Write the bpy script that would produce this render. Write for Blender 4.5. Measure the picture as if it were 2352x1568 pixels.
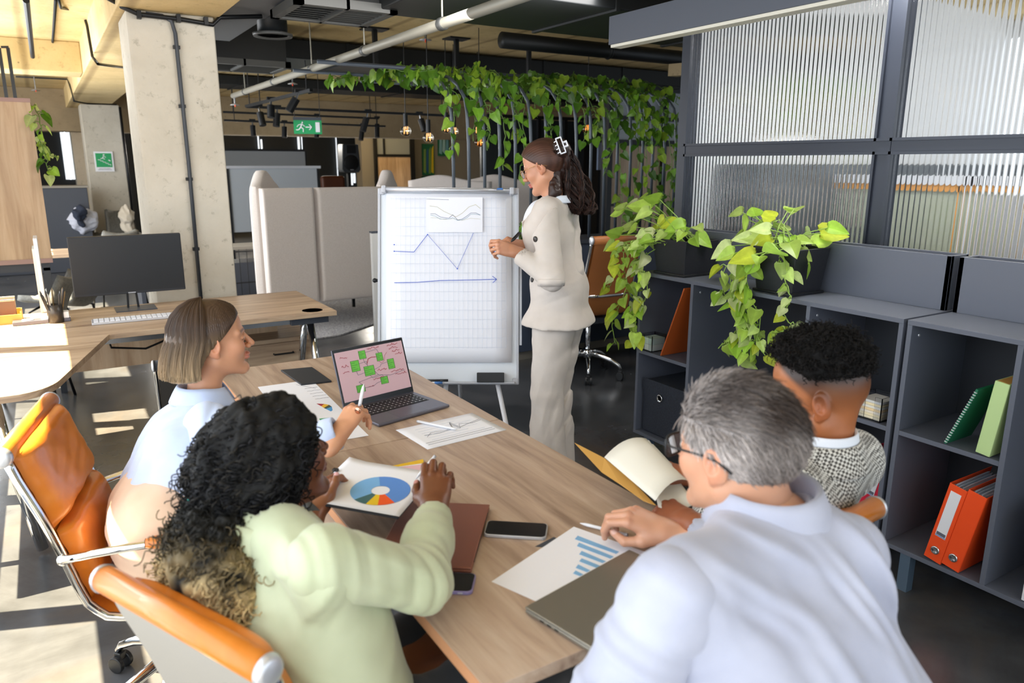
import bpy, bmesh, math, random
import numpy as np
from mathutils import Vector, Matrix, Euler
for o in list(bpy.data.objects): bpy.data.objects.remove(o)
S = bpy.context.scene
COL = S.collection
R = math.radians
# ---------------------------------------------------------------- camera, light, exposure
F, YAW, PIT, ROL, CH = 1710.0, R(31.75), R(13.42), R(0.1), 1.6
_fw = Vector((math.sin(YAW)*math.cos(PIT), math.cos(YAW)*math.cos(PIT), -math.sin(PIT)))
_rt = Vector((math.cos(YAW), -math.sin(YAW), 0)); _up = _rt.cross(_fw)
_r2 = _rt*math.cos(ROL)+_up*math.sin(ROL); _u2 = -_rt*math.sin(ROL)+_up*math.cos(ROL)
camd = bpy.data.cameras.new('camera'); cam = bpy.data.objects.new('camera', camd); COL.objects.link(cam)
cam.matrix_world = Matrix(((_r2.x, _u2.x, -_fw.x, 0), (_r2.y, _u2.y, -_fw.y, 0), (_r2.z, _u2.z, -_fw.z, CH), (0, 0, 0, 1)))
camd.sensor_width = 36; camd.lens = 36*F/2352; camd.clip_start = .05; camd.clip_end = 200
camd.dof.use_dof = True; camd.dof.focus_distance = 3.1; camd.dof.aperture_fstop = 3.5
S.camera = cam
S.view_settings.view_transform = 'Standard'; S.view_settings.look = 'None'
S.view_settings.exposure = 0.10; S.view_settings.gamma = 1.0; S.view_settings.use_curve_mapping = False
W = bpy.data.worlds.new('world'); S.world = W; W.use_nodes = True
W.node_tree.nodes['Background'].inputs[0].default_value = (.80, .90, 1.0, 1)
W.node_tree.nodes['Background'].inputs[1].default_value = 1.0
def light(name, kind, loc, energy, color=(1, 1, 1), rot=None, target=None, size=1, size_y=None, angle=None):
    d = bpy.data.lights.new(name, kind); d.energy = energy; d.color = color
    if kind == 'AREA':
        d.shape = 'RECTANGLE'; d.size = size; d.size_y = size_y or size
    if kind == 'POINT': d.shadow_soft_size = size
    if angle is not None: d.angle = angle
    o = bpy.data.objects.new(name, d); COL.objects.link(o); o.location = loc
    if target is not None: o.rotation_euler = (Vector(target)-Vector(loc)).to_track_quat('-Z', 'Y').to_euler()
    return o
SUN = Vector((1, -.38, -1.9))
light('sun_light', 'SUN', (-5, 3, 9), 46.0, (1.0, .84, .56), target=Vector((-5, 3, 9))+SUN, angle=R(.5))
light('daylight_left_windows', 'AREA', (-.70, 2.0, 1.5), 105, (.88, .94, 1), target=(5, 2.0, 1.2), size=5, size_y=2.2)
light('daylight_left_windows_far', 'AREA', (-.72, 8.4, 1.5), 190, (.93, .97, 1), target=(5, 8.4, 1.3), size=4, size_y=2.2)
light('daylight_rear_windows', 'AREA', (1.8, -1.35, 1.75), 36, (.86, .93, 1), target=(1.8, 5, 1.2), size=4.4, size_y=2.0)
light('daylight_meeting_room', 'AREA', (6.35, 1.5, 1.75), 52, (.9, .95, 1), target=(3, 1.8, 1.5), size=5, size_y=1.8)
light('daylight_far_hall', 'AREA', (4.6, 16.8, 2.4), 420, (1, .93, .82), target=(5, 14, 1.5), size=6, size_y=1)
light('daylight_far_left', 'AREA', (-3.3, 10.5, 1.6), 210, (.98, .98, 1), target=(4, 10.0, 1.6), size=6, size_y=2)
light('framed_board_fill_light', 'AREA', (3.5, 1.9, 2.7), 70, (1, .97, .93), target=(4.1, 1.9, 1.4), size=.25, size_y=1.8)  # added fill aimed at the framed board; no lamp is known here
light('sofa_fill_light', 'AREA', (2.1, 3.7, 2.45), 30, (1, .96, .92), target=(2.2, 7.4, .7), size=1.6, size_y=.3)  # added fill that lifts the sofa booth and background, not a real fixture
# ---------------------------------------------------------------- pixel -> place helpers (image 2352x1568)
def ray(x, y): return (_fw*F+_r2*(x-1176)-_u2*(y-784))/F
CC = Vector((0, 0, CH))
def Zp(x, y, z): d = ray(x, y); return CC+d*((z-CH)/d.z)
def Xp(x, y, X): d = ray(x, y); return CC+d*(X/d.x)
def Yp(x, y, Y): d = ray(x, y); return CC+d*(Y/d.y)
def Dp(x, y, t): return CC+ray(x, y)*t
# ---------------------------------------------------------------- materials
def lin(h):
    h = h.lstrip('#'); c = [int(h[i:i+2], 16)/255 for i in (0, 2, 4)]
    return tuple((v/12.92 if v <= .04045 else ((v+.055)/1.055)**2.4) for v in c)+(1,)
MAT = {}
class NT:
    def __init__(s, name):
        s.m = bpy.data.materials.new(name); s.m.use_nodes = True; s.t = s.m.node_tree; s.n = s.t.nodes
        s.b = s.n['Principled BSDF']; MAT[name] = s.m
    def node(s, k, **kw):
        n = s.n.new(k)
        for a, v in kw.items():
            if a in n.inputs: n.inputs[a].default_value = v
            else: setattr(n, a, v)
        return n
    def link(s, a, b): s.t.links.new(a, b)
    def coords(s, scale=(1, 1, 1), rot=(0, 0, 0), kind='Object'):
        tc = s.node('ShaderNodeTexCoord'); mp = s.node('ShaderNodeMapping')
        mp.inputs['Scale'].default_value = scale; mp.inputs['Rotation'].default_value = rot
        s.link(tc.outputs[kind], mp.inputs[0]); return mp.outputs[0]
    def noise(s, vec, scale=5, detail=4, rough=.5, dist=0):
        n = s.node('ShaderNodeTexNoise'); n.inputs['Scale'].default_value = scale; n.inputs['Detail'].default_value = detail
        n.inputs['Roughness'].default_value = rough; n.inputs['Distortion'].default_value = dist
        s.link(vec, n.inputs['Vector']); return n.outputs['Fac']
    def ramp(s, fac, stops):
        n = s.node('ShaderNodeValToRGB'); e = n.color_ramp.elements
        e[0].position, e[0].color = stops[0][0], lin(stops[0][1]); e[1].position, e[1].color = stops[-1][0], lin(stops[-1][1])
        for p, c in stops[1:-1]:
            x = e.new(p); x.color = lin(c)
        s.link(fac, n.inputs[0]); return n.outputs[0]
    def mix(s, fac, a, b, mode='MIX'):
        n = s.node('ShaderNodeMix', data_type='RGBA', blend_type=mode)
        if isinstance(fac, float) or isinstance(fac, int): n.inputs[0].default_value = fac
        else: s.link(fac, n.inputs[0])
        for i, v in ((6, a), (7, b)):
            if isinstance(v, tuple): n.inputs[i].default_value = v
            else: s.link(v, n.inputs[i])
        return n.outputs[2]
    def bump(s, h, strength=.3, dist=.01):
        n = s.node('ShaderNodeBump'); n.inputs['Strength'].default_value = strength; n.inputs['Distance'].default_value = dist
        s.link(h, n.inputs['Height']); s.link(n.outputs[0], s.b.inputs['Normal'])
    def base(s, c): s.link(c, s.b.inputs['Base Color'])
    def set(s, **k):
        names = dict(rough='Roughness', metal='Metallic', spec='Specular IOR Level', trans='Transmission Weight', ior='IOR',
                     coat='Coat Weight', sheen='Sheen Weight', alpha='Alpha', sss='Subsurface Weight', emit='Emission Strength')
        for a, v in k.items(): s.b.inputs[names[a]].default_value = v
def P(name, c, rough=.5, metal=0, **k):
    if name in MAT: return MAT[name]
    t = NT(name); t.b.inputs['Base Color'].default_value = lin(c); t.set(rough=rough, metal=metal, **k)
    return t.m
def P_noise(name, c1, c2, scale=8, rough=.6, bump=.15, metal=0, stretch=(1, 1, 1), dist=.01, **k):
    t = NT(name); v = t.coords(stretch); f = t.noise(v, scale, 6, .6)
    t.base(t.ramp(f, [(.35, c1), (.65, c2)])); t.set(rough=rough, metal=metal, **k)
    if bump: t.bump(f, bump, dist)
    return t.m
def P_wood(name, c1, c2, c3, axis='Y', scale=1.0, rough=.42, bands=None):
    t = NT(name)
    st = {'Y': (14, 1.1, 14), 'X': (1.1, 14, 14), 'Z': (14, 14, 1.1)}[axis]
    v = t.coords(tuple(a*scale for a in st)); f = t.noise(v, 1.6, 8, .62, .6)
    v2 = t.coords(tuple(a*scale*.22 for a in st)); f2 = t.noise(v2, 1.7, 3, .5, .4)
    a = t.ramp(f, [(.3, c1), (.5, c2), (.72, c3)]); b = t.ramp(f2, [(.35, '#b9aea2'), (.65, '#ffffff')])
    t.base(t.mix(.55, a, b, 'MULTIPLY')); t.set(rough=rough); t.bump(f, .06, .004)
    return t.m
def attr_mat(name, attr='Col', rough=.5, bump=0, bscale=200, **k):
    t = NT(name); a = t.node('ShaderNodeAttribute'); a.attribute_name = attr; t.base(a.outputs['Color']); t.set(rough=rough, **k)
    if bump:
        v = t.coords(); f = t.noise(v, bscale, 3); t.bump(f, bump, .001)
    return t.m
# ---------------------------------------------------------------- mesh builder
class MB:
    def __init__(s): s.v = []; s.f = []; s.mi = []; s.cur = 0
    def add(s, vs, fs):
        b = len(s.v); s.v += [tuple(x) for x in vs]; s.f += [tuple(i+b for i in f) for f in fs]; s.mi += [s.cur]*len(fs); return s
    def box(s, c, d, rot=None):
        hx, hy, hz = d[0]/2, d[1]/2, d[2]/2
        vs = [Vector((x, y, z)) for z in (-hz, hz) for y in (-hy, hy) for x in (-hx, hx)]
        if rot is not None:
            m = rot if isinstance(rot, Matrix) else Euler(rot).to_matrix()
            vs = [m @ v for v in vs]
        c = Vector(c); vs = [v+c for v in vs]
        return s.add(vs, [(0, 2, 3, 1), (4, 5, 7, 6), (0, 1, 5, 4), (2, 6, 7, 3), (0, 4, 6, 2), (1, 3, 7, 5)])
    def bb(s, x0, x1, y0, y1, z0, z1): return s.box(((x0+x1)/2, (y0+y1)/2, (z0+z1)/2), (abs(x1-x0), abs(y1-y0), abs(z1-z0)))
    def bar(s, p, q, w, h, up=(0, 0, 1)):
        p = Vector(p); q = Vector(q); d = (q-p); L = d.length; d.normalize(); u = Vector(up)
        if abs(d.dot(u)) > .99: u = Vector((1, 0, 0))
        sd = d.cross(u).normalized(); u = sd.cross(d)
        m = Matrix((sd, d, u)).transposed()
        return s.box((p+q)/2, (w, L, h), m)
    def tube(s, pts, r, n=10, closed=False, cap=True):
        pts = [Vector(p) for p in pts]; k = len(pts); rs = r if isinstance(r, (list, tuple)) else [r]*k
        T = []
        for i in range(k):
            a = pts[(i-1) % k] if (closed or i > 0) else pts[i]; b = pts[(i+1) % k] if (closed or i < k-1) else pts[i]
            T.append((b-a).normalized() if (b-a).length > 1e-9 else Vector((0, 0, 1)))
        u = T[0].orthogonal().normalized(); vs = []; fs = []
        for i in range(k):
            u = (u-T[i]*u.dot(T[i])); u = u.normalized() if u.length > 1e-6 else T[i].orthogonal().normalized()
            w = T[i].cross(u)
            for j in range(n):
                a = 2*math.pi*j/n; vs.append(pts[i]+(u*math.cos(a)+w*math.sin(a))*rs[i])
        m = k if closed else k-1
        for i in range(m):
            for j in range(n):
                a = i*n+j; b = i*n+(j+1) % n; c = ((i+1) % k)*n+(j+1) % n; d = ((i+1) % k)*n+j; fs.append((a, b, c, d))
        if cap and not closed: fs.append(tuple(range(n-1, -1, -1))); fs.append(tuple((k-1)*n+j for j in range(n)))
        return s.add(vs, fs)
    def lathe(s, prof, c=(0, 0, 0), n=24, m=None):
        c = Vector(c); vs = []; fs = []
        for r, z in prof:
            for j in range(n):
                a = 2*math.pi*j/n; v = Vector((r*math.cos(a), r*math.sin(a), z)); vs.append((m @ v if m else v)+c)
        for i in range(len(prof)-1):
            for j in range(n): fs.append((i*n+j, i*n+(j+1) % n, (i+1)*n+(j+1) % n, (i+1)*n+j))
        if prof[0][0] > 1e-6: fs.append(tuple(range(n-1, -1, -1)))
        if prof[-1][0] > 1e-6: fs.append(tuple((len(prof)-1)*n+j for j in range(n)))
        return s.add(vs, fs)
    def cyl(s, p, q, r, n=16): return s.tube([p, q], r, n)
    def sph(s, c, r, n=14, m=8):
        r = r if isinstance(r, (tuple, list)) else (r, r, r); vs = []; fs = []
        for i in range(m+1):
            t = math.pi*i/m
            for j in range(n):
                a = 2*math.pi*j/n; vs.append((c[0]+r[0]*math.sin(t)*math.cos(a), c[1]+r[1]*math.sin(t)*math.sin(a), c[2]+r[2]*math.cos(t)))
        for i in range(m):
            for j in range(n): fs.append((i*n+j, (i+1)*n+j, (i+1)*n+(j+1) % n, i*n+(j+1) % n))
        return s.add(vs, fs)
    def quad(s, a, b, c, d): return s.add([a, b, c, d], [(0, 1, 2, 3)])
    def prism(s, poly, z0, z1, fn=None):
        n = len(poly); vs = [(x, y, z0) for x, y in poly]+[(x, y, z1) for x, y in poly]
        if fn: vs = [fn(Vector(v)) for v in vs]
        fs = [tuple(range(n-1, -1, -1)), tuple(range(n, 2*n))]+[(i, (i+1) % n, n+(i+1) % n, n+i) for i in range(n)]
        return s.add(vs, fs)
    def grid(s, fn, nu, nv, close_u=False):
        vs = [fn(i/(nu-1) if not close_u else i/nu, j/(nv-1)) for j in range(nv) for i in range(nu)]; fs = []
        for j in range(nv-1):
            for i in range(nu if close_u else nu-1): fs.append((j*nu+i, j*nu+(i+1) % nu, (j+1)*nu+(i+1) % nu, (j+1)*nu+i))
        return s.add(vs, fs)
    def build(s, name, mat, parent=None, loc=None, rot=None, smooth=False, bevel=0, seg=2, solid=0, sub=0, xf=None, angle=None):
        me = bpy.data.meshes.new(name); vs = s.v
        if xf is not None: vs = [tuple(xf @ Vector(v)) for v in vs]
        me.from_pydata(vs, [], s.f); me.validate(clean_customdata=False)
        for m in (mat if isinstance(mat, (list, tuple)) else [mat]): me.materials.append(m)
        if len(me.polygons) == len(s.mi): me.polygons.foreach_set('material_index', s.mi)
        if smooth: me.polygons.foreach_set('use_smooth', [True]*len(me.polygons))
        me.update()
        o = bpy.data.objects.new(name, me); COL.objects.link(o)
        if loc is not None: o.location = loc
        if rot is not None: o.rotation_euler = rot
        if parent is not None: o.parent = parent
        if solid:
            m = o.modifiers.new('solid', 'SOLIDIFY'); m.thickness = solid; m.offset = 0
        if bevel:
            m = o.modifiers.new('bevel', 'BEVEL'); m.width = bevel; m.segments = seg; m.limit_method = 'ANGLE'; m.angle_limit = R(40)
            if smooth or True: me.polygons.foreach_set('use_smooth', [True]*len(me.polygons)); m.harden_normals = True
        if sub:
            m = o.modifiers.new('sub', 'SUBSURF'); m.levels = sub; m.render_levels = sub
        if angle:
            for e in me.edges: pass
        return o
def tag(o, label, cat, group=None, kind=None):
    o['label'] = label; o['category'] = cat
    if group: o['group'] = group
    if kind: o['kind'] = kind
    return o
def thing(name, label, cat, loc=(0, 0, 0), rz=0, group=None):
    o = bpy.data.objects.new(name, None); COL.objects.link(o); o.location = loc; o.rotation_euler = (0, 0, rz); o.empty_display_size = .1
    return tag(o, label, cat, group)
def struct(o): o['kind'] = 'structure'; return o
def copy_tree(o, parent=None):
    c = o.copy(); COL.objects.link(c)
    if parent: c.parent = parent
    for ch in list(o.children): copy_tree(ch, c)
    return c
def origin(o, c):
    """move the object's origin to c without moving its mesh"""
    c = Vector(c); o.data.transform(Matrix.Translation(-c)); o.location = c; return o
# ---------------------------------------------------------------- signed-distance modelling
def smin(a, b, k):
    h = np.clip(.5+.5*(b-a)/k, 0, 1); return b+(a-b)*h-k*h*(1-h)
def smax(a, b, k): return -smin(-a, -b, k)
def V3(p): return np.array(tuple(p), float)
def d_cap(Pn, a, b, ra, rb, sq=None):
    a = V3(a); b = V3(b); q = Pn
    if sq is not None:
        n, fct = V3(sq[0]), sq[1]; n = n/np.linalg.norm(n)
        q = q+np.outer((q-a) @ n*(fct-1), n); b = b+n*((b-a) @ n)*(fct-1)
    ba = b-a; pa = q-a; t = np.clip(pa @ ba/max(ba @ ba, 1e-12), 0, 1)
    d = np.linalg.norm(pa-t[:, None]*ba, axis=1)-(ra+(rb-ra)*t)
    return d
def d_ell(Pn, c, r, M=None):
    q = Pn-V3(c)
    if M is not None: q = q @ M
    r = np.array(r, float); k0 = np.linalg.norm(q/r, axis=1); k1 = np.linalg.norm(q/(r*r), axis=1)+1e-9
    return k0*(k0-1)/k1
def wob(Pn, f, seed=0, n=5):
    rs = np.random.RandomState(seed); o = np.zeros(len(Pn))
    for i in range(n):
        d = rs.normal(size=3); d /= np.linalg.norm(d); d2 = rs.normal(size=3); d2 /= np.linalg.norm(d2)
        o += np.sin(Pn @ d*f*(1+.35*i)+rs.rand()*6.3+1.3*np.sin(Pn @ d2*f*.6+rs.rand()*6.3))
    return o/n
def surf(f, lo, hi, h, B=8):
    """surface nets on the sparse cells near the zero set; returns verts, quads"""
    lo = np.array(lo, float); hi = np.array(hi, float); H = h*B
    n = np.ceil((hi-lo)/H).astype(int)
    g = np.stack(np.meshgrid(*[np.arange(k) for k in n], indexing='ij'), -1).reshape(-1, 3)
    c = lo+(g+.5)*H; d = f(c); g = g[np.abs(d) < H*.87*1.5+.012]
    off = np.stack(np.meshgrid(*[np.arange(B)]*3, indexing='ij'), -1).reshape(-1, 3)
    B2 = 2
    offs = np.stack(np.meshgrid(*[np.arange(B//B2)]*3, indexing='ij'), -1).reshape(-1, 3)*B2
    cells = (g[:, None, :]*B+offs[None]).reshape(-1, 3)
    d = f(lo+(cells+B2/2)*h); cells = cells[np.abs(d) < h*B2*.87*1.6+.006]
    off = np.stack(np.meshgrid(*[np.arange(B2)]*3, indexing='ij'), -1).reshape(-1, 3)
    cells = (cells[:, None, :]+off[None]).reshape(-1, 3)
    N = (n*B+3).astype(np.int64)
    key = lambda a: (a[:, 0].astype(np.int64)*N[1]+a[:, 1])*N[2]+a[:, 2]
    co = np.stack(np.meshgrid([0, 1], [0, 1], [0, 1], indexing='ij'), -1).reshape(-1, 3)
    ck = np.stack([key(cells+o) for o in co], 1)
    uk, inv = np.unique(ck.ravel(), return_inverse=True)
    x = uk//(N[1]*N[2]); y = (uk//N[2]) % N[1]; z = uk % N[2]; cp = np.stack([x, y, z], 1)
    val = f(lo+cp*h); inv = inv.reshape(ck.shape); cv = val[inv]
    neg = cv < 0; act = neg.any(1) & (~neg).any(1)
    cells = cells[act]; cv = cv[act]
    E = [(0, 1), (2, 3), (4, 5), (6, 7), (0, 2), (1, 3), (4, 6), (5, 7), (0, 4), (1, 5), (2, 6), (3, 7)]
    acc = np.zeros((len(cells), 3)); cnt = np.zeros(len(cells))
    for a, b in E:
        va, vb = cv[:, a], cv[:, b]; m = (va < 0) != (vb < 0); t = np.where(m, va/np.where(m, va-vb, 1), 0)
        p = co[a]+t[:, None]*(co[b]-co[a]); acc += p*m[:, None]; cnt += m
    verts = lo+(cells+acc/cnt[:, None])*h
    k = key(cells); order = np.argsort(k); ks = k[order]
    def find(c):
        q = key(c); i = np.clip(np.searchsorted(ks, q), 0, len(ks)-1); ok = ks[i] == q; return np.where(ok, order[i], -1)
    quads = []
    for ax, (a, b) in enumerate([(0, 4), (0, 2), (0, 1)]):
        m = (cv[:, a] < 0) != (cv[:, b] < 0); c = cells[m]; s = cv[m, a] < 0
        u = np.zeros(3, int); v = np.zeros(3, int); u[(ax+1) % 3] = 1; v[(ax+2) % 3] = 1
        q = np.stack([find(c), find(c-u), find(c-u-v), find(c-v)], 1); ok = (q >= 0).all(1); q = q[ok]; s = s[ok]
        q[~s] = q[~s][:, ::-1]; quads.append(q)
    return verts, np.concatenate(quads)
def np_mesh(name, verts, faces, mat, parent=None, smooth=True, colors=None, mi=None):
    me = bpy.data.meshes.new(name); me.vertices.add(len(verts)); me.vertices.foreach_set('co', np.asarray(verts, np.float32).ravel())
    faces = np.asarray(faces); k = faces.shape[1]
    me.loops.add(faces.size); me.loops.foreach_set('vertex_index', faces.ravel().astype(np.int32))
    me.polygons.add(len(faces)); me.polygons.foreach_set('loop_start', np.arange(0, faces.size, k, dtype=np.int32))
    try: me.polygons.foreach_set('loop_total', np.full(len(faces), k, dtype=np.int32))
    except Exception: pass
    for m in (mat if isinstance(mat, (list, tuple)) else [mat]): me.materials.append(m)
    if mi is not None: me.polygons.foreach_set('material_index', np.asarray(mi, np.int32))
    me.polygons.foreach_set('use_smooth', np.full(len(faces), smooth))
    if colors is not None:
        ca = me.color_attributes.new('Col', 'FLOAT_COLOR', 'POINT'); c = np.ones((len(verts), 4), np.float32); c[:, :3] = colors
        ca.data.foreach_set('color', c.ravel())
    me.update(calc_edges=True); me.validate(clean_customdata=False)
    o = bpy.data.objects.new(name, me); COL.objects.link(o)
    if parent is not None: o.parent = parent
    return o
def join_vf(parts):
    V = []; Fs = []; Cs = []; b = 0
    for p in parts:
        V.append(p[0]); Fs.append(p[1]+b); b += len(p[0])
        if len(p) > 2: Cs.append(p[2])
    return np.concatenate(V), np.concatenate(Fs), (np.concatenate(Cs) if Cs else None)
def strands(paths, r0, r1, tint, n=3):
    """paths (N,K,3) -> tapered n-sided tubes; tint (N,3) colours"""
    Np, K, _ = paths.shape; T = np.gradient(paths, axis=1); T /= np.linalg.norm(T, axis=2, keepdims=True)+1e-9
    A = np.zeros_like(T); a0 = np.cross(T[:, 0], np.where(np.abs(T[:, 0, 2:3]) > .8, np.array([1., 0, 0]), np.array([0, 0, 1.])))
    for i in range(K):
        a0 = a0-T[:, i]*(a0*T[:, i]).sum(1, keepdims=True); a0 /= np.linalg.norm(a0, axis=1, keepdims=True)+1e-9; A[:, i] = a0
    Bn = np.cross(T, A)
    t = np.linspace(0, 1, K)[None, :, None]; rr = (r0+(r1-r0)*t)
    vs = []
    for j in range(n):
        a = 2*math.pi*j/n; vs.append(paths+(A*math.cos(a)+Bn*math.sin(a))*rr)
    V = np.stack(vs, 2).reshape(-1, 3)
    base = (np.arange(Np)[:, None]*K+np.arange(K-1)[None])*n; Fs = []
    for j in range(n):
        j2 = (j+1) % n; Fs.append(np.stack([base+j, base+j2, base+n+j2, base+n+j], -1).reshape(-1, 4))
    C = np.repeat(np.repeat(tint[:, None, :], K, 1)[:, :, None, :], n, 2).reshape(-1, 3)
    return V, np.concatenate(Fs), C
# ================================================================ materials of the place
P_wood('oak', '#8f7763', '#b39a80', '#c8b296', 'X')
P_wood('oak_y', '#927a68', '#bba38e', '#d3c1ad', 'Y', .8)
P_wood('oak_z', '#b99b7c', '#cfb393', '#dcc4a6', 'Z')
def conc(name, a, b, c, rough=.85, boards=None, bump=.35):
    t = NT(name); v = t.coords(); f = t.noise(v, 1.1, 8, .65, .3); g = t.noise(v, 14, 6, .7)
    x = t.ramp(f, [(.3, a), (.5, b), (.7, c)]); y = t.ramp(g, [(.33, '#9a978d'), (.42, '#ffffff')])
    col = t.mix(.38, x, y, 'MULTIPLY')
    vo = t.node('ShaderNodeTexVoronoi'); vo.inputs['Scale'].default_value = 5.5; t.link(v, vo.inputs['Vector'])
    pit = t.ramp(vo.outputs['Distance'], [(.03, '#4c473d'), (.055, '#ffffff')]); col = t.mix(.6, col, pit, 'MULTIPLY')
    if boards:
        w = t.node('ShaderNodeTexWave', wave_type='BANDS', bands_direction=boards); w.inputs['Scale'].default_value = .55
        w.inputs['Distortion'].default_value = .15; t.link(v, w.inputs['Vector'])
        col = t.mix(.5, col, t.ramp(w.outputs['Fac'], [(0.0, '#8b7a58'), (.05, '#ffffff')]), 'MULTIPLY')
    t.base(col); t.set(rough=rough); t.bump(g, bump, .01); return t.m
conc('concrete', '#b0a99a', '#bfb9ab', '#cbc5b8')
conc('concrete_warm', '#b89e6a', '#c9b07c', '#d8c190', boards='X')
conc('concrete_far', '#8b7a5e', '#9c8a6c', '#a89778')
def floor_mat():
    t = NT('polished_floor'); v = t.coords(); f = t.noise(v, .9, 8, .62, .8); g = t.noise(v, 5, 6, .6)
    c = t.ramp(f, [(.3, '#36383a'), (.5, '#505256'), (.62, '#5a5551'), (.75, '#6b6865')])
    t.base(t.mix(.35, c, t.ramp(g, [(.3, '#7a7a7a'), (.7, '#ffffff')]), 'MULTIPLY')); t.set(rough=.16, spec=.6)
    r = t.node('ShaderNodeMapRange'); r.inputs[3].default_value = .12; r.inputs[4].default_value = .34; t.link(g, r.inputs[0]); t.link(r.outputs[0], t.b.inputs['Roughness'])
floor_mat()
P_noise('rug', '#77787c', '#b4b4b8', 60, .95, .6)
P('black_metal', '#17191c', .45, .3); P('duct_black', '#0f1113', .55, .2); P('charcoal', '#3a3f49', .5)
P('chrome', '#d8dadd', .08, 1); P('steel', '#9da0a4', .25, 1); P('alu', '#c6c9d0', .35, .6); P('dark_plastic', '#15171a', .4)
P('shelf_grey', '#5d626f', .45); P('shelf_inner', '#3c4657', .5); P('shelf_back', '#20242c', .55)
P('white_plastic', '#e6e8ee', .35); P('paper', '#eceef6', .7); P('paper_warm', '#e9e7dc', .75); P('gloss_white', '#dde3ea', .18)
P('pipe_grey', '#8b887d', .5, .2); P('frame_dark', '#2c313c', .4, .2); P('grey_plastic', '#b9bcc4', .35)
P('wall_dark', '#1d2226', .7); P('wall_grey', '#8f8a80', .8); P('wall_white', '#d8dadd', .8)
P('screen_black', '#0b0d10', .22); P('monitor_black', '#22252b', .5); P('blue_ink', '#2f55c4', .6); P('grid_ink', '#ccd5e4', .8); P('grey_ink', '#5e6270', .7)
P('green_box', '#6cc64c', .6); P('red_ink', '#a21f33', .6); P('screen_pink', '#b9999f', .4)
P('orange_binder', '#f0501f', .35); P('red_binder', '#d3213f', .35); P('green_book', '#b9d493', .6); P('dark_green', '#17694b', .5)
P('blue_plastic', '#3f74b8', .3); P('tan_board', '#b0521c', .6); P('kraft', '#c99a4e', .7); P('rose_laptop', '#8e5a49', .38, .35)
P('grey_laptop', '#8a857b', .34, .55); P('space_grey', '#6a6a76', .35, .6); P('lilac', '#8d83b3', .3, .2); P('sage_paper', '#c7d4b8', .7)
P('teal', '#2fb3a1', .5); P('sticker_blue', '#5e9fc9', .5)
def leather():
    t = NT('orange_leather'); v = t.coords(); f = t.noise(v, 2.6, 5, .6, .4); g = t.noise(v, 90, 4, .6)
    t.base(t.ramp(f, [(.3, '#b45f14'), (.5, '#cd7622'), (.7, '#db8a38')])); t.set(rough=.33, coat=.15); t.bump(g, .12, .002)
leather()
P('tan_leather', '#b9743f', .42); P('back_mesh', '#8f8b84', .6); P_noise('sofa_fabric', '#cbc2bc', '#d6cec9', 150, .95, .25, dist=.002, sheen=.3)
P_noise('grey_shell', '#55544f', '#6b6a64', 40, .8, .2); P_noise('bin_fabric', '#232833', '#2d3340', 120, .8, .3)
P_noise('soil', '#2a211a', '#4a3c2c', 60, .95, .8)
def glass(name, c='#ffffff', rough=0.0, ior=1.45):
    t = NT(name); t.b.inputs['Base Color'].default_value = lin(c); t.set(rough=rough, trans=1, ior=ior); return t.m
glass('clear_glass'); glass('clear_plastic', '#f4f6fa', .05, 1.3); glass('smoke_plastic', '#8f939a', .1, 1.2)
def ribbed():
    t = NT('ribbed_glass'); v = t.coords(); w = t.node('ShaderNodeTexWave', wave_type='BANDS', bands_direction='Y', wave_profile='SIN')
    w.inputs['Scale'].default_value = 13.5; t.link(v, w.inputs['Vector']); t.bump(w.outputs['Fac'], .6, .006)
    t.b.inputs['Base Color'].default_value = lin('#f2f5f7'); t.set(rough=.07, trans=1, ior=1.22)
ribbed()
def rattan():
    t = NT('black_rattan'); v = t.coords(); b = t.node('ShaderNodeTexBrick'); b.inputs['Scale'].default_value = 40
    mp = t.coords((1, 1, 1), (R(90), 0, 0)); t.link(mp, b.inputs['Vector']); t.bump(b.outputs['Fac'], .5, .004)
    t.b.inputs['Base Color'].default_value = lin('#1b1d24'); t.set(rough=.55)
rattan()
# ================================================================ shell of the room
ZC, ZB = 2.8, 2.5
floor = struct(MB().bb(-.9, 13, -1.5, 24, -.1, 0).bb(-7, -.9, 10.5, 24, -.1, 0).build('floor', MAT['polished_floor']))
ceiling = struct(MB().bb(-.9, 13, -1.5, 24, ZC, ZC+.2).bb(-7, -.9, 10.5, 24, ZC, ZC+.2).build('ceiling', MAT['concrete_warm']))
# left wall: sill, head and big glazed openings with bars
wl = MB(); wl.bb(-.95, -.75, -1.5, 10.5, 0, .12); wl.bb(-.95, -.75, -1.5, 10.5, 2.72, ZC)
struct(wl.build('wall_left', MAT['wall_white']))
k = 1
for i in range(-4, 5):
    y0 = 4.31+1.16*i; fr = MB()
    fr.bb(-.80, -.74, y0-.055, y0+.055, .12, 2.72)
    y1 = min(y0+1.16, 10.5)
    for (a, b) in ((.12, .18), (.62, .80), (1.45, 1.62), (2.27, 2.44)): fr.bb(-.79, -.75, y0+.055, y1-.055, a, b)
    struct(fr.build('window_%d' % k, MAT['black_metal'])); k += 1
# rear wall behind the camera with its windows
wr = MB(); wr.bb(-.9, 6.7, -1.7, -1.5, 0, .6); wr.bb(-.9, 6.7, -1.7, -1.5, 2.65, ZC)
for x in (-.9, .9, 2.7, 4.5): wr.bb(x, x+.25, -1.7, -1.5, .6, 2.65)
struct(wr.build('wall_rear', MAT['wall_white']))
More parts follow.
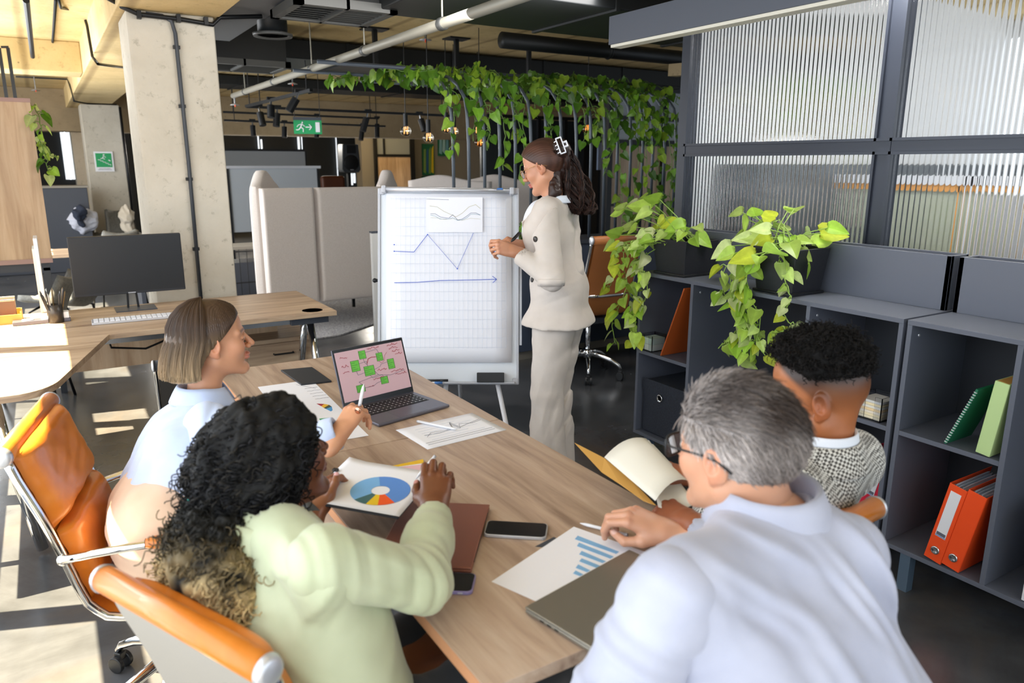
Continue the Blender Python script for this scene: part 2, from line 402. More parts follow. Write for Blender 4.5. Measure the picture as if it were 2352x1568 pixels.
# far end
wf = MB(); wf.bb(-7, 13, 20.0, 20.2, 0, ZC)
struct(wf.build('wall_far', MAT['wall_dark']))
struct(MB().bb(6.5, 6.7, -1.5, 5.2, 0, .8).bb(6.5, 6.7, -1.5, 5.2, 2.6, ZC).build('wall_right', MAT['wall_white']))
struct(MB().bb(-7, -6.8, 10.5, 20, 0, .3).build('wall_far_left', MAT['wall_white']))
struct(MB().bb(12.8, 13, 5.2, 20, 0, ZC).build('wall_far_right', MAT['wall_dark']))
# columns and the long beam over them
XA, XB, YC = .552, 1.055, 5.3
P('edge_lit', '#f4f2ea', .8)
c1 = struct(MB().bb(XA, XB, YC, YC+.5, 0, ZB).build('column_near', MAT['concrete'], bevel=.012)); c1.name = 'trim_1'
c2 = struct(MB().bb(.655, 1.20, 13.9, 14.5, 0, ZB).build('trim_2', MAT['concrete'], bevel=.012))
struct(MB().bb(Yp(161, 300, 17.2).x, Yp(205, 300, 17.2).x, 17.2, 17.7, 0, ZB).build('trim_3', MAT['concrete'], bevel=.012))
struct(MB().bb(.50, 1.09, -1.5, 20, ZB, ZC+.01).build('trim_4', MAT['concrete_warm'], bevel=.01))
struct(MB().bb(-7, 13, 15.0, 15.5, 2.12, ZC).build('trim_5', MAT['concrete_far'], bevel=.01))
struct(MB().bb(-.75, .5, 9.2, 9.7, 2.5, ZC).build('trim_6', MAT['concrete_warm'], bevel=.01))
# far window slits (bright strips between the dark blinds)
P('daylight_glass', '#ffffff', .3); MAT['daylight_glass'].node_tree.nodes['Principled BSDF'].inputs['Emission Color'].default_value = (.85, .93, 1, 1)
MAT['daylight_glass'].node_tree.nodes['Principled BSDF'].inputs['Emission Strength'].default_value = 1.0
k = 10
for x0, x1, ya, yb in ((146, 152, 278, 412), (157, 161, 278, 412), (275, 281, 285, 335), (291, 296, 405, 465), (592, 597, 300, 343), (600, 604, 320, 343), (684, 690, 300, 343), (693, 696, 300, 343), (772, 779, 300, 425), (806, 812, 398, 425), (814, 818, 398, 420)):
    a = Yp(x0, ya, 19.9); b = Yp(x1, yb, 19.9)
    struct(MB().bb(a.x, b.x, 19.93, 19.99, max(b.z, .3), a.z).build('window_%d' % k, MAT['daylight_glass'])); k += 1
# ================================================================ ceiling services
P('duct_a', '#15181a', .5, .3)
def duct(y, w, z0, x0, x1, label, name='air_duct', round_=False):
    m = MB()
    if round_: m.cyl((x0, y, z0), (x1, y, z0), w, 28)
    else: m.bb(x0, x1, y-w/2, y+w/2, z0, ZC-.02)
    t = thing(name, label, 'air duct'); o = m.build('duct_body', MAT['duct_a'], t, smooth=round_, bevel=0 if round_ else .01)
    r = MB(); n = int((x1-x0)/1.2)
    for i in range(1, n):
        x = x0+i*1.2
        r = MB()
        if round_: r.lathe([(w+.001, -.02), (w+.012, 0), (w+.001, .02)], (x, y, z0), 28, Matrix.Rotation(R(90), 3, 'Y'))
        else: r.bb(x-.015, x+.015, y-w/2-.012, y+w/2+.012, z0-.012, ZC-.021)
        r.build('flange', MAT['duct_a'], t, smooth=round_)
    return t
duct(4.2, .9, 2.50, Zp(862, 27, 2.5).x, 6.45, 'black boxed air duct nearest the camera crossing the ceiling above the flip chart')
duct(8.17, .95, 2.60, 1.6, 12, 'black boxed air duct crossing the ceiling beyond the trellis')
duct(11.6, .75, 2.66, 1.3, 12, 'farthest black air duct crossing under the ceiling before the concrete beam')
duct(6.0, .07, 2.66, 3.6, 6.2, 'round black air pipe running to the right under the ceiling', 'round_duct', True)
def vent(px, z, w, d, label):
    p = Zp(px[0], px[1], z); t = thing('ceiling_vent', label, 'vent', p)
    m = MB(); m.bb(-w/2, w/2, -d/2, -d/2+.05, -.02, .03); m.bb(-w/2, w/2, d/2-.05, d/2, -.02, .03); m.bb(-w/2, -w/2+.05, -d/2, d/2, -.02, .03); m.bb(w/2-.05, w/2, -d/2, d/2, -.02, .03); m.bb(-.01, .01, -d/2, d/2, -.02, .03)
    m.build('frame', MAT['steel_dark'], t); s = MB()
    for i in range(1, 9): s.box((-w/4, -d/2+i*d/9, 0), (w/2-.06, .035, .004), (R(40), 0, 0)); s.box((w/4, -d/2+i*d/9, 0), (w/2-.06, .035, .004), (R(-40), 0, 0))
    s.build('louvre', MAT['steel_dark'], t); MB().bb(-w/2+.03, w/2-.03, -d/2+.03, d/2-.03, .03, ZC-z-.01).build('duct_box', MAT['duct_a'], t)
P('steel_dark', '#4b4c4b', .5, .3)
vent((765, 30), 2.50, .62, .55, 'square louvred ceiling vent with steel blades near the top of the photo')
vent((545, 152), 2.45, .8, .6, 'louvred ceiling vent beside the concrete column, below the dark duct')
p = Zp(627, 85, 2.45); t = thing('round_diffuser', 'round black duct outlet with ribbed rim hanging beside the concrete beam', 'vent', p)
MB().lathe([(.0, .01), (.12, .01)], n=28).build('grille', MAT['steel_dark'], t, smooth=True)
MB().cyl((0, 0, .012), (0, 0, .30), .10, 28).build('duct_body', MAT['duct_a'], t, smooth=True)
MB().lathe([(.10, .01), (.13, 0), (.135, .02), (.10, .03)], n=28).build('rim', MAT['steel_dark'], t, smooth=True)
# the grey flat soffit duct by the column top
t = tag(MB().bb(1.12, 1.42, 2.2, 6.6, 2.55, 2.78).build('flat_duct', MAT['soffit'] if 'soffit' in MAT else P('soffit', '#5a5c60', .5), bevel=.004), 'flat grey metal duct running along the right side of the concrete beam', 'air duct')
# sprinkler pipe
Pz = 2.36; a = Zp(535, 220, Pz); b = Zp(1175, 0, Pz)
t = thing('sprinkler_pipe', 'long grey sprinkler pipe hung under the ceiling running away to the left', 'pipe')
MB().tube([a, (b.x, .8, Pz)], .029, 16).build('pipe', MAT['pipe_grey'], t, smooth=True)
m = MB(); hg = MB()
for y in (8.8, 7.6, 6.4, 5.2, 4.0, 2.4): MB().lathe([(.031, -.03), (.036, -.02), (.036, .02), (.031, .03)], (b.x, y, Pz), 14, Matrix.Rotation(R(90), 3, 'X')).build('coupling', MAT['steel_dark'], t, smooth=True); MB().cyl((b.x, y, Pz+.03), (b.x, y, ZC), .005, 6).build('hanger_rod', MAT['pipe_grey'], t)
def spr(p, label):
    t = thing('fire_sprinkler', label, 'sprinkler', p)
    MB().cyl((0, 0, 0), (0, 0, max(.05, (Pz-.02 if p[2] < Pz else ZC)-p[2])), .009, 8).build('stem', MAT['steel'], t); MB().lathe([(.0, 0.005), (.055, -.012), (.058, -.016), (0, -.004)], (0, 0, 0), 16).build('shield', MAT['alu'], t, smooth=True)
    MB().cyl((0, 0, -.035), (0, 0, -.002), .006, 8).build('bulb', MAT['orange_binder'], t)
spr((b.x, a.y-.05, Pz-.09), 'grey sprinkler head at the far end of the sprinkler pipe')
spr(Zp(672, 190, 2.52), 'sprinkler head with orange bulb under the dark duct left of the vines')
spr(Zp(977, 88, 2.70), 'silver sprinkler head beside the pipe above the vines')
spr(Zp(82, 205, 2.62), 'sprinkler head with orange tip at the far left under the ceiling')
# conduits around the columns
t = thing('electrical_conduit', 'grey conduit running down the front of the near concrete column', 'conduit')
xc = .815; zz = [2.40, 2.36, 2.2]
MB().tube([(.66, YC-.02, ZB-.02), (.75, YC-.02, ZB-.025), (.80, YC-.02, ZB-.05), (xc, YC-.02, ZB-.12), (xc+.005, YC-.02, 1.6), (xc, YC-.02, .62)], .012, 10).build('tube', P('conduit', '#33383f', .5), t, smooth=True)
m = MB()
for z in (2.3, 1.95, 1.5, 1.05): MB().bb(xc-.02, xc+.02, YC-.03, YC-.003, z-.01, z+.01).build('clip', MAT['black_metal'], t)
MB().bb(xc+.0, xc+.1, YC-.05, YC-.003, .62, .70).build('socket_box', MAT['black_metal'], t, bevel=.006)
t = thing('black_cable', 'thick black cable sweeping round the top of the near concrete column', 'cable')
MB().tube([(.45, YC-.05, ZC-.02), (.48, YC-.04, ZB+.1), (.53, YC-.04, ZB-.0), (.62, YC-.025, ZB-.03), (.85, YC-.025, ZB-.035), (1.04, YC-.025, ZB-.05), (1.09, YC-.01, ZB-.0), (1.35, YC-.02, ZB+.03)], .014, 10).build('cable', MAT['black_metal'], t, smooth=True)
m = MB()
for x in (.62, .84, 1.0): MB().bb(x-.012, x+.012, YC-.045, YC-.004, ZB-.055, ZB-.01).build('clip', MAT['black_metal'], t)
tag(MB().tube([(.42, 4.6, ZC-.03), (.43, 5.0, 2.62), (.47, 5.28, 2.55), (.54, 5.34, 2.53)], .022, 12).build('bundled_cable', MAT['black_metal'], smooth=True), 'thick bundled grey cable curving down the side of the beam', 'cable')
def wire(pts, r, label, name='cable'):
    return tag(MB().tube(pts, r, 8).build(name, MAT['black_metal'], smooth=True), label, 'cable')
wire([Zp(128, 0, 2.78), Zp(118, 140, 2.78), Zp(45, 145, 2.78)], .012, 'twisted black wire run along the ceiling ending in a box at far left')
wire([Zp(135, 0, 2.78), Zp(140, 18, 2.77), Xp(190, 26, .49), Xp(200, 60, .49), Xp(212, 130, .49), Xp(225, 147, .485), Zp(285, 155, 2.485)], .011, 'black wire stepping down the side of the concrete beam')
wire([Zp(36, 176, 2.78), Zp(155, 182, 2.78), Xp(160, 195, .49), Xp(170, 232, .49), Zp(200, 238, 2.49), Zp(268, 240, 2.49)], .011, 'black wire looping round the top of the far concrete column')
wire([(1.21, 13.88, 2.47), (1.22, 13.88, .6)], .02, 'black conduit down the right edge of the far concrete column', 'conduit')
tag(MB().cyl(Zp(60, 0, 2.6), Zp(75, 130, 2.6), .02, 10).build('track_light_rail', MAT['duct_a']), 'black rail hung under the ceiling at the top left', 'rail')
t = thing('hanging_rails', 'pair of thin black rails hanging at the far left edge', 'rail')
for x in (-2, 18): MB().bar(Yp(x, 110, 9), Yp(x+30, 310, 9), .03, .03).build('rail', MAT['black_metal'], t)
MB().bar(Yp(2, 108, 9), Yp(20, 108, 9), .02, .02).build('crossbar', MAT['black_metal'], t)
# exit signs
def sign(name, label, c, w, h, stair):
    t = thing(name, label, 'sign', c)
    if stair:
        MB().bb(-w/2, w/2, -.006, 0, -h/2, h/2).build('plate', MAT['white_plastic'], t)
        MB().bb(-w*.42, w*.42, -.009, -.006, -h*.28, h*.42).build('green_panel', MAT['sign_green'], t)
        m = MB()
        for i in range(5): m.bb(-w*.32+i*w*.13, -w*.17+i*w*.13, -.012, -.009, h*(.08-.06*i), h*(.105-.06*i)); m.bb(-w*.19+i*w*.13, -w*.17+i*w*.13, -.012, -.009, h*(.03-.06*i), h*(.1-.06*i))
        m.sph((.02*w, -.012, h*.33), (.05*w, .002, .035*h)); m.bar((.0, -.012, h*.27), (-.06*w, -.012, h*.17), .05*w, .003, (0, 1, 0)); m.bar((0, -.012, h*.26), (.12*w, -.012, h*.22), .03*w, .003, (0, 1, 0)); m.bar((-.06*w, -.012, h*.17), (.06*w, -.012, h*.12), .035*w, .003, (0, 1, 0)); m.bar((-.06*w, -.012, h*.17), (-.17*w, -.012, h*.15), .035*w, .003, (0, 1, 0))
        m.bar((.24*w, -.012, h*.08), (.34*w, -.012, h*.03), .05*w, .003, (0, 1, 0)); m.build('pictogram', MAT['white_plastic'], t)
        m = MB(); m.bb(-w*.3, w*.3, -.009, -.006, -h*.36, -h*.34); m.bb(-w*.36, w*.36, -.009, -.006, -h*.42, -h*.40); m.build('text_lines', MAT['grey_ink'], t)
    else:
        MB().bb(-w/2, w/2, -.03, .03, h/2, h*.72).build('housing', MAT['charcoal'], t); MB().bb(-w/2, w/2, -.012, .012, -h/2, h/2).build('green_panel', MAT['sign_green'], t)
        m = MB(); y = -.016; m.sph((-.18*w, y, .33*h), (.025*w, .003, .07*h))
        for p, q, s in (((-.2, .25), (-.25, -.02), .045), ((-.25, -.02), (-.16, -.12), .035), ((-.16, -.12), (-.17, -.36), .03), ((-.25, -.02), (-.33, -.2), .035), ((-.33, -.2), (-.42, -.2), .03), ((-.2, .22), (-.1, .05), .025), ((-.21, .22), (-.33, .15), .025), ((-.33, .15), (-.38, .0), .025), ((-.08, 0), (.12, 0), .035), ((.14, 0), (.05, .2), .03), ((.14, 0), (.05, -.2), .03)):
            m.bar((p[0]*w, y, p[1]*h), (q[0]*w, y, q[1]*h), s*w, .004, (0, 1, 0))
        m.bb(.28*w, .43*w, y-.002, y+.002, -.36*h, .36*h); m.build('pictogram', MAT['white_plastic'], t)
        m = MB(); pass
        for sx in (-1, 1): MB().cyl((sx*w*.45, 0, h*.7), (sx*w*.45, 0, ZC-c[2]), .004, 6).build('hanger', MAT['black_metal'], t)
    return t
P('sign_green', '#12995a', .5)
sg = Yp(239, 371, 13.88); sign('escape_sign', 'green and white stairs escape sign on the far concrete column', sg, .27, .31, True)
sg = Yp(707, 292, 9.6); s_ = sign('exit_sign', 'green hanging exit sign with running figure and arrow', sg, .34, .165, False); s_.rotation_euler = (0, 0, R(-20))
# spotlights on tracks
TRK = []
def track(p, q, label):
    TRK.append((Vector(p), Vector(q))); t = thing('light_track', label, 'track', p); MB().bar((0, 0, 0), q-p, .035, .03).build('rail', MAT['black_metal'], t)
    for f in (.06, .94): a = (q-p)*f; MB().cyl(a, (a.x, a.y, ZC-p.z), .006, 6).build('drop_rod', MAT['black_metal'], t)
    return t
def on_track(x, y):
    best = None; d = ray(x, y).normalized()
    for p, q in TRK:
        u = q-p; w0 = p-CC; a = u.dot(u); b = u.dot(d); e = u.dot(w0); f = d.dot(w0); s = max(0, min(1, (b*f-e)/(a-b*b))); pt = p+u*s; ds = (pt-CC-d*(pt-CC).dot(d)).length/(pt-CC).length
        if best is None or ds < best[0]: best = (ds, pt)
    return best[1]
track(Dp(566, 244, 9.0), Dp(715, 207, 7.4), 'black light track slanting towards the camera above the exit sign')
track(Dp(566, 245, 9.0), Dp(1040, 266, 10.2), 'long black light track behind the exit sign')
track(Dp(512, 257, 11.5), Dp(870, 272, 12.8), 'upper black light track in front of the concrete beam')
track(Dp(514, 276, 11.5), Dp(885, 290, 12.8), 'lower black light track in front of the concrete beam')
SPOTS = [((594, 247), 8.8, (10, 30)), ((625, 238), 8.4, (0, 28)), ((690, 222), 7.7, (-24, 30)), ((637, 255), 9.2, (-2, 30)), ((728, 262), 9.4, (5, 30)), ((845, 230), 8.2, (-12, 32)), ((866, 268), 9.7, (0, 32)), ((580, 288), 11.7, (3, 22)), ((833, 294), 12.6, (-4, 22)), ((963, 270), 10.0, (12, 26)), ((654, 300), 12.2, (0, 22)), ((728, 305), 12.3, (0, 20))]
SL = ['leftmost black spotlight near the corner of the slanting track', 'second black spotlight on the slanting track', 'large tilted black spotlight at the high end of the slanting track', 'black spotlight hanging just left of the exit sign', 'black spotlight hanging in front of the exit sign', 'black spotlight hanging alone left of the bulbs', 'black spotlight above the wood and glass partition', 'black spotlight below the lower track beside the column', 'small black spotlight right of the loudspeaker', 'tilted black spotlight left of the trellis', 'small black spotlight over the whiteboards', 'small black spotlight below the exit sign']
for (q, t_, (dx, dy)), lb in zip(SPOTS, SL):
    p = on_track(q[0], q[1]); t_ = (p-CC).dot(_fw); p0 = Dp(q[0], q[1], t_); e = p+(Dp(q[0]+dx, q[1]+dy+12, t_)-p0); a = p+(e-p)*.3
    t = thing('spotlight', lb, 'spotlight', p, group='black track spotlights')
    MB().cyl((0, 0, .03), a-p, .012, 8).build('stem', MAT['steel'], t); d = (e-a).normalized()
    MB().tube([a-p, e-p], .042, 14).build('barrel', MAT['black_metal'], t, smooth=False); MB().box((0, 0, .02), (.09, .04, .03)).build('adapter', MAT['black_metal'], t)
# far furniture of the hall: whiteboards, loudspeaker, partition, paintings
t = thing('whiteboard', 'wide grey whiteboard leaning behind the beige sofa booth', 'whiteboard', (0, 0, 0))
Yb = 12.0; a = Yp(524, 387, Yb); b = Yp(735, 525, Yb)
MB().bb(a.x, b.x, Yb, Yb+.03, b.z, a.z).build('panel', P('board_grey', '#9aa0a6', .35), t)
m = MB(); m.bb(a.x-.05, b.x+.06, Yb-.03, Yb+.04, a.z, a.z+.04); m.build('top_rail', MAT['alu'], t)
MB().bb(a.x-.03, a.x, Yb-.02, Yb+.03, 0, a.z).build('side_frame', MAT['black_metal'], t); MB().bb(b.x, b.x+.03, Yb-.02, Yb+.03, 0, a.z).build('side_frame', MAT['black_metal'], t)
Yb = 14.6; a = Yp(515, 346, Yb); b = Yp(702, 384, Yb)
t = thing('projection_screen', 'upper grey board with a light reflection standing behind the whiteboard', 'screen')
MB().bb(a.x, b.x, Yb, Yb+.03, b.z-.5, a.z).build('panel', P('board_grey2', '#85888a', .25), t); MB().bb(b.x, b.x+.03, Yb, Yb+.03, 0, a.z).build('side_frame', MAT['black_metal'], t); MB().bb(a.x, b.x, Yb-.01, Yb+.04, a.z, a.z+.04).build('top_rail', MAT['black_metal'], t)
p = Yp(801, 366, 15.2); t = thing('loudspeaker', 'black loudspeaker hanging on a pillar beyond the sofa booth', 'speaker', p)
MB().prism([(-.16, -.26), (.16, -.26), (.2, -.2), (.17, .3), (-.17, .3), (-.2, -.2)], -.15, .15, lambda v: Vector((v.x, v.z, v.y))).build('cabinet', P('speaker_grey', '#33373c', .5), t, bevel=.02)
MB().lathe([(0, .012), (.14, .008), (.16, 0)], (0, -.152, -.07), 24, Matrix.Rotation(R(90), 3, 'X')).build('woofer_grille', MAT['black_metal'], t, smooth=True)
MB().bb(-.1, .1, -.165, -.15, .12, .28).build('horn', MAT['black_metal'], t, bevel=.01); MB().bb(-.035, .035, -.172, -.165, -.215, -.2).build('badge', MAT['alu'], t)
MB().bb(-.03, .03, 0, .1, -p.z, .2).build('stand', MAT['dark_plastic'], t)
# wood and glass partition at the back
t = thing('partition', 'partition with light wood lower panel and black framed glass above', 'partition')
Yb = 17.5; a = Yp(864, 300, Yb); b = Yp(944, 430, Yb); mz = Yp(900, 360, Yb).z
MB().bb(a.x, b.x, Yb, Yb+.06, .1, mz).build('wood_panel', MAT['oak_z'], t)
m = MB(); m.bb(a.x-.06, a.x, Yb-.03, Yb+.08, 0, a.z+.1); m.bb(b.x, b.x+.12, Yb-.03, Yb+.08, 0, ZC); m.bb(a.x, b.x, Yb-.02, Yb+.08, mz, mz+.06); m.bb(a.x, b.x, Yb-.02, Yb+.08, a.z, a.z+.07); x = Yp(882, 330, Yb).x; m.bb(x-.02, x+.02, Yb-.02, Yb+.08, mz, a.z)
m.build('frame', MAT['black_metal'], t); MB().bb(a.x, b.x, Yb+.02, Yb+.03, mz, a.z).build('glass_pane', P('frosted', '#8f9595', .4), t)
struct(MB().bb(Yp(946, 300, 17.9).x, 12.8, 17.9, 18.1, 0, ZC).build('wall_back_right', MAT['wall_grey']))
struct(MB().bb(Yp(828, 300, 17.6).x, Yp(860, 300, 17.6).x, 17.6, 18.0, 0, ZC).build('trim_7', MAT['wall_grey']))
def painting(c0, c1, Y, label, cols, name='painting'):
    a = Yp(*c0, Y); b = Yp(*c1, Y); w = b.x-a.x; h = a.z-b.z
    t = thing(name, label, 'painting', (a.x, Y, b.z)); MB().bb(0, w, 0, .05, 0, h).build('canvas', MAT['dark_green'], t)
    rs = random.Random(3); n = len(cols)
    for i, c in enumerate(cols):
        x = w*(.05+.9*i/n); m = MB(); m.prism([(x, h*(.05+.2*rs.random())), (x+w*.8/n, h*.05), (x+w*.9/n, h*(.7+.25*rs.random())), (x+.3*w/n, h*(.75+.2*rs.random()))], -.004, 0, lambda v: Vector((v.x, v.z, v.y)))
        m.build('brush_patch', P('paint'+c, c, .6), t)
painting((970, 330), (998, 402), 17.84, 'narrow green and yellow abstract canvas with a blue shape', ['#7fa35a', '#2f5d93', '#7a9a4a', '#d8c02a'])
painting((1006, 293), (1032, 358), 17.84, 'pale blue abstract canvas on the grey wall', ['#7fb3c4', '#9cc7d0', '#6aa3bd'])
painting((970, 405), (998, 432), 17.84, 'small colourful abstract canvas low behind the sofa booth', ['#c9a43a', '#8a2f3a', '#6f9440'])
t = thing('armchair', 'brown leather armchair back showing above the sofa booth', 'armchair', Yp(765, 425, 13)-Vector((0, 0, .35)))
MB().box((0, 0, .3), (.42, .14, .42), (R(-8), 0, 0)).build('backrest', P('brown_leather', '#5d2e14', .45), t, bevel=.05, seg=4); MB().box((0, -.3, .05), (.5, .55, .16)).build('seat', MAT['brown_leather'], t, bevel=.04, seg=3); MB().bb(-.2, .2, -.5, -.1, -t.location.z, 0).build('base', MAT['black_metal'], t)
# hanging bulbs
def bulb(q, t_, r, top, label, fil='#e8a24a', lit=False):
    p = Dp(*q, t_); t = thing('hanging_bulb', label, 'light bulb', p, group='bare globe bulbs on black cords')
    MB().sph((0, 0, 0), r, 20, 12).build('globe', MAT['bulb_amber'] if lit else MAT['bulb_glass'], t, smooth=True)
    MB().cyl((0, 0, r*.9), (0, 0, r+.11), .022, 12).build('socket', MAT['black_metal'], t, smooth=False)
    MB().tube([(0, 0, r+.1), (.003, 0, ZC-p.z)], .004, 6).build('cord', MAT['black_metal'], t)
    MB().tube([(-.012, 0, .03), (-.014, 0, -.02), (0, 0, .03), (.012, 0, -.02), (.014, 0, .03)], .003, 6).build('filament', P('filament', '#ffb45a', .3), t)
glass('bulb_glass', '#f4efe6', .0, 1.45); glass('bulb_amber', '#e0a060', .02, 1.35)
n_ = MAT['filament'] if 'filament' in MAT else P('filament', '#ffb45a', .3); nb = n_.node_tree.nodes['Principled BSDF']; nb.inputs['Emission Color'].default_value = (1, .55, .2, 1); nb.inputs['Emission Strength'].default_value = 1.5
bulb((932, 301), 7.2, .052, .75, 'clear globe bulb furthest left, hanging on its own black cord'); bulb((984, 316), 6.8, .048, .8, 'clear globe bulb hanging lowest, second from the left')
bulb((1025, 295), 7.6, .048, .6, 'clear globe bulb left of the first trellis pole in front of the pale blue canvas'); bulb((1043, 302), 7.9, .048, .6, 'clear globe bulb half hidden by the first trellis pole')
bulb((1101, 327), 7.0, .042, .7, 'amber globe bulb between the trellis poles', lit=True); bulb((1097, 300), 8.4, .05, .5, 'clear globe bulb above the amber one'); bulb((1348, 296), 8.2, .05, .5, 'amber glowing bulb behind the trellis right of the standing woman', lit=True)
# meeting room behind the trellis
struct(MB().bb(Yp(1405, 300, 8.4).x, 12, 8.4, 8.5, 0, 1.85).build('wall_meeting_room', MAT['oak_z'])); a = Yp(1405, 300, 8.3)
m = MB(); m.bb(a.x-.05, a.x+.03, 8.3, 8.45, 0, ZC); m.bb(a.x, 12, 8.32, 8.4, 1.85, 1.93); m.bb(a.x, 12, 8.32, 8.4, 2.2, 2.25); m.bb(a.x, 12, 8.32, 8.4, 1.02, 1.05)
for i in (1.0, 2.0, 3.0): m.bb(a.x+i, a.x+i+.05, 8.32, 8.4, 1.05, ZC)
struct(m.build('trim_8', MAT['black_metal'])); struct(MB().bb(a.x, 12, 8.44, 8.46, 1.93, 2.6).build('window_40', P('milky_glass', '#aeb6bc', .3)))
t = thing('glass_cabin', 'dark glazed cabin frame standing beyond the trellis', 'partition'); m = MB()
for x in (1240, 1300, 1345, 1385): q = Yp(x, 300, 10.4); m.bb(q.x-.03, q.x+.03, 10.4, 10.46, 0, 2.3)
q0 = Yp(1120, 300, 10.4).x; q1 = Yp(1400, 300, 10.4).x
for z in (1.9, 2.3): m.bb(q0, q1, 10.4, 10.46, z, z+.05)
m.build('frame', MAT['black_metal'], t); MB().bb(q0, q1, 10.6, 10.65, 0, 2.3).build('dark_panel', P('cabin_dark', '#2a3034', .3), t)
P('smart', '#8f9cb5', .4); q = Yp(1380, 345, 10.3); MB().bb(q.x-.02, q.x+.16, 10.34, 10.38, 1.5, 1.95).build('notice', MAT['smart'], t)
# wooden ceiling stub at far right near trellis
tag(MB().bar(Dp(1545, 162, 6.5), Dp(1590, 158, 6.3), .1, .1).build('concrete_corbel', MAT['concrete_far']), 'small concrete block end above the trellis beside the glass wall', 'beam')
t = thing('far_beam', 'x', 'beam'); bpy.data.objects.remove(t)
# linear pendant lamp
t = thing('linear_pendant_lamp', 'long dark grey linear pendant lamp hanging at the top right', 'lamp'); zb = 2.12; e = Zp(1397, 110, zb)
ze = Xp(1398, 38, e.x).z-.0
MB().bb(e.x, e.x+.075, -1.3, e.y, zb+.012, Yp(1398, 38, e.y).z).build('housing', P('lamp_grey', '#454a55', .45), t, bevel=.002)
MB().bb(e.x+.008, e.x+.067, -1.28, e.y-.008, zb, zb+.013).build('diffuser', P('diffuser', '#cfcabb', .6), t)
MB().cyl((e.x+.037, e.y-.45, Yp(1398, 38, e.y).z-.01), (e.x+.037, e.y-.45, ZC), .012, 10).build('suspension_rod', MAT['white_plastic'], t)
# ================================================================ meeting table
TX0, TX1 = .527, 1.235; TZ = .75
def table(y0, y1, label):
    t = thing('meeting_table', label, 'table', ((TX0+TX1)/2, (y0+y1)/2, 0), group=None)
    w = (TX1-TX0)/2; l = (y1-y0)/2
    MB().bb(-w, w, -l+.001, l-.001, TZ-.027, TZ).build('tabletop', MAT['oak_y'], t, bevel=.002)
    MB().bb(-w-.0012, -w+.001, -l+.002, l-.002, TZ-.026, TZ-.001).build('edge_band', P('edge_tan', '#c08a64', .5), t)
    for sx in (-1, 1):
        for sy in (-1, 1):
            MB().tube([(sx*(w-.10), sy*(l-.12), TZ-.03), (sx*(w-.07), sy*(l-.09), 0.01)], .018, 12).build('leg', MAT['chrome'], t, smooth=True)
    m = MB(); m.bb(-w+.1, w-.1, -l+.1, -l+.13, TZ-.065, TZ-.028); m.bb(-w+.1, w-.1, l-.13, l-.1, TZ-.065, TZ-.028); m.bb(-w+.1, -w+.13, -l+.1, l-.1, TZ-.065, TZ-.028); m.bb(w-.13, w-.1, -l+.1, l-.1, TZ-.065, TZ-.028)
    m.build('frame', MAT['charcoal'], t); return t
table(2.078, 3.215, 'light oak meeting table half nearest the flip chart, carrying the open laptop'); table(.93, 2.076, 'light oak meeting table half nearest the camera, carrying phones and the bar chart')
# ================================================================ big corner desk at the left
t = thing('corner_desk', 'light wood corner desk on the left holding the black monitor', 'desk', (0, 0, 0))
poly = [(-1.0+.35, 5.08), (1.40, 5.08), (1.40, 4.24), (.23, 4.24), (.20, 4.23)]
c0 = Vector((.20, 4.23)); c1_ = Vector((-.03, 3.42)); poly += [(-.03, 3.42)]
for i in range(1, 8):
    a = i/8; poly.append(tuple((1-a)**2*Vector((-.03, 3.42))+2*a*(1-a)*Vector((-.07, 3.27))+a*a*Vector((-.2, 3.26))))
poly += [(-.65, 3.26)]
MB().prism(poly, .722, .75).build('desktop', MAT['oak'], t, bevel=.002)
MB().bb(-.4, 1.2, 4.86, 4.88, .42, .70).build('modesty_panel', MAT['oak_z'], t)
for (x, y) in ((1.28, 4.45), (-.3, 3.5)):
    m = MB()
    for s in (-1, 1): m.tube([(x, y+s*.05, .70), (x+.0, y+s*.14, .45), (x, y+s*.30, .02)] if x > 1 else [(x+s*.03, y, .7), (x+s*.06, y-.02, .4), (x+s*.12, y-.04, .02)], .022, 10)
    m.build('leg', MAT['chrome'], t, smooth=True)
MB().bb(1.14, 1.36, 4.28, 5.0, .68, .72).build('leg_bracket', MAT['charcoal'], t)
m = MB(); m.bb(.05, 1.2, 4.30, 4.36, .685, .72); m.build('beam', MAT['steel'], t)
MB().tube([(.2, 4.5, .70), (.22, 4.6, .60), (.4, 4.7, .55), (.7, 4.75, .64), (.75, 4.75, .70)], .006, 8).build('cable', MAT['black_metal'], t, smooth=True)
MB().lathe([(0, .0005), (.06, .0005)], (1.28, 4.33, .75), 24).build('sticker', MAT['sticker_blue'], t)
p0 = Zp(563, 788, .53); p1 = Zp(718, 766, .53)
t = thing('drawer_pedestal', 'light wood drawer pedestal under the right end of the corner desk', 'drawers', ((p0.x+p1.x)/2, p0.y+.22, 0))
w = (p1.x-p0.x)/2
MB().bb(-w, w, -.2, .25, .05, .53).build('body', MAT['oak'], t, bevel=.002)
for i in range(3):
    d = MB().bb(-w+.012, w-.004, -.222, -.2, .36-.155*i, .505-.155*i).build('drawer', MAT['oak'], t, bevel=.002)
    MB().tube([(-.05, -.222, .44-.155*i), (-.05, -.245, .44-.155*i), (.07, -.245, .44-.155*i), (.07, -.222, .44-.155*i)], .005, 8).build('handle', MAT['black_metal'], d)
for sx in (-1, 1):
    for y in (-.15, .2): MB().sph((sx*(w-.05), y, .025), .025, 10, 6).build('caster', MAT['black_metal'], t)
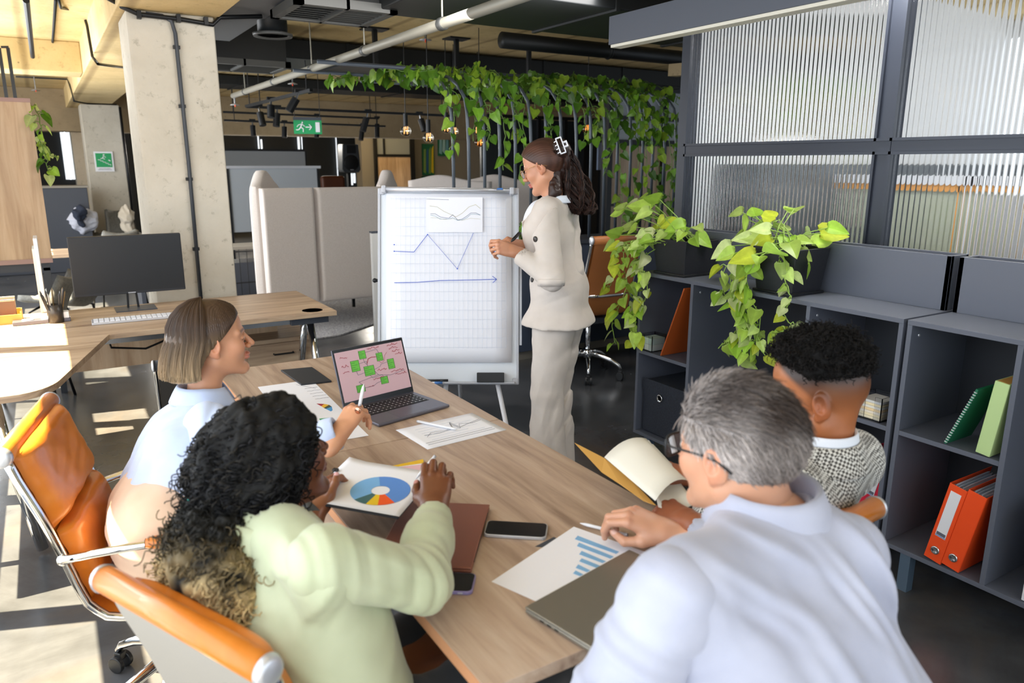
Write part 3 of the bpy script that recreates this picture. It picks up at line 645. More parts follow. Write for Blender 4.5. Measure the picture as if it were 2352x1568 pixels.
# monitor
Ym = 4.93; a = Yp(152, 546, Ym); b = Yp(414, 532, Ym); c = Yp(172, 684, Ym); d = Yp(427, 663, Ym)
t = thing('monitor', 'large black computer monitor on the corner desk', 'monitor', ((a.x+b.x)/2, Ym, .75))
hw = (d.x-c.x)/2; z0 = c.z-.75+.0; z1 = a.z-.75
MB().bb(-hw, hw, 0, .035, z0, z1).build('panel', MAT['monitor_black'], t, bevel=.004)
MB().bb(-hw+.006, hw-.006, -.003, .0, z0+.016, z1-.006).build('screen', MAT['screen_black2'] if 'screen_black2' in MAT else P('screen_black2', '#191c20', .38), t)
MB().bb(-.02, .02, -.004, .0, z0+.004, z0+.009).build('badge', MAT['alu'], t)
m = MB(); m.bar((-.028, .02, .004), (-.022, .02, z0+.03), .006, .012); m.bar((.028, .02, .004), (.022, .02, z0+.03), .006, .012); m.build('stand', MAT['black_metal'], t)
MB().prism([(-.10, -.09), (.12, -.09), (.12, .08), (-.10, .08)], 0, .006).build('foot', MAT['charcoal'], t, bevel=.002)
k0 = Zp(248, 735, .76); k1 = Zp(385, 708, .76); k_ = (k1-k0)
t = thing('keyboard', 'slim silver white keyboard in front of the monitor', 'keyboard', (.36, 4.56, .75), R(-2))
MB().bb(-.22, .22, -.055, .06, 0, .014).build('body', MAT['alu'], t, bevel=.004)
m = MB()
for r_ in range(4):
    for q in range(16): m.bb(-.21+q*.0262, -.21+q*.0262+.022, -.045+r_*.025, -.045+r_*.025+.021, .014, .017)
m.build('keys', MAT['white_plastic'], t)
# things at the left of the desk
p = Zp(130, 740, .75)
t = thing('pen_cup', 'dark mesh cup full of pens on the corner desk', 'pen holder', p)
m = MB(); m.lathe([(.038, 0), (.04, .1), (.0385, .1), (.0365, .004), (0, .004)], n=24); m.build('cup', P('mesh_cup', '#3a3633', .3, alpha=.75), t, smooth=True)
rs = random.Random(5)
for i in range(11):
    a = rs.random()*6.3; q = Vector((math.cos(a)*.02, math.sin(a)*.02, .006)); e = Vector((math.cos(a)*.05+rs.uniform(-.01, .01), math.sin(a)*.045, .15+rs.random()*.03))
    MB().tube([q, e, e+(e-q).normalized()*.012], [.004, .004, .001], 8).build('pen', P('pen%d' % (i % 4), ['#1c1e22', '#2a2c30', '#6d5a3a', '#8d9196'][i % 4], .35), t, smooth=True)
t = thing('power_outlet_strip', 'grey desk outlet box with round white sockets beside the pen cup', 'power socket', Zp(80, 745, .75))
MB().bb(-.10, .17, .0, .075, 0, .02).build('body', MAT['space_grey'], t, bevel=.003)
for x in (-.03, .06): MB().lathe([(0, .023), (.02, .022), (.026, .026), (.03, .021)], (x, .037, 0), 20).build('socket', MAT['white_plastic'], t, smooth=True)
MB().bb(.115, .165, -.0, .06, .02, .055).build('plug', MAT['white_plastic'], t, bevel=.004)
t = thing('letter_box', 'cardboard coloured document box at the left edge of the desk', 'box', Zp(10, 745, .75))
m = MB(); m.bb(-.12, .085, -.01, 0, 0, .05); m.bb(.078, .085, -.0, .16, 0, .06); m.bb(-.12, .085, .15, .16, 0, .06); m.bb(-.12, .08, 0, .15, 0, .005); m.build('tray', P('yellow_wood', '#dba34a', .6), t)
for i in range(4): MB().bb(-.11, .06, .03+.028*i, .05+.028*i, .006, .12+.004*i).build('file', P('file%d' % (i % 2), ['#7b5b45', '#b9ab92'][i % 2], .7), t)
a = Yp(88, 700, 4.97)
t = thing('desk_divider', 'thin white board standing upright on the desk behind the pen cup', 'panel', (Zp(103, 712, .76).x, Zp(103, 712, .76).y-.03, .751))
o = MB().bb(-.008, .012, -.0, .22, 0, .43).build('board', MAT['white_plastic'], t, bevel=.002); MB().bb(-.02, -.008, 0, .22, 0, .37).build('edge_strip', MAT['paper_warm'], t)
# wood cabinet with a trailing plant behind the desk
t = thing('wood_cabinet', 'tall light wood cabinet panel on a grey frame at the left edge', 'cabinet', (0, 6.0, 0))
MB().bb(-.62, .0, 0, .36, .96, 1.99).build('front_panel', MAT['oak_z'], t)
P('mauve_edge', '#a98b85', .6); MB().bb(-.62, .002, -.004, .362, 1.985, 2.01).build('edge_band', MAT['mauve_edge'], t); MB().bb(-.62, .002, -.004, .362, .935, .965).build('edge_band', MAT['mauve_edge'], t)
m = MB(); m.bb(-.62, -.02, .02, .34, .88, .935); m.bb(-.06, -.02, .02, .06, 0, .9); m.bb(-.06, -.02, .3, .34, 0, .9); m.bb(-.6, -.56, .02, .06, 0, .9); m.build('steel_frame', MAT['charcoal'], t)
# ================================================================ office chairs
PR = [(-.365, .965), (-.345, .90), (-.30, .78), (-.262, .66), (-.236, .56), (-.215, .50), (-.17, .455), (-.10, .44), (0, .438), (.12, .442), (.22, .448), (.27, .44), (.295, .418)]
def prof(s):
    L = [0]
    for i in range(1, len(PR)): L.append(L[-1]+math.dist(PR[i], PR[i-1]))
    x = s*L[-1]
    for i in range(1, len(PR)):
        if x <= L[i] or i == len(PR)-1:
            f = (x-L[i-1])/(L[i]-L[i-1]); a, b = PR[i-1], PR[i]; p = (a[0]+(b[0]-a[0])*f, a[1]+(b[1]-a[1])*f)
            # smooth normal
            j0 = max(i-2, 0); j1 = min(i+1, len(PR)-1); d = Vector((PR[j1][0]-PR[j0][0], PR[j1][1]-PR[j0][1])).normalized()
            return p, (-d.y, d.x)
def pad(s0, s1, w, T, up, ex=8, seed=0):
    m = MB(); nu, nv = 22, 26
    def top(u, v, side):
        U = u*2-1; Vv = v*2-1; th = T*((1-abs(U)**ex)*(1-abs(Vv)**ex))**.5 if side > 0 else 0
        p, n = prof(s0+(s1-s0)*v)
        wr = .0022*math.sin(u*19+seed+3*math.sin(v*5))*math.sin(v*13+seed*2) if side > 0 else 0
        o = up+th+wr
        return (U*w*(1-.012*abs(Vv)**6), p[0]+n[0]*o, p[1]+n[1]*o)
    m.grid(lambda u, v: top(u, v, 1), nu, nv); m.grid(lambda u, v: top(1-u, v, 0), nu, nv); return m
def make_chair(label, plain=False, leath='orange_leather', arms=True, back_label=None, group=None):
    t = thing('office_chair', label, 'chair', (0, 0, 0), group=group); Lm = MAT[leath]; W_ = .245
    for s in (-1, 1):
        MB().tube([(s*(W_+.012), y, z) for y, z in [prof(i/30)[0] for i in range(31)]], .0125, 10).build('side_rail', MAT['chrome'], t, smooth=True)
    sl = pad(.0, 1., W_, .004, -.004).build('leather_sling', [Lm], t, smooth=True)
    bk = MB(); bk.grid(lambda u, v: ((u*2-1)*W_*.97, prof(.01+v*.5)[0][0]-.016, prof(.01+v*.5)[0][1]-.008), 4, 20); bk.build('back_panel', MAT['back_mesh'] if not plain else Lm, t, smooth=True)
    MB().tube([(-W_-.02, -.372, .967), (W_+.02, -.372, .967)], .027, 18).build('top_roll', Lm, t, smooth=True)
    for s in (-1, 1): MB().lathe([(0, .006), (.018, .006), (.026, .002), (.03, -.01), (.0, -.012)], (s*(W_+.025), -.372, .967), 20, Matrix.Rotation(R(90*s), 3, 'Y')).build('end_cap', MAT['alu'], t, smooth=True)
    if plain: pad(.01, .5, W_-.01, .03, .004, seed=2).build('back_pad', Lm, t, smooth=True)
    else:
        pad(.0, .235, W_-.012, .05, .006, seed=1).build('back_pad', Lm, t, smooth=True); pad(.245, .47, W_-.012, .05, .006, seed=5).build('back_pad', Lm, t, smooth=True)
    pad(.60, .985, W_-.012, .055, .006, seed=9).build('seat_pad', Lm, t, smooth=True)
    MB().tube([(-W_, -.25, .60), (-.1, -.29, .60), (.1, -.29, .60), (W_, -.25, .60)], .011, 8).build('back_brace', MAT['chrome'], t, smooth=True)
    if arms:
        for s in (-1, 1):
            x = s*(W_+.03)
            ar = MB().tube([(s*(W_+.01), -.262, .655), (x, -.255, .66), (s*(W_+.05), -.18, .675), (s*(W_+.055), -.05, .682), (s*(W_+.055), .17, .682), (s*(W_+.055), .21, .67), (s*(W_+.05), .225, .63), (s*(W_+.02), .16, .47)], .0125, 10).build('armrest', MAT['chrome'], t, smooth=True)
            p = MB(); p.grid(lambda u, v: (s*(W_+.055)+.026*math.cos(u*2*math.pi)*(1-abs(v*2-1)**10*.3), -.04+.24*v, .686+.017*math.sin(u*2*math.pi)*(1-abs(v*2-1)**10*.3)), 16, 14, True)
            p.add([(s*(W_+.055)+.02*math.cos(a*math.pi/8), y, .686+.013*math.sin(a*math.pi/8)) for y in (-.041, .201) for a in range(16)], [tuple(range(16)), tuple(range(16, 32))]); p.build('arm_pad', Lm, ar, smooth=True)
            MB().sph((s*(W_+.02), -.262, .655), .017, 12, 8).build('pivot', MAT['chrome'], ar, smooth=True)
    MB().cyl((0, 0, .17), (0, 0, .40), .024, 16).build('gas_column', MAT['chrome'], t, smooth=True)
    m = MB(); m.box((0, -.02, .405), (.16, .22, .045)); m.bar((-W_, -.06, .42), (W_, -.06, .42), .03, .015); m.bar((-W_, .08, .42), (W_, .08, .42), .03, .015); m.build('tilt_mechanism', MAT['charcoal'], t, bevel=.006)
    MB().tube([(.06, 0, .40), (.2, .0, .385)], .006, 8).build('lever', MAT['black_metal'], t)
    MB().lathe([(.0, .19), (.035, .19), (.05, .17), (.045, .13), (0, .12)], n=20).build('hub', MAT['chrome'], t, smooth=True)
    for i in range(5):
        a = R(72*i+20); dx, dy = math.cos(a), math.sin(a)
        L_ = MB().tube([(dx*.03, dy*.03, .155), (dx*.12, dy*.12, .15), (dx*.22, dy*.22, .128), (dx*.285, dy*.285, .10), (dx*.305, dy*.305, .075)], [.022, .02, .017, .014, .012], 10).build('base_leg', MAT['chrome'], t, smooth=True)
        m = MB(); px_, py_ = -dy, dx
        for s in (-1, 1): m.tube([(dx*.30+px_*s*.012, dy*.30+py_*s*.012, .03), (dx*.30+px_*s*.03, dy*.30+py_*s*.03, .03)], .03, 16)
        m.box((dx*.30, dy*.30, .055), (.03, .03, .03), (0, 0, a)); m.build('caster', MAT['dark_plastic'], L_, bevel=.004)
    return t
ch1 = make_chair('orange leather office chair behind the woman in the pale blue shirt'); ch1.location = (.215, 2.26, 0); ch1.rotation_euler = (0, 0, R(-103)); ch1.scale = (.92, .9, .93)
def recopy(src, label, loc, rz): c = copy_tree(src); c['label'] = label; c.location = loc; c.rotation_euler = (0, 0, R(rz)); return c
ch2 = recopy(ch1, 'orange leather office chair seen from behind under the woman with the ponytail', (.402, 1.346, 0), -65.5); ch2.scale = (.86, .88, .90)
br_ = Zp(2024, 1098, .94); bc_ = br_-Vector((.225, .02, 0)); ch4 = recopy(ch1, 'orange leather office chair of the curly haired man in the checked blazer', (bc_.x-.09*.33, bc_.y+.33, 0), 5); ch4.scale = (.86, .88, .975); ch4.scale = (.86, .88, .90)
ch3 = make_chair('tan leather office chair standing beyond the standing woman beside the shelf', plain=True, arms=False, leath='tan_leather'); ch3.location = (3.44, 4.45, -.0); ch3.rotation_euler = (0, 0, R(-6)); ch3.scale = (.82, 1, 1.12)
P('black_leather', '#17181b', .35); bq = Zp(527, 800, .86); ch5 = make_chair('black office chair back showing between the blonde woman and the corner desk', plain=True, arms=False, leath='black_leather'); ch5.location = (bq.x-.09, bq.y+.33, 0); ch5.rotation_euler = (0, 0, R(-8)); ch5.scale = (.58, .8, .84)
# ================================================================ grey shelf units with planter boxes on top
SX, SD = 2.625, 3.03
def shelf(y0, y1, ys_, label, boards):
    t = thing('shelf_unit', label, 'shelf', (SX, (y0+y1)/2, 0)); yc = (y0+y1)/2; T = .018; d = SD-SX; H0, H1 = .155, 1.05
    a, b = y0-yc, y1-yc
    MB().bb(d-.012, d, a, b, H0, H1).build('back_panel', MAT['shelf_back'], t)
    MB().bb(0, d, a, b, H1-T, H1).build('top_board', MAT['shelf_grey'], t, bevel=.001); MB().bb(0, d, a, b, H0, H0+T).build('bottom_board', MAT['shelf_grey'], t, bevel=.001)
    n = len(ys_)-1; YY = [max(min(v-yc, b-T/2), a+T/2) for v in ys_]
    for i in range(n+1):
        y = YY[i]; MB().bb(0.001, d-.012, y-T/2, y+T/2, H0+T, H1-T).build('side_board' if i in (0, n) else 'divider', MAT['shelf_grey'], t, bevel=.001)
    for i, z in boards: y = YY[i]; y2 = YY[i+1]; MB().bb(0.002, d-.012, y+T/2, y2-T/2, z-T/2, z+T/2).build('shelf_board', MAT['shelf_grey'], t, bevel=.001)
    for i in range(n): y = YY[i+1]-T/2; MB().lathe([(.0, .0), (.006, 0), (.005, .003), (0, .003)], (.05, y-.001, H1-.06), 10, Matrix.Rotation(R(90), 3, 'X')).build('cam_screw', MAT['alu'], t)
    for y in (a+.1, b-.1):
        for x in (.01, d-.06): MB().bb(x, x+.04, y-.02, y+.02, 0, H0).build('leg', MAT['shelf_leg'], t)
    # planter box on the rear half of the top
    p = MB(); x0, x1 = .285, d; z1 = 1.262
    p.bb(x0, x0+T, a+.01, b-.004, H1, z1); p.bb(x1-T, x1, a+.01, b-.004, H1, z1); p.bb(x0, x1, a+.01, a+.01+T, H1, z1-.001); p.bb(x0, x1, b-.004-T, b-.004, H1, z1-.001); p.bb(x0+T, x1-T, a+.03, b-.025, H1+.10, H1+.11)
    p.build('planter_box', MAT['shelf_grey'], t, bevel=.001); return t
P('shelf_leg', '#4f6173', .4)
shelf(1.515, 2.965, [1.51, 1.923, 2.583, 2.97], 'dark grey cube shelf unit with the two trailing plants on top', [(0, .62), (1, .40), (2, .62)])
shelf(.06, 1.50, [.06, .40, 1.121, 1.51], 'dark grey cube shelf unit at the right edge with the orange binders', [(2, .62), (0, .62)])
# ================================================================ ribbed glass partition wall
XG = 3.1; m = MB(); ys = [-1.5, .79, 1.955, 3.165]; zs = [0, 1.2, 1.675, 2.6]; g_ = .022
for y in ys[1:]: m.bb(XG-.03, XG+.03, y-.03, y+.03, 0, 2.8)
m.bb(XG-.027, XG+.027, -1.5, 3.19, 1.675-.022, 1.675+.022); m.bb(XG-.027, XG+.027, -1.5, 3.19, .9, .95); m.bb(XG-.027, XG+.027, -1.5, 3.19, 2.76, 2.8)
for i in range(3):
    for (a, b) in ((.95, 1.653), (1.697, 2.76)):
        for y in (ys[i]+.03, ys[i+1]-.042): m.bb(XG-.042, XG-.028, y, y+.012, a, b)
        m.bb(XG-.042, XG-.028, ys[i], ys[i+1], a, a+.012); m.bb(XG-.042, XG-.028, ys[i], ys[i+1], b-.012, b)
struct(m.build('wall_glass_frame', MAT['frame_dark'])); bpy.data.objects['wall_glass_frame'].name = 'trim_9'
k = 30
for i in range(3):
    for (a, b) in ((.95, 1.653), (1.697, 2.76)):
        struct(MB().quad((XG, ys[i]+.02, a), (XG, ys[i+1]-.02, a), (XG, ys[i+1]-.02, b), (XG, ys[i]+.02, b)).build('window_%d' % k, MAT['ribbed_glass'])); k += 1
struct(MB().bb(XG-.02, XG+.02, -1.5, 3.16, 0, .9).build('trim_10', MAT['charcoal']))
# behind the glass: bright room with a white framed board
struct(MB().bb(3.2, 6.5, 3.24, 3.3, 0, ZC).build('wall_meeting_left', MAT['wall_white']))
t = thing('framed_board', 'white framed board with an orange inner edge standing behind the ribbed glass', 'board', (4.0, 0, 0)); q0 = Xp(1868, 393, 4.0); q1 = Xp(2232, 400, 4.0)
ya, yb_ = q0.y, q1.y; zt = q0.z-.02
m = MB(); m.bb(-.02, .02, yb_, ya, zt-.05, zt); m.bb(-.02, .02, yb_, yb_+.05, .8, zt); m.bb(-.02, .02, ya-.05, ya, .8, zt); m.build('outer_frame', MAT['white_plastic'], t)
m = MB(); m.bb(-.015, .015, yb_+.05, ya-.05, zt-.085, zt-.05); m.bb(-.015, .015, yb_+.05, yb_+.085, .8, zt-.05); m.bb(-.015, .015, ya-.085, ya-.05, .8, zt-.05); m.build('inner_edge', P('orange_wood', '#cf9145', .6), t)
MB().bb(-.005, .012, yb_+.08, ya-.08, .8, zt-.08).build('panel', P('pale_sage', '#a5aa98', .7), t)
MB().bb(-.02, .02, yb_, ya, .0, .8).build('stand', MAT['white_plastic'], t)
t = thing('side_cabinet', 'dark cabinet seen dimly behind the ribbed glass', 'cabinet', (4.2, 3.05, 0)); MB().bb(-.85, .85, -.15, .17, 0, 1.60).build('body', P('cab_grey', '#50565c', .6), t, bevel=.01); MB().bb(-.01, .01, -.16, -.15, .1, 1.5).build('door_gap', MAT['black_metal'], t)
t = thing('window_sill_shelf', 'white window sill behind the ribbed glass', 'shelf'); MB().bb(6.2, 6.5, -1.5, 5.2, .8, 1.35).build('sill', MAT['wall_white'], t)
# ================================================================ flip chart
fc = Dp(1029, 657, 3.78); ft = thing('flip_chart', 'white flip chart easel with squared paper between the sofa booth and the standing woman', 'flip chart', fc)
ft.matrix_world = Matrix(((_r2.x, -_fw.x*-1, _u2.x, fc.x), (_r2.y, _fw.y, _u2.y, fc.y), (_r2.z, _fw.z, _u2.z, fc.z), (0, 0, 0, 1)))
sc = 3.78/F
def fpx(x, y): return ((x-1029)*sc, -(y-657)*sc)
X0, Z1 = fpx(869, 433); X1, Z0 = fpx(1191, 882)
MB().bb(X0, X1, 0, .02, Z0, Z1).build('board', MAT['gloss_white'], ft, bevel=.006)
m = MB(); e = .012; m.bb(X0-.002, X0+e, -.008, .022, Z0, Z1); m.bb(X1-e, X1+.002, -.008, .022, Z0, Z1); m.bb(X0, X1, -.008, .022, Z1-e, Z1+.002); m.bb(X0, X1, -.008, .022, Z0-.002, Z0+e); m.build('rim', MAT['grey_plastic'], ft, bevel=.003)
for sx in (X0, X1-.032):
    for z in (Z0, Z1-.032): MB().bb(sx, sx+.032, -.012, .024, z, z+.032).build('corner_cap', MAT['grey_plastic'], ft, bevel=.006)
q0 = fpx(884, 437); q1 = fpx(1176, 441)
m = MB(); m.tube([(q0[0], -.03, q0[1]), (q1[0], -.03, q1[1])], .013, 14); cl = m.build('paper_clamp', MAT['alu'], ft, smooth=True)
for q in (q0, q1): MB().bb(q[0]-.012, q[0]+.012, -.045, -.005, q[1]-.02, q[1]+.018).build('clamp_knob', MAT['grey_plastic'], cl, bevel=.007)
MB().bb(fpx(1142, 437)[0], fpx(1155, 437)[0], -.0445, -.043, q0[1]-.006, q0[1]+.003).build('blue_label', MAT['blue_plastic'], cl)
MB().bb(X0+.06, X1-.02, -.035, 0, Z0+.004, Z0+.014).build('tray', MAT['grey_plastic'], ft, bevel=.002)
# legs in world space
inv = ft.matrix_world.inverted()
def fl(p, q, name): MB().tube([inv @ Vector(p), inv @ Vector(q)], .0125, 12).build(name, MAT['white_plastic'], ft, smooth=True)
bl = ft.matrix_world @ Vector((X0+.40, .03, Z0+.1)); 
fl(ft.matrix_world @ Vector((fpx(1140, 860)[0], .03, Z0+.03)), Zp(1195, 1130, 0.0), 'leg'); fl(ft.matrix_world @ Vector((fpx(1024, 860)[0], .03, Z0+.03)), Zp(1010, 1150, 0.0), 'leg')
bc = ft.matrix_world @ Vector((0, .03, Z1-.1)); fl(bc, (bc.x+.35, bc.y+.55, 0), 'leg')
m = MB(); X2 = fpx(1193, 640)[0]; m.bb(X2, X2+.012, .03, .05, -.3, .12); m.build('side_arm', MAT['alu'], ft)
m = MB(); m.cyl((X0-.02, .01, .03), (X0, .01, .03), .008, 8); m.sph((X0-.02, .01, .03), .012, 10, 6); m.build('side_knob', MAT['black_metal'], ft, smooth=True)
# paper pad with drawn chart
pt = thing('paper_pad', 'large squared paper sheet with a hand drawn blue graph on the flip chart', 'paper', (0, 0, 0)); pt.matrix_world = ft.matrix_world.copy()
A, Bq = fpx(888, 446); C_, D_ = fpx(1175, 832)
m = MB(); m.grid(lambda u, v: (A+(C_-A)*u, -.012-.006*math.sin(v*2.2)*(u-.3), Bq+(D_-Bq)*v), 8, 12); m.build('sheet', MAT['paper'], pt, smooth=True, solid=.002)
def line(pts, w, mat, name, y=-.0225, par=pt):
    m = MB(); pts = [fpx(*p) for p in pts]
    for a, b in zip(pts[:-1], pts[1:]): m.bar((a[0], y, a[1]), (b[0], y, b[1]), w, .0008, (0, 1, 0))
    return m.build(name, mat, par)
m = MB()
for i in range(25):
    x = 900+i*10.9; a = fpx(x, 455); b = fpx(x+(1 if i else 0), 800); m.bar((a[0], -.0215, a[1]), (b[0], -.0215, b[1]), .0011, .0006, (0, 1, 0))
for j in range(17):
    y = 458+j*21.2; a = fpx(898, y); b = fpx(1163, y); m.bar((a[0], -.0215, a[1]), (b[0], -.0215, b[1]), .0011, .0006, (0, 1, 0))
m.build('grid_lines', MAT['grid_ink'], pt)
line([(907, 578), (952, 580), (983, 540)], .0026, MAT['blue_ink'], 'drawn_line'); line([(983, 540), (1051, 618), (1088, 536)], .0016, MAT['blue_ink'], 'drawn_line')
line([(907, 650), (960, 649), (1010, 645), (1060, 644), (1141, 642)], .0028, MAT['blue_ink'], 'drawn_arrow'); line([(1131, 635), (1141, 642), (1132, 650)], .0026, MAT['blue_ink'], 'arrow_head')
for q in ((907, 563), (907, 578), (983, 540), (1051, 618), (1135, 579), (1147, 582)): a = fpx(*q); MB().sph((a[0], -.0225, a[1]), (.0035, .0008, .0035), 10, 5).build('ink_dot', MAT['blue_ink'], pt)
st = thing('printed_sheet', 'small printed line chart sheet fixed on the flip chart paper', 'paper'); st.matrix_world = ft.matrix_world.copy()
a = fpx(980, 455); b = fpx(1109, 535); MB().bb(a[0], b[0], -.026, -.0245, b[1], a[1]).build('sheet', MAT['paper'], st)
P('ink_olive', '#b9b48e', .7); P('ink_teal', '#6f97a8', .7); P('ink_navy', '#4c5c80', .7)
line([(988, 475), (1005, 477), (1020, 487), (1048, 500), (1062, 492), (1078, 477), (1093, 472), (1104, 481)], .0016, MAT['ink_olive'], 'graph_line', -.0268, st)
line([(990, 493), (1001, 493), (1012, 500), (1022, 502), (1032, 503), (1041, 495), (1052, 507), (1062, 505), (1073, 498), (1082, 491), (1094, 491), (1104, 496)], .0016, MAT['ink_navy'], 'graph_line', -.0268, st)
line([(990, 496), (1001, 498), (1012, 505), (1022, 505), (1032, 505), (1041, 502), (1052, 508), (1062, 507), (1073, 502), (1082, 494), (1094, 494), (1104, 496)], .0014, MAT['ink_teal'], 'graph_line', -.0268, st)
line([(990, 502), (1003, 502), (1022, 506), (1041, 504), (1062, 508), (1082, 503), (1104, 505)], .001, MAT['ink_olive'], 'graph_line', -.0268, st)
line([(981, 459), (1032, 461)], .0016, MAT['grey_ink'], 'title_text', -.0268, st)
er = thing('board_eraser', 'black board eraser on the lower right of the flip chart', 'eraser'); er.matrix_world = ft.matrix_world.copy()
a = fpx(1096, 855); b = fpx(1158, 877); MB().bb(a[0], b[0], -.04, -.0, b[1], a[1]).build('felt_block', MAT['charcoal'], er, bevel=.003); MB().bb(a[0], b[0], -.045, -.04, b[1], a[1]).build('grip', MAT['dark_plastic'], er, bevel=.002)
for (x0, x1, y, mt, lb) in ((976, 1030, 873, 'dark_plastic', 'black marker lying on the flip chart tray'), (985, 1018, 878, 'blue_plastic', 'blue and white marker lying in front of the black marker on the tray')):
    mk = thing('marker', lb, 'marker'); mk.matrix_world = ft.matrix_world.copy(); a = fpx(x0, y); b = fpx(x1, y)
    MB().tube([(a[0], -.02 if mt[0] == 'd' else -.036, a[1]), (b[0], -.02 if mt[0] == 'd' else -.036, b[1])], .006, 10).build('barrel', MAT['white_plastic'] if mt[0] == 'b' else MAT[mt], mk, smooth=True); MB().tube([(b[0]-.04, -.02 if mt[0] == 'd' else -.036, b[1]), (b[0], -.02 if mt[0] == 'd' else -.036, b[1])], .0068, 10).build('cap', MAT[mt], mk, smooth=True)
# ================================================================ sofa booths
def sofa_panel(m, f, hfun, thick, n=40, r=.05):
    """upholstered wall along a plan curve f(u)->(x,y), height hfun(u), built as a rounded closed loop"""
    def pt(a, u):
        p = Vector(f(u)); q = Vector(f(min(u+.01, 1))); q2 = Vector(f(max(u-.01, 0))); d = (q-q2).normalized(); nrm = Vector((d.y, -d.x))
        h = hfun(u); z0 = .24; hh = (h-z0)/2; ang = a*2*math.pi; e = .28
        cx_ = math.copysign(abs(math.cos(ang))**e, math.cos(ang))*thick/2; cz = math.copysign(abs(math.sin(ang))**e, math.sin(ang))*hh
        ed = min(1, (1-abs(2*u-1))*14)**.5; cx_ *= ed
        return (p.x+nrm.x*cx_, p.y+nrm.y*cx_, z0+hh+cz)
    m.grid(pt, 32, n, True)
sf = thing('sofa_booth', 'high backed beige sofa booth seen from behind left of the flip chart', 'sofa', (0, 0, 0)); Ys = 7.35
xl = Yp(582, 600, Ys).x; xm = Yp(728, 600, Ys).x; xr = Yp(885, 600, Ys).x; ht = Yp(700, 431, Ys).z
for (a, b) in ((xl+.10, xm-.004), (xm+.004, xr)):
    m = MB(); sofa_panel(m, lambda u: (a+(b-a)*u, Ys+.03*0), lambda u: ht, .16); m.build('back_panel', MAT['sofa_fabric'], sf, smooth=True)
for s, x in ((-1, xl+.06), (1, xr+.02)):
    m = MB(); sofa_panel(m, lambda u, x=x, s=s: ((x+.02+.42*u**1.4, Ys+.03+.5*u) if s < 0 else (x-.02+.34*u, Ys+.06+.35*u)), lambda u: ht+.165*math.exp(-((u-.38)/.25)**2)-.55*max(0, u-.7), .13); m.build('wing_panel', MAT['sofa_fabric'], sf, smooth=True)
MB().bb(xl+.2, xr-.1, Ys+.1, Ys+.75, .3, .48).build('seat_cushion', MAT['sofa_fabric'], sf, bevel=.04, seg=3)
m = MB()
for x in (xl+.2, xr-.12):
    for y in (Ys+.05, Ys+.7): m.bb(x-.015, x+.015, y-.015, y+.015, 0, .3)
m.build('legs', MAT['black_metal'], sf)
for (c0, c1x, Y, lb) in ((975, 1130, 8.7, 'beige sofa booth top curving up behind the first trellis poles'), (1115, 1235, 9.0, 'beige sofa booth top behind the trellis left of the standing woman')):
    s2 = thing('sofa_booth', lb, 'sofa'); a = Yp(c0, 420, Y).x; b = Yp(c1x, 420, Y).x; hz = Yp(1050, 402, Y).z; hw_ = Yp(1050, 418, Y).z
    m = MB(); sofa_panel(m, lambda u: (a+(b-a)*u, Y+.5*(1-u)), lambda u: hw_+(hz-hw_)*math.exp(-((u-.38)/.28)**2), .14); m.build('wing_panel', MAT['sofa_fabric'], s2, smooth=True)
    MB().bb(a+.2, b, Y+.2, Y+.9, .25, .5).build('seat_cushion', MAT['sofa_fabric'], s2, bevel=.04)
    for x in (a+.25, b-.1): MB().bb(x-.015, x+.015, Y+.3, Y+.33, 0, .3).build('leg', MAT['black_metal'], s2)
tag(MB().prism([(1.2, 6.6), (2.25, 6.75), (3.5, 7.6), (5, 8.3), (5, 10), (1.2, 10)], .001, .012).build('shaggy_rug', MAT['rug']), 'light grey rug on the floor under the beige sofa booth', 'rug')
cb = thing('display_board', 'narrow pale panel edge standing left of the flip chart', 'panel', (0, 0, 0)); a = Dp(860, 535, 4.6); b = Dp(868, 760, 4.6)
MB().bb(a.x-.02, a.x+.03, a.y, a.y+.03, 0, a.z).build('body', P('pale_panel', '#b8b8b6', .6), cb, bevel=.003); MB().bb(a.x-.022, a.x+.032, a.y-.002, a.y+.032, a.z, a.z+.01).build('top_edge', MAT['charcoal'], cb)
# wire racks seen between column and sofa
wrk = thing('wire_rack', 'dark wire rack seen between the concrete column and the sofa booth', 'rack', (1.62, 7.9, 0)); m = MB()
for i in range(9): m.bb(-.3+i*.075, -.295+i*.075, 0, .006, .05, .75)
for z in (.1, .4, .72): m.bb(-.32, .32, 0, .008, z, z+.012)
m.build('wires', MAT['black_metal'], wrk); MB().bb(-.32, .32, .05, .45, .74, .77).build('shelf_board', MAT['wall_grey'], wrk); MB().bb(-.32, .32, .1, .45, .2, .6).build('dark_box', MAT['charcoal'], wrk)
# ================================================================ far left: shell chairs with jackets, desks
def shell_chair(label, loc, rz, group=None):
    t = thing('shell_chair', label, 'chair', loc, R(rz), group)
    def f(u, v):
        U = u*2-1; s = v
        if s < .5: y = .22-.44*(s/.5); z = .46+.02*math.cos(s*6)+.03*U*U
        else: q = (s-.5)/.5; y = -.22-.12*q*q-.02*q; z = .46+.40*q
        w = .22*(1-.35*max(0, s-.6)**1.2*2); return (U*w, y+.06*U*U*max(0, (s-.5))*1.6, z+(.04*U*U if s > .3 else .02*U*U))
    m = MB(); m.grid(f, 14, 22); m.build('shell', MAT['grey_shell'], t, smooth=True, solid=.045)
    for sx in (-1, 1):
        for sy in (-1, 1): MB().tube([(sx*.12, sy*.1, .44), (sx*.19, sy*.16, .40), (sx*.23, sy*.22, 0)], .01, 8).build('leg', MAT['black_metal'], t, smooth=True)
    return t
shell_chair('grey shell chair with black metal legs behind the pen cup', (-.24, 5.75, 0), 78)
shell_chair('grey shell chair behind the left edge of the monitor, in front of the jackets', (.02, 7.3, 0), 60)
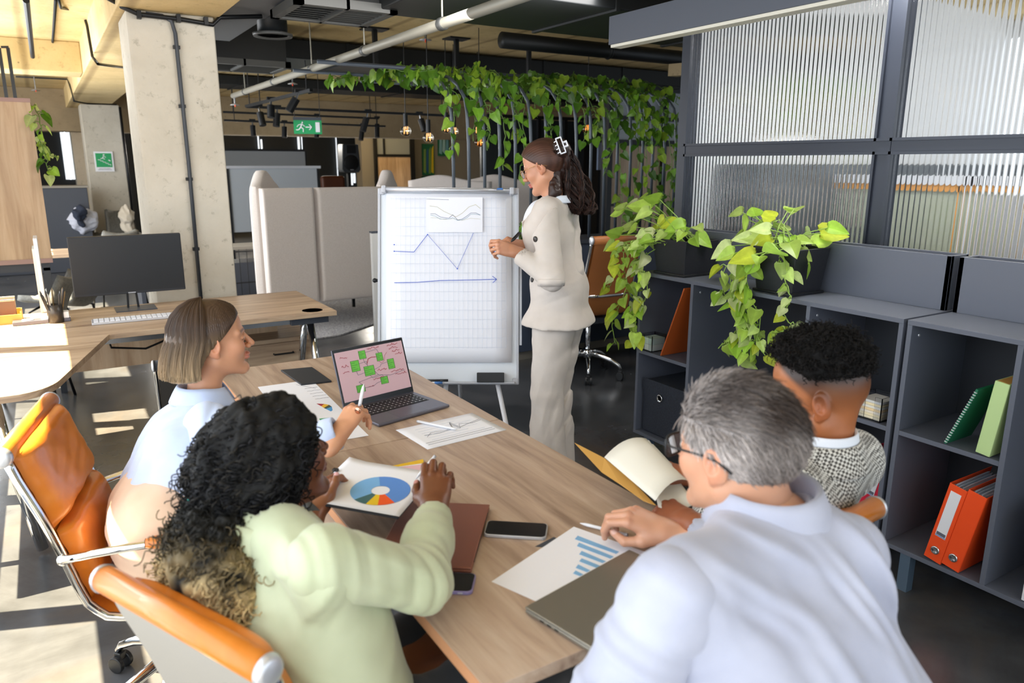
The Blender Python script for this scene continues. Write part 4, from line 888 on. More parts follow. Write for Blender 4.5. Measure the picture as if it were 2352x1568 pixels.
shell_chair('grey shell chair just above the top edge of the monitor', (.60, 9.35, 0), 10)
def jacket(name, label, c, r, mat, seed, stripes=None):
    f = lambda Pn: (d_ell(Pn, (0, 0, 0), r)+.045*wob(Pn, 16, seed)+.028*np.abs(wob(Pn, 34, seed+3, 3))+.008*wob(Pn, 80, seed+5))*.7
    v, q = surf(f, (-r[0]-.12, -r[1]-.12, -r[2]-.12), (r[0]+.12, r[1]+.12, r[2]+.12), .014)
    o = np_mesh(name, v, q, mat); o.location = c; return tag(o, label, 'jacket')
jacket('folded_jacket', 'grey jacket thrown over things beside the wood cabinet', Dp(145, 477, 11.3), (.19, .16, .16), P('jk_grey', '#7d7872', .9), 1)
jacket('folded_jacket', 'navy and white jacket draped over a chair by the far column', Dp(190, 508, 11.2), (.20, .17, .20), P('jk_white', '#b9bcc8', .9), 2)
jacket('dark_scarf', 'navy strip of cloth lying over the white jacket', Dp(186, 495, 11.0), (.10, .06, .17), P('jk_navy', '#252c3c', .9), 3)
jacket('folded_jacket', 'cream jacket hanging over a chair beside the near column', Dp(292, 505, 11.4), (.11, .13, .25), P('jk_cream', '#b9b0a0', .9), 4)
for (q, lb) in (((150, 500), 'grey shell chair under the thrown grey jacket'), ((195, 520), 'grey shell chair under the navy and white jacket'), ((295, 520), 'grey shell chair under the cream jacket')):
    c = Dp(*q, 11.45); shell_chair(lb, (c.x, c.y+.1, 0), 200)
t = thing('hall_desk', 'far desk with light wood top behind the monitor', 'desk', (.35, 8.6, 0)); MB().bb(-1.0, .5, -.3, .3, .72, .75).build('top', MAT['oak'], t)
for x in (-.9, .4): MB().bb(x-.02, x+.02, -.25, .25, 0, .72).build('leg', MAT['charcoal'], t)
t = thing('low_cabinet', 'dark low cabinet in front of the far windows at the left', 'cabinet', (0, 0, 0)); a = Yp(110, 432, 13); b = Yp(205, 470, 13)
MB().bb(a.x-1.2, b.x, 13, 13.4, 0, a.z).build('body', MAT['charcoal'], t, bevel=.01); MB().bb(a.x-1.2, b.x+.02, 12.98, 13.42, a.z, a.z+.03).build('top', MAT['wall_grey'], t)
for i, (x, y) in enumerate(((-.35, 6.7), (-.15, 7.6))):
    pass
# ================================================================ low cabinets behind the standing woman
t = thing('low_planter_cabinet', 'dark cabinet below the trellis behind the standing woman', 'cabinet', (0, 0, 0))
MB().bb(2.5, 5.2, 5.05, 5.4, .08, .95).build('body', MAT['shelf_inner'], t, bevel=.003); MB().bb(2.49, 5.21, 5.03, 5.42, .95, .98).build('top', MAT['charcoal'], t); MB().bb(2.55, 5.15, 5.1, 5.38, 0, .08).build('plinth', MAT['wall_grey'], t)
t = thing('side_bench', 'low dark bench beside the tan leather chair', 'bench', (0, 0, 0)); MB().bb(3.25, 4.4, 4.55, 5.0, .38, .42).build('top', MAT['shelf_inner'], t)
for x in (3.3, 4.3): MB().bb(x, x+.04, 4.6, 4.95, 0, .38).build('leg', MAT['shelf_inner'], t)
# ================================================================ things on the meeting table
def frame_of(c, xdir, ydir_hint):
    """matrix whose local X runs along xdir, Z close to up/hint cross"""
    x = Vector(xdir).normalized(); z = x.cross(Vector(ydir_hint)).normalized(); y = z.cross(x)
    return Matrix(((x.x, y.x, z.x, c[0]), (x.y, y.y, z.y, c[1]), (x.z, y.z, z.z, c[2]), (0, 0, 0, 1)))
def flat(name, label, cat, a, b, w=None, z=TZ, depth=None):
    """thing lying on the table, origin at pixel a, local X towards pixel b"""
    pa = Zp(*a, z); pb = Zp(*b, z); t = thing(name, label, cat); d = (pb-pa).normalized()
    t.matrix_world = Matrix(((d.x, -d.y, 0, pa.x), (d.y, d.x, 0, pa.y), (0, 0, 1, z), (0, 0, 0, 1))); return t, (pb-pa).length
def strokes(t, polys, w, mat, name='printed_lines', z=.0012, h=.0005):
    m = MB()
    for pl in polys:
        for a, b in zip(pl[:-1], pl[1:]): m.bar((a[0], a[1], z), (b[0], b[1], z), w, h)
    return m.build(name, mat, t)
def scribble(rs, x, y, w, h, n=10):
    p = [(x, y)]
    for i in range(n): p.append((x+w*(i+1)/n+rs.uniform(-.2, .2)*w/n, y+rs.uniform(-.5, .5)*h))
    return p
rs = random.Random(11)
# open laptop
t, L = flat('laptop', 'open grey laptop showing a pink screen with green boxes', 'laptop', (870, 982), (1035, 935))
D0 = .213; Wd = .304
MB().bb(0, Wd, 0, D0, .001, .012).build('base', MAT['space_grey'], t, bevel=.004, seg=3)
MB().bb(.022, Wd-.022, .092, .196, .0118, .0126).build('keyboard_well', MAT['dark_plastic'], t)
m = MB()
for r_ in range(5):
    for q in range(14): m.bb(.026+q*.0181, .026+q*.0181+.0155, .098+r_*.0195, .098+r_*.0195+.016, .0126, .0138)
m.build('keys', MAT['dark_plastic'], t); m = MB()
for r_ in range(5):
    for q in range(14): m.bb(.031+q*.0181, .034+q*.0181, .104+r_*.0195, .108+r_*.0195, .0138, .0140)
m.build('key_legends', MAT['white_plastic'], t)
MB().bb(.092, .212, .008, .084, .0119, .0123).build('trackpad', P('trackpad', '#5d5d68', .3, .5), t)
h0 = Vector((.0, D0, .012)); Ls = thing('x', 'x', 'x'); bpy.data.objects.remove(Ls)
lt = R(18)   # lid leans back
lid = MB().bb(.0, Wd, -.003, .003, 0, .212).build('lid', MAT['space_grey'], t, bevel=.003); lid.location = (0, D0+.002, .010); lid.rotation_euler = (-lt, 0, 0)
def lidq(name, x0, x1, z0, z1, mat, y=-.0034): return MB().bb(x0, x1, y-.0004, y, z0, z1).build(name, mat, lid)
lidq('bezel', .002, Wd-.002, .003, .210, MAT['screen_black'])
sp_ = MAT['screen_pink'].node_tree.nodes['Principled BSDF']; sp_.inputs['Emission Color'].default_value = lin('#d8b4bc'); sp_.inputs['Emission Strength'].default_value = .22
gb = MAT['green_box'].node_tree.nodes['Principled BSDF']
lidq('screen', .008, Wd-.008, .022, .200, MAT['screen_pink'], -.0039)
def sc_(x, y): # screen fraction -> lid coords
    return (.008+(Wd-.016)*x, .200-.178*y)
m = MB(); ln = MB(); sh = MB()
for (x, y, w, h) in ((.33, .05, .10, .17), (.575, .16, .095, .17), (.19, .22, .12, .22), (.36, .38, .15, .2), (.72, .33, .1, .21), (.565, .66, .11, .15), (.2, .72, .12, .15)):
    a = sc_(x, y); b = sc_(x+w, y+h); MB().bb(a[0], b[0], -.0051, -.0045, b[1], a[1]).build('diagram_box', MAT['green_box'], lid)
    for k in range(4): zz_ = a[1]-(a[1]-b[1])*(.22+.2*k); ln.bb(a[0]+.001, a[0]+(b[0]-a[0])*(.5+.3*(k % 2)), -.0054, -.0051, zz_, zz_+.0008)
    ln.bb(a[0], b[0], -.0054, -.0051, a[1]-.001, a[1]); ln.bb(a[0], b[0], -.0054, -.0051, b[1], b[1]+.001); ln.bb(a[0], a[0]+.001, -.0054, -.0051, b[1], a[1]); ln.bb(b[0]-.001, b[0], -.0054, -.0051, b[1], a[1])
ln.build('diagram_outline', MAT['dark_plastic'], lid)
def scl(pl, w, mat, nm):
    m = MB(); pl = [sc_(*p) for p in pl]
    for a, b in zip(pl[:-1], pl[1:]): m.bar((a[0], -.0056, a[1]), (b[0], -.0056, b[1]), w, .0004, (0, 1, 0))
    return m.build(nm, mat, lid)
for pl in (((.31, .3), (.42, .28), (.42, .38)), ((.38, .22), (.39, .3), (.42, .36)), ((.25, .44), (.26, .52), (.36, .50)), ((.51, .48), (.6, .44), (.62, .40), (.72, .38)), ((.51, .52), (.55, .60), (.72, .66), (.95, .62)), ((.43, .58), (.46, .64), (.6, .62), (.62, .66)), ((.3, .74), (.25, .66), (.55, .60)), ((.32, .80), (.45, .80), (.5, .76), (.565, .74)), ((.43, .1), (.6, .08), (.62, .16))): scl(pl, .0011, MAT['grey_ink'], 'connector')
scl(((.42, .33), (.45, .24), (.50, .22), (.57, .23)), .0022, MAT['red_ink'], 'red_arrow'); scl(((.6, .33), (.63, .38), (.68, .34), (.7, .24), (.74, .18)), .0008, MAT['red_ink'], 'red_curve')
r2 = random.Random(3)
for (x, y, w) in ((.06, .13, .1), (.06, .30, .1), (.06, .42, .09), (.46, .04, .18), (.76, .05, .17), (.78, .12, .14), (.82, .19, .12), (.86, .26, .11), (.55, .52, .14), (.74, .60, .2), (.80, .67, .17), (.46, .67, .16), (.37, .80, .08)):
    pl = [(x, y)]; n = int(w/.012)
    for i in range(n): pl.append((x+w*(i+1)/n, y+r2.choice((-1, 1))*.016*r2.random()+(-.02 if r2.random() < .2 else 0)))
    scl(pl, .0014, MAT['red_ink'], 'handwriting')
MB().bb(Wd/2-.03, Wd/2+.03, -.0005, 0, -.0, .0).build('hinge', MAT['dark_plastic'], t) if False else None
# papers
def sheet(name, label, a, b, w, h, mat='paper', curl=.0, z=TZ+.0008, thick=.0006, cat='paper', flip=1):
    t, L = flat(name, label, cat, a, b, z=z); m = MB()
    m.grid(lambda u, v: (w*u, flip*h*v, curl*(u-.5)**2*4*(v) if curl else 0), 12, 8); m.build('sheet', MAT[mat], t, smooth=True, solid=thick); return t
t = sheet('paper_sheet', 'white printed line chart sheet with a stylus on it, beside the open laptop', (982, 1032), (1163, 987), .297, .21)
strokes(t, [[(.05, .17-.022*i), (.20+.05*(i % 2), .17-.022*i)] for i in range(6)], .0006, MAT['grid_ink'])
strokes(t, [[(.02, .03), (.27, .03)], [(.02, .045), (.27, .045)], [(.05, .09), (.08, .12), (.13, .11), (.16, .12), (.175, .16), (.18, .10), (.20, .14), (.24, .12), (.28, .13)], [(.05, .11), (.10, .10), (.16, .11), (.18, .17), (.185, .11), (.28, .14)]], .0009, MAT['grey_ink'])
def stylus(name, label, p, q, r=.0045):
    p = Vector(p); q = Vector(q); t = thing(name, label, 'pen', p); d = (q-p); L = d.length; u = d.normalized()
    MB().tube([Vector((0, 0, 0)), u*(L-.02), u*(L-.012), u*L], [r, r, r*.8, .0007], 12).build('barrel', MAT['white_plastic'], t, smooth=True)
    MB().tube([Vector((0, 0, 0)), u*(.004)], [r*1.01]*2, 12).build('end_ring', MAT['alu'], t, smooth=True); return t
a = Zp(958, 967, TZ+.007); b = Zp(1050, 986, TZ+.007); stylus('stylus', 'white stylus lying across the line chart sheet', a, b)
t = sheet('paper_sheet', 'white sheet with a colourful pie slice and green bars under the raised hand', (740, 1012), (847, 1000), .21, .297)
t.matrix_world = Matrix.Identity(4)
c = [Zp(*p, TZ+.001) for p in ((640, 893), (716, 872), (847, 1000), (700, 1040))]
for ch in list(t.children): bpy.data.objects.remove(ch)
O_ = c[3]; ex = (c[2]-c[3]).normalized(); O_ = c[2]-ex*.21; ey = Vector((-ex.y, ex.x, 0)); 
# A4 portrait with its far right corner at pixel (847,1000)
far = c[1]; ey = (far-c[2]); ey.z = 0; ey.normalize(); ex = Vector((ey.y, -ey.x, 0)); O_ = c[2]-ex*.21
t.matrix_world = Matrix(((ex.x, ey.x, 0, O_.x), (ex.y, ey.y, 0, O_.y), (0, 0, 1, TZ+.001), (0, 0, 0, 1)))
MB().bb(0, .21, 0, .52, 0, .0006).build('sheet', MAT['paper'], t) if False else MB().bb(0, .21, 0, (far-c[2]).length, 0, .0006).build('sheet', MAT['paper'], t)
inv = t.matrix_world.inverted()
def on(p): q = inv @ Zp(*p, TZ+.001); return (q.x, q.y)
for cols, pl in (('red_ink', ((727, 927), (745, 928), (738, 933))), ('pie_yellow', ((738, 933), (745, 928), (756, 930), (744, 937))), ('pie_dark', ((744, 937), (756, 930), (762, 934), (748, 939))), ('pie_blue', ((748, 939), (762, 934), (764, 942), (760, 945))), ('sign_green', ((733, 962), (756, 959), (762, 965), (738, 969))), ('sign_green', ((720, 976), (742, 972), (750, 980), (724, 984)))):
    if cols not in MAT: P(cols, {'pie_yellow': '#e8b72e', 'pie_dark': '#3b4a3d', 'pie_blue': '#4b9bd8'}[cols], .6)
    MB().prism([on(p) for p in reversed(pl)], .0006, .0010).build('printed_patch', MAT[cols], t)
strokes(t, [[on((680, 884)), on((725, 892))]]+[scribble(rs, *on((700+6*i, 893+6*i)), .05, .006, 6) for i in range(5)], .0008, MAT['grey_ink'])
# tablet
c = [Zp(*p, TZ) for p in ((645, 853), (717, 846), (762, 878), (692, 886))]
t = tag(MB().prism([(p.x, p.y) for p in (c[3], c[2], c[1], c[0])], TZ+.0005, TZ+.008).build('graphics_tablet', P('tablet_dark', '#2b2f36', .45), bevel=.002), 'thin dark grey graphics tablet at the far end of the meeting table', 'tablet')
# phones
def phone(label, a, b, body, z=TZ, w=.072, L_=.147, up=1):
    t, L = flat('phone', label, 'phone', a, b, z=z)
    m = MB(); r = .011; pl = []
    for cx_, cy_, a0 in ((L_-r, w-r, 0), (r, w-r, 90), (r, r, 180), (L_-r, r, 270)):
        for i in range(6): g = R(a0+i*18); pl.append((cx_+r*math.cos(g), cy_+r*math.sin(g)))
    m.prism(pl, .0005, .0085); m.build('body', MAT[body], t, bevel=.0015)
    m = MB(); m.prism([(L_/2+(x-L_/2)*.965, w/2+(y-w/2)*.93) for x, y in pl], .0085, .0090); m.build('screen', MAT['screen_black'], t)
    m = MB(); 
    for i in (.3, .42, .8): m.bb(L_*i, L_*i+.01, -.0006, .001, .003, .006)
    m.build('side_button', MAT['alu'], t); return t
phone('black phone with silver edge lying between the brown laptop and the bar chart sheet', (1110, 1234), (1265, 1243), 'alu')
phone('phone in a lilac case lying in front of the brown laptop', (920, 1360), (1108, 1369), 'lilac')
# brown closed laptop
def closed_laptop(label, O, ex, w, d, mat, z=TZ):
    t = thing('closed_laptop', label, 'laptop'); ex = Vector(ex).normalized(); ey = Vector((-ex.y, ex.x, 0))
    t.matrix_world = Matrix(((ex.x, ey.x, 0, O[0]), (ex.y, ey.y, 0, O[1]), (0, 0, 1, z), (0, 0, 0, 1)))
    MB().bb(0, w, 0, d, .001, .0095).build('base', MAT[mat], t, bevel=.004, seg=3); MB().bb(0, w, 0, d, .0102, .0155).build('lid', MAT[mat], t, bevel=.0035, seg=3)
    m = MB()
    for i in range(3): m.bb(-.0006, .001, d*(.62+.08*i), d*(.66+.08*i), .004, .007)
    m.build('port', MAT['dark_plastic'], t); MB().bb(w*.12, w*.88, d-.008, d+.0005, .008, .0105).build('hinge', MAT['dark_plastic'], t); return t
fr = Zp(1125, 1158, TZ+.015); nr = Zp(1082, 1308, TZ+.015); e = (nr-fr).normalized(); ex = Vector((e.x, e.y, 0)); O_ = fr
closed_laptop('closed reddish brown laptop under the outstretched arm in the pale green shirt', fr+Vector((ex.y, -ex.x, 0))*.215, ex, .305, .215, 'rose_laptop')
a = Zp(1313, 1470, TZ+.015); b = Zp(1205, 1395, TZ+.015); c = Zp(1445, 1263, TZ+.015); d = Zp(1508, 1305, TZ+.015)
ex = Vector((c.x-b.x, c.y-b.y, 0)).normalized(); O_ = b-Vector((-ex.y, ex.x, 0))*.235
closed_laptop('closed warm grey laptop overlapping the bar chart sheet', O_, ex, (c-b).length, .235, 'grey_laptop', TZ+.002)
# bar chart sheet
a = Zp(1129, 1336, TZ); b = Zp(1318, 1210, TZ); c = Zp(1492, 1278, TZ); ex = Vector((b.x-a.x, b.y-a.y, 0)).normalized(); ey = Vector((ex.y, -ex.x, 0))
t = thing('paper_sheet', 'white sheet with a light blue bar chart beside the grey laptop', 'paper'); t.matrix_world = Matrix(((ex.x, -ey.x, 0, a.x), (ex.y, -ey.y, 0, a.y), (0, 0, 1, TZ+.0006), (0, 0, 0, 1)))
w = (b-a).length; MB().bb(0, w, -.212, 0, 0, .0006).build('sheet', MAT['paper'], t); inv = t.matrix_world.inverted(); m = MB()
for (x0, y0, x1, y1, x2, y2, x3, y3) in ((1327, 1231, 1422, 1268, 1415, 1273, 1320, 1239), (1330, 1247, 1410, 1279, 1402, 1284, 1325, 1255), (1336, 1266, 1392, 1290, 1384, 1294, 1330, 1274), (1336, 1283, 1378, 1300, 1369, 1305, 1330, 1290), (1328, 1297, 1356, 1311, 1348, 1315, 1322, 1305), (1322, 1311, 1340, 1320, 1332, 1324, 1316, 1318)):
    pl = []
    for (x, y) in ((x0, y0), (x1, y1), (x2, y2), (x3, y3)): q = inv @ Zp(x, y, TZ); pl.append((q.x, q.y))
    m.prism(pl[::-1], .0006, .0009)
m.build('chart_bar', P('bar_blue', '#7fb2de', .6), t)
tag(MB().prism([(Zp(x, y, TZ).x, Zp(x, y, TZ).y) for x, y in ((1229, 1255), (1245, 1257), (1283, 1238), (1272, 1233))][::-1], TZ+.0003, TZ+.0005).build('dark_card', MAT['charcoal']), 'corner of a dark card poking out under the bar chart sheet', 'card')
# clipboard held above the table
P('clip_board', '#1f2836', .5); cpts = [Dp(795, 1055, 1.98), Dp(985, 1082, 1.90), Dp(935, 1190, 1.70), Dp(706, 1147, 1.74)]
cc = sum(cpts, Vector())/4; ex = (cpts[1]-cpts[0]+cpts[2]-cpts[3]).normalized(); ey = (cpts[0]-cpts[3]+cpts[1]-cpts[2]); ey = (ey-ex*ey.dot(ex)).normalized(); ez = ex.cross(ey)
wl_ = ((cpts[1]-cpts[0]).length+(cpts[2]-cpts[3]).length)/2; hl_ = ((cpts[0]-cpts[3]).length+(cpts[1]-cpts[2]).length)/2
CBM = Matrix(((ex.x, ey.x, ez.x, cc.x), (ex.y, ey.y, ez.y, cc.y), (ex.z, ey.z, ez.z, cc.z), (0, 0, 0, 1)))
t = thing('clipboard', 'dark clipboard with a blue ring chart sheet held by the woman with the ponytail', 'clipboard'); t.matrix_world = CBM; iv = CBM.inverted()
hw, hh = wl_/2, hl_/2
MB().bb(-hw-.004, hw-.0, -hh-.006, hh+.002, -.004, -.001).build('board', MAT['clip_board'], t, bevel=.001)
MB().grid(lambda u, v: (-hw+wl_*u, -hh+hl_*v, .0005+.012*max(0, 1-u*5)*max(0, v-.5)), 16, 10).build('sheet', MAT['paper'], t, smooth=True, solid=.0006)
def onb(x, y):
    d = ray(x, y); n = ez; k = (cc-CC).dot(n)/d.dot(n); q = iv @ (CC+d*k); return q
ctr = onb(874, 1127); rxp = (onb(943, 1127)-ctr).length
C0 = ctr; R0, R1 = rxp*1.0, rxp*.31
angs = [(-38, 118, '#5b8fdc'), (118, 238, '#79b4ea'), (238, 267, '#3f6a6e'), (267, 290, '#e9c61f'), (290, 322, '#ef5a1c')]
MX = P('pie0', '#5b8fdc', .6)
for i, (a0, a1, c) in enumerate(angs):
    mt = P('pie_%d' % i, c, .6); m = MB(); n = 14; pl = [(C0.x+R0*math.cos(R(a0+(a1-a0)*k/n)), C0.y+R0*math.sin(R(a0+(a1-a0)*k/n))) for k in range(n+1)]; pi_ = [(C0.x+R1*math.cos(R(a0+(a1-a0)*k/n)), C0.y+R1*math.sin(R(a0+(a1-a0)*k/n))) for k in range(n+1)]
    for k in range(n): m.add([(pl[k][0], pl[k][1], .0016), (pl[k+1][0], pl[k+1][1], .0016), (pi_[k+1][0], pi_[k+1][1], .0016), (pi_[k][0], pi_[k][1], .0016)], [(0, 1, 2, 3)])
    m.build('ring_segment', mt, t)
a = onb(771, 1083); b = onb(738, 1113); m = MB(); m.tube([(a.x, a.y, .006), ((a.x+b.x)/2+.004, (a.y+b.y)/2, .008), (b.x, b.y, .006)], .0016, 8)
for q in (a, b): m.box((q.x, q.y, .005), (.014, .010, .007))
m.build('clip', MAT['dark_plastic'], t, bevel=.002)
# yellow folder and pink sheet beside the clipboard
P('yellow_card', '#f0c41c', .5); P('pink_card', '#ecc3cf', .6)
c = [Zp(*p, TZ+.004) for p in ((860, 1078), (972, 1054), (975, 1072), (935, 1110), (880, 1100))]
tag(MB().prism([(p.x, p.y) for p in c[::-1]], TZ+.001, TZ+.004).build('yellow_folder', MAT['yellow_card']), 'yellow folder lying on the table behind the clipboard', 'folder')
c = [Zp(*p, TZ+.008) for p in ((906, 1073), (968, 1066), (958, 1096), (905, 1084))]; c2 = [Zp(*p, TZ+.0065) for p in ((900, 1073), (972, 1063), (964, 1100), (905, 1090))]
tag(MB().prism([(p.x, p.y) for p in c2[::-1]], TZ+.0045, TZ+.0060).build('white_card', MAT['paper']), 'white card under the pink note on the yellow folder', 'paper')
tag(MB().prism([(p.x, p.y) for p in c[::-1]], TZ+.0062, TZ+.0078).build('pink_note', MAT['pink_card']), 'pale pink note on the yellow folder', 'paper')
# kraft folder with open booklet held by the curly haired man
t = thing('kraft_folder', 'brown kraft folder held open by the curly haired man', 'folder')
def patch(m, c, n=8, sag=(0, 0, 0)):
    a, b, d, e = [Vector(x) for x in c]; s = Vector(sag)
    m.grid(lambda u, v: tuple((a*(1-u)+b*u)*(1-v)+(e*(1-u)+d*u)*v+s*(4*u*(1-u))), n, 6); return m
k = [Dp(1320, 1017, 2.06), Dp(1392, 1058, 1.97), Dp(1508, 1160, 1.72), Dp(1480, 1150, 1.76), Dp(1384, 1082, 1.95)]
m = MB(); m.add([Dp(1320, 1017, 2.06), Dp(1388, 1052, 1.98), Dp(1450, 1102, 1.86), Dp(1506, 1160, 1.72), Dp(1478, 1150, 1.74), Dp(1425, 1112, 1.84), Dp(1382, 1084, 1.92)], [(0, 1, 6), (1, 2, 5, 6), (2, 3, 4, 5)])
m.build('cover', MAT['kraft'], t, solid=.0015)
t = thing('booklet', 'open cream booklet with curled pages inside the kraft folder', 'booklet'); 
def page(name, c, sag, m_='paper_warm'):
    m = MB(); patch(m, c, 10, sag); return m.build(name, MAT[m_], t, smooth=True, solid=.0008)
page('front_page', [Dp(1388, 1050, 1.98), Dp(1484, 1007, 2.02), Dp(1582, 1104, 1.82), Dp(1505, 1150, 1.72)], _u2*.02)
page('back_page', [Dp(1478, 1010, 2.04), Dp(1490, 1010, 2.04), Dp(1598, 1156, 1.76), Dp(1512, 1164, 1.74)], -_u2*.01)
page('rear_sheet', [Dp(1475, 1015, 2.06), Dp(1500, 1020, 2.06), Dp(1575, 1100, 1.86), Dp(1540, 1100, 1.86)], -_u2*.0)
m = MB(); q = [Dp(1436, 1066, 1.90), Dp(1448, 1060, 1.90), Dp(1460, 1052, 1.905), Dp(1468, 1048, 1.91)]
# ================================================================ things in the shelves
def binder(label, c, rz, tilt, mat, lab=True, w=.075, d=.285, h=.315):
    t = thing('ring_binder', label, 'binder'); t.location = c; t.rotation_euler = (R(tilt), 0, R(rz))
    m = MB(); m.bb(-.002, .0, -w/2, w/2, 0, h); m.bb(0, d, -w/2-.001, -w/2+.002, 0, h); m.bb(0, d, w/2-.002, w/2+.001, 0, h); m.build('cover', MAT[mat], t, bevel=.0008)
    for i in range(7): MB().bb(.02, d-.03-.004*(i % 3), -w/2+.008+i*.008, -w/2+.009+i*.008, .008, h-.012+.004*(i % 3)).build('plastic_sleeve', P('sleeve', '#d5dbe6', .25), t)
    if lab: MB().bb(-.004, -.002, -w*.30, w*.30, h*.32, h*.92).build('spine_label', MAT['white_plastic'], t); MB().bb(-.0045, -.004, -w*.26, w*.26, h*.34, h*.38).build('label_text', MAT['grey_ink'], t); MB().bb(-.0045, -.004, -w*.30, w*.30, h*.325, h*.335).build('label_stripe', MAT['blue_plastic'], t)
    MB().lathe([(.009, .004), (.013, .006), (.016, .004), (.016, 0), (.009, 0)], (-.002, 0, h*.14), 20, Matrix.Rotation(R(-90), 3, 'Y')).build('ring_hole', MAT['chrome'], t, smooth=True)
    MB().lathe([(.0, .0015), (.0095, .0015)], (-.0022, 0, h*.14), 16, Matrix.Rotation(R(-90), 3, 'Y')).build('hole_dark', MAT['shelf_back'], t); return t
xb = SX+.0
a = Xp(2143, 1298, xb); binder('orange ring binder with a white spine label in the lower shelf', (xb+.003, a.y+.008, .182), 0, 10, 'orange_binder', w=.062)
a = Xp(2143, 1298, xb); binder('orange ring binder without a label, leaning to the right of the labelled one', (xb+.003, a.y-.057, .182), 0, 10, 'orange_binder', False, w=.062)
a = Xp(1990, 1080, xb); binder('red ring binder behind the curly haired man', (SX+.12, 1.66, .184), 0, 12, 'red_binder', True, h=.31)
t = thing('green_book', 'pale green hardback leaning in the upper right shelf', 'book', (xb+.004, 1.186, .634)); t.rotation_euler = (R(6), 0, 0)
MB().bb(-.001, .20, -.024, .024, 0, .265).build('cover', MAT['green_book'], t, bevel=.003); MB().bb(.004, .202, -.018, .018, .004, .2655).build('pages', MAT['kraft'], t)
t = thing('green_notebook', 'dark green spiral notebook leaning against the pale green book', 'notebook', (xb+.002, 1.312, .634)); t.rotation_euler = (R(20), 0, 0)
MB().bb(0, .17, -.004, .004, 0, .235).build('cover', MAT['dark_green'], t); m = MB()
for i in range(22): m.lathe([(.004, -.001), (.006, 0), (.004, .001)], (.0, 0, .008+i*.0102), 10)
m.build('spiral', MAT['white_plastic'], t)
t = thing('white_folder', 'white box folder with a blue ring at the right edge of the photo', 'folder', (xb+.01, .93, .176)); t.rotation_euler = (0, 0, 0)
MB().bb(0, .25, -.1, .07, 0, .32).build('box', MAT['white_plastic'], t, bevel=.002); MB().bb(-.003, 0, -.1, -.0, 0, .04).build('teal_edge', MAT['teal'], t); MB().lathe([(.016, 0), (.021, .004), (.021, -.004)], (-.004, .02, .312), 18, Matrix.Rotation(R(90), 3, 'Y')).build('ring', MAT['blue_plastic'], t)
t = thing('leaning_board', 'orange brown board leaning in the upper left shelf', 'board', (xb+.0, Xp(1516, 828, xb).y, .632)); t.rotation_euler = (R(21), 0, 0)
MB().bb(.0, .30, -.004, .004, 0, .40).build('board', MAT['tan_board'], t, bevel=.003)
def tray(label, c, w, d, h, fill):
    t = thing('clear_note_box', label, 'box', c); T = .003; m = MB(); m.bb(0, d, -w/2, w/2, 0, T); m.bb(0, T, -w/2, -w/2+w*.3, 0, h); m.bb(0, T, w/2-w*.3, w/2, 0, h); m.bb(d-T, d, -w/2, w/2, 0, h); m.bb(0, d, -w/2, -w/2+T, 0, h); m.bb(0, d, w/2-T, w/2, 0, h)
    m.build('box', MAT['clear_plastic'], t); n = len(fill)
    for i, cx_ in enumerate(fill): MB().bb(T*2+.001*(i % 2), d-T*2, -w/2+T*2, w/2-T*2-.001*(i % 3), T+.001+i*(h*.78/n), T+(i+1)*(h*.78/n)).build('note_stack', P('note'+cx_, cx_, .7), t)
    return t
tray('clear plastic box filled with cream note sheets on the middle shelf', (xb+.01, 1.615, .632), .10, .11, .095, ['#e9dfc4', '#f1e3bd', '#efe4d2', '#f4d9a8', '#efe9dc', '#f2e2b8', '#d9d9d6'])
tray('clear plastic box of white notes half hidden behind the curly haired man', (xb+.01, 1.745, .632), .11, .12, .085, ['#eceff2', '#dfe5ea', '#f2f3f4'])
tray('small clear box with pale green paper beside the leaning board', (xb+.01, 2.90, .632), .09, .1, .085, ['#dfe9e2', '#cfe3da'])
t = thing('craft_sticks', 'thin light wood sticks leaning in the corner behind the note box', 'sticks', (xb+.10, 1.552, .632)); 
for i in range(4): MB().bar((.01*i, .03, 0), (.01*i, -.012+.004*i, .12), .006, .002).build('stick', MAT['kraft'], t)
t = thing('fabric_bin', 'dark fabric storage bin with a metal ring in the lower left shelf', 'storage bin', (xb+.03, 2.775, .175))
m = MB(); m.bb(0, .32, -.155, .155, 0, .29); m.build('body', MAT['bin_fabric'], t, bevel=.012, seg=3); MB().bb(-.003, .0, -.157, .157, .235, .30).build('fold_band', MAT['bin_fabric'], t, bevel=.001)
MB().lathe([(.013, .0), (.016, .004), (.020, .004), (.022, 0)], (-.004, .02, .215), 24, Matrix.Rotation(R(-90), 3, 'Y')).build('metal_ring', MAT['chrome'], t, smooth=True)
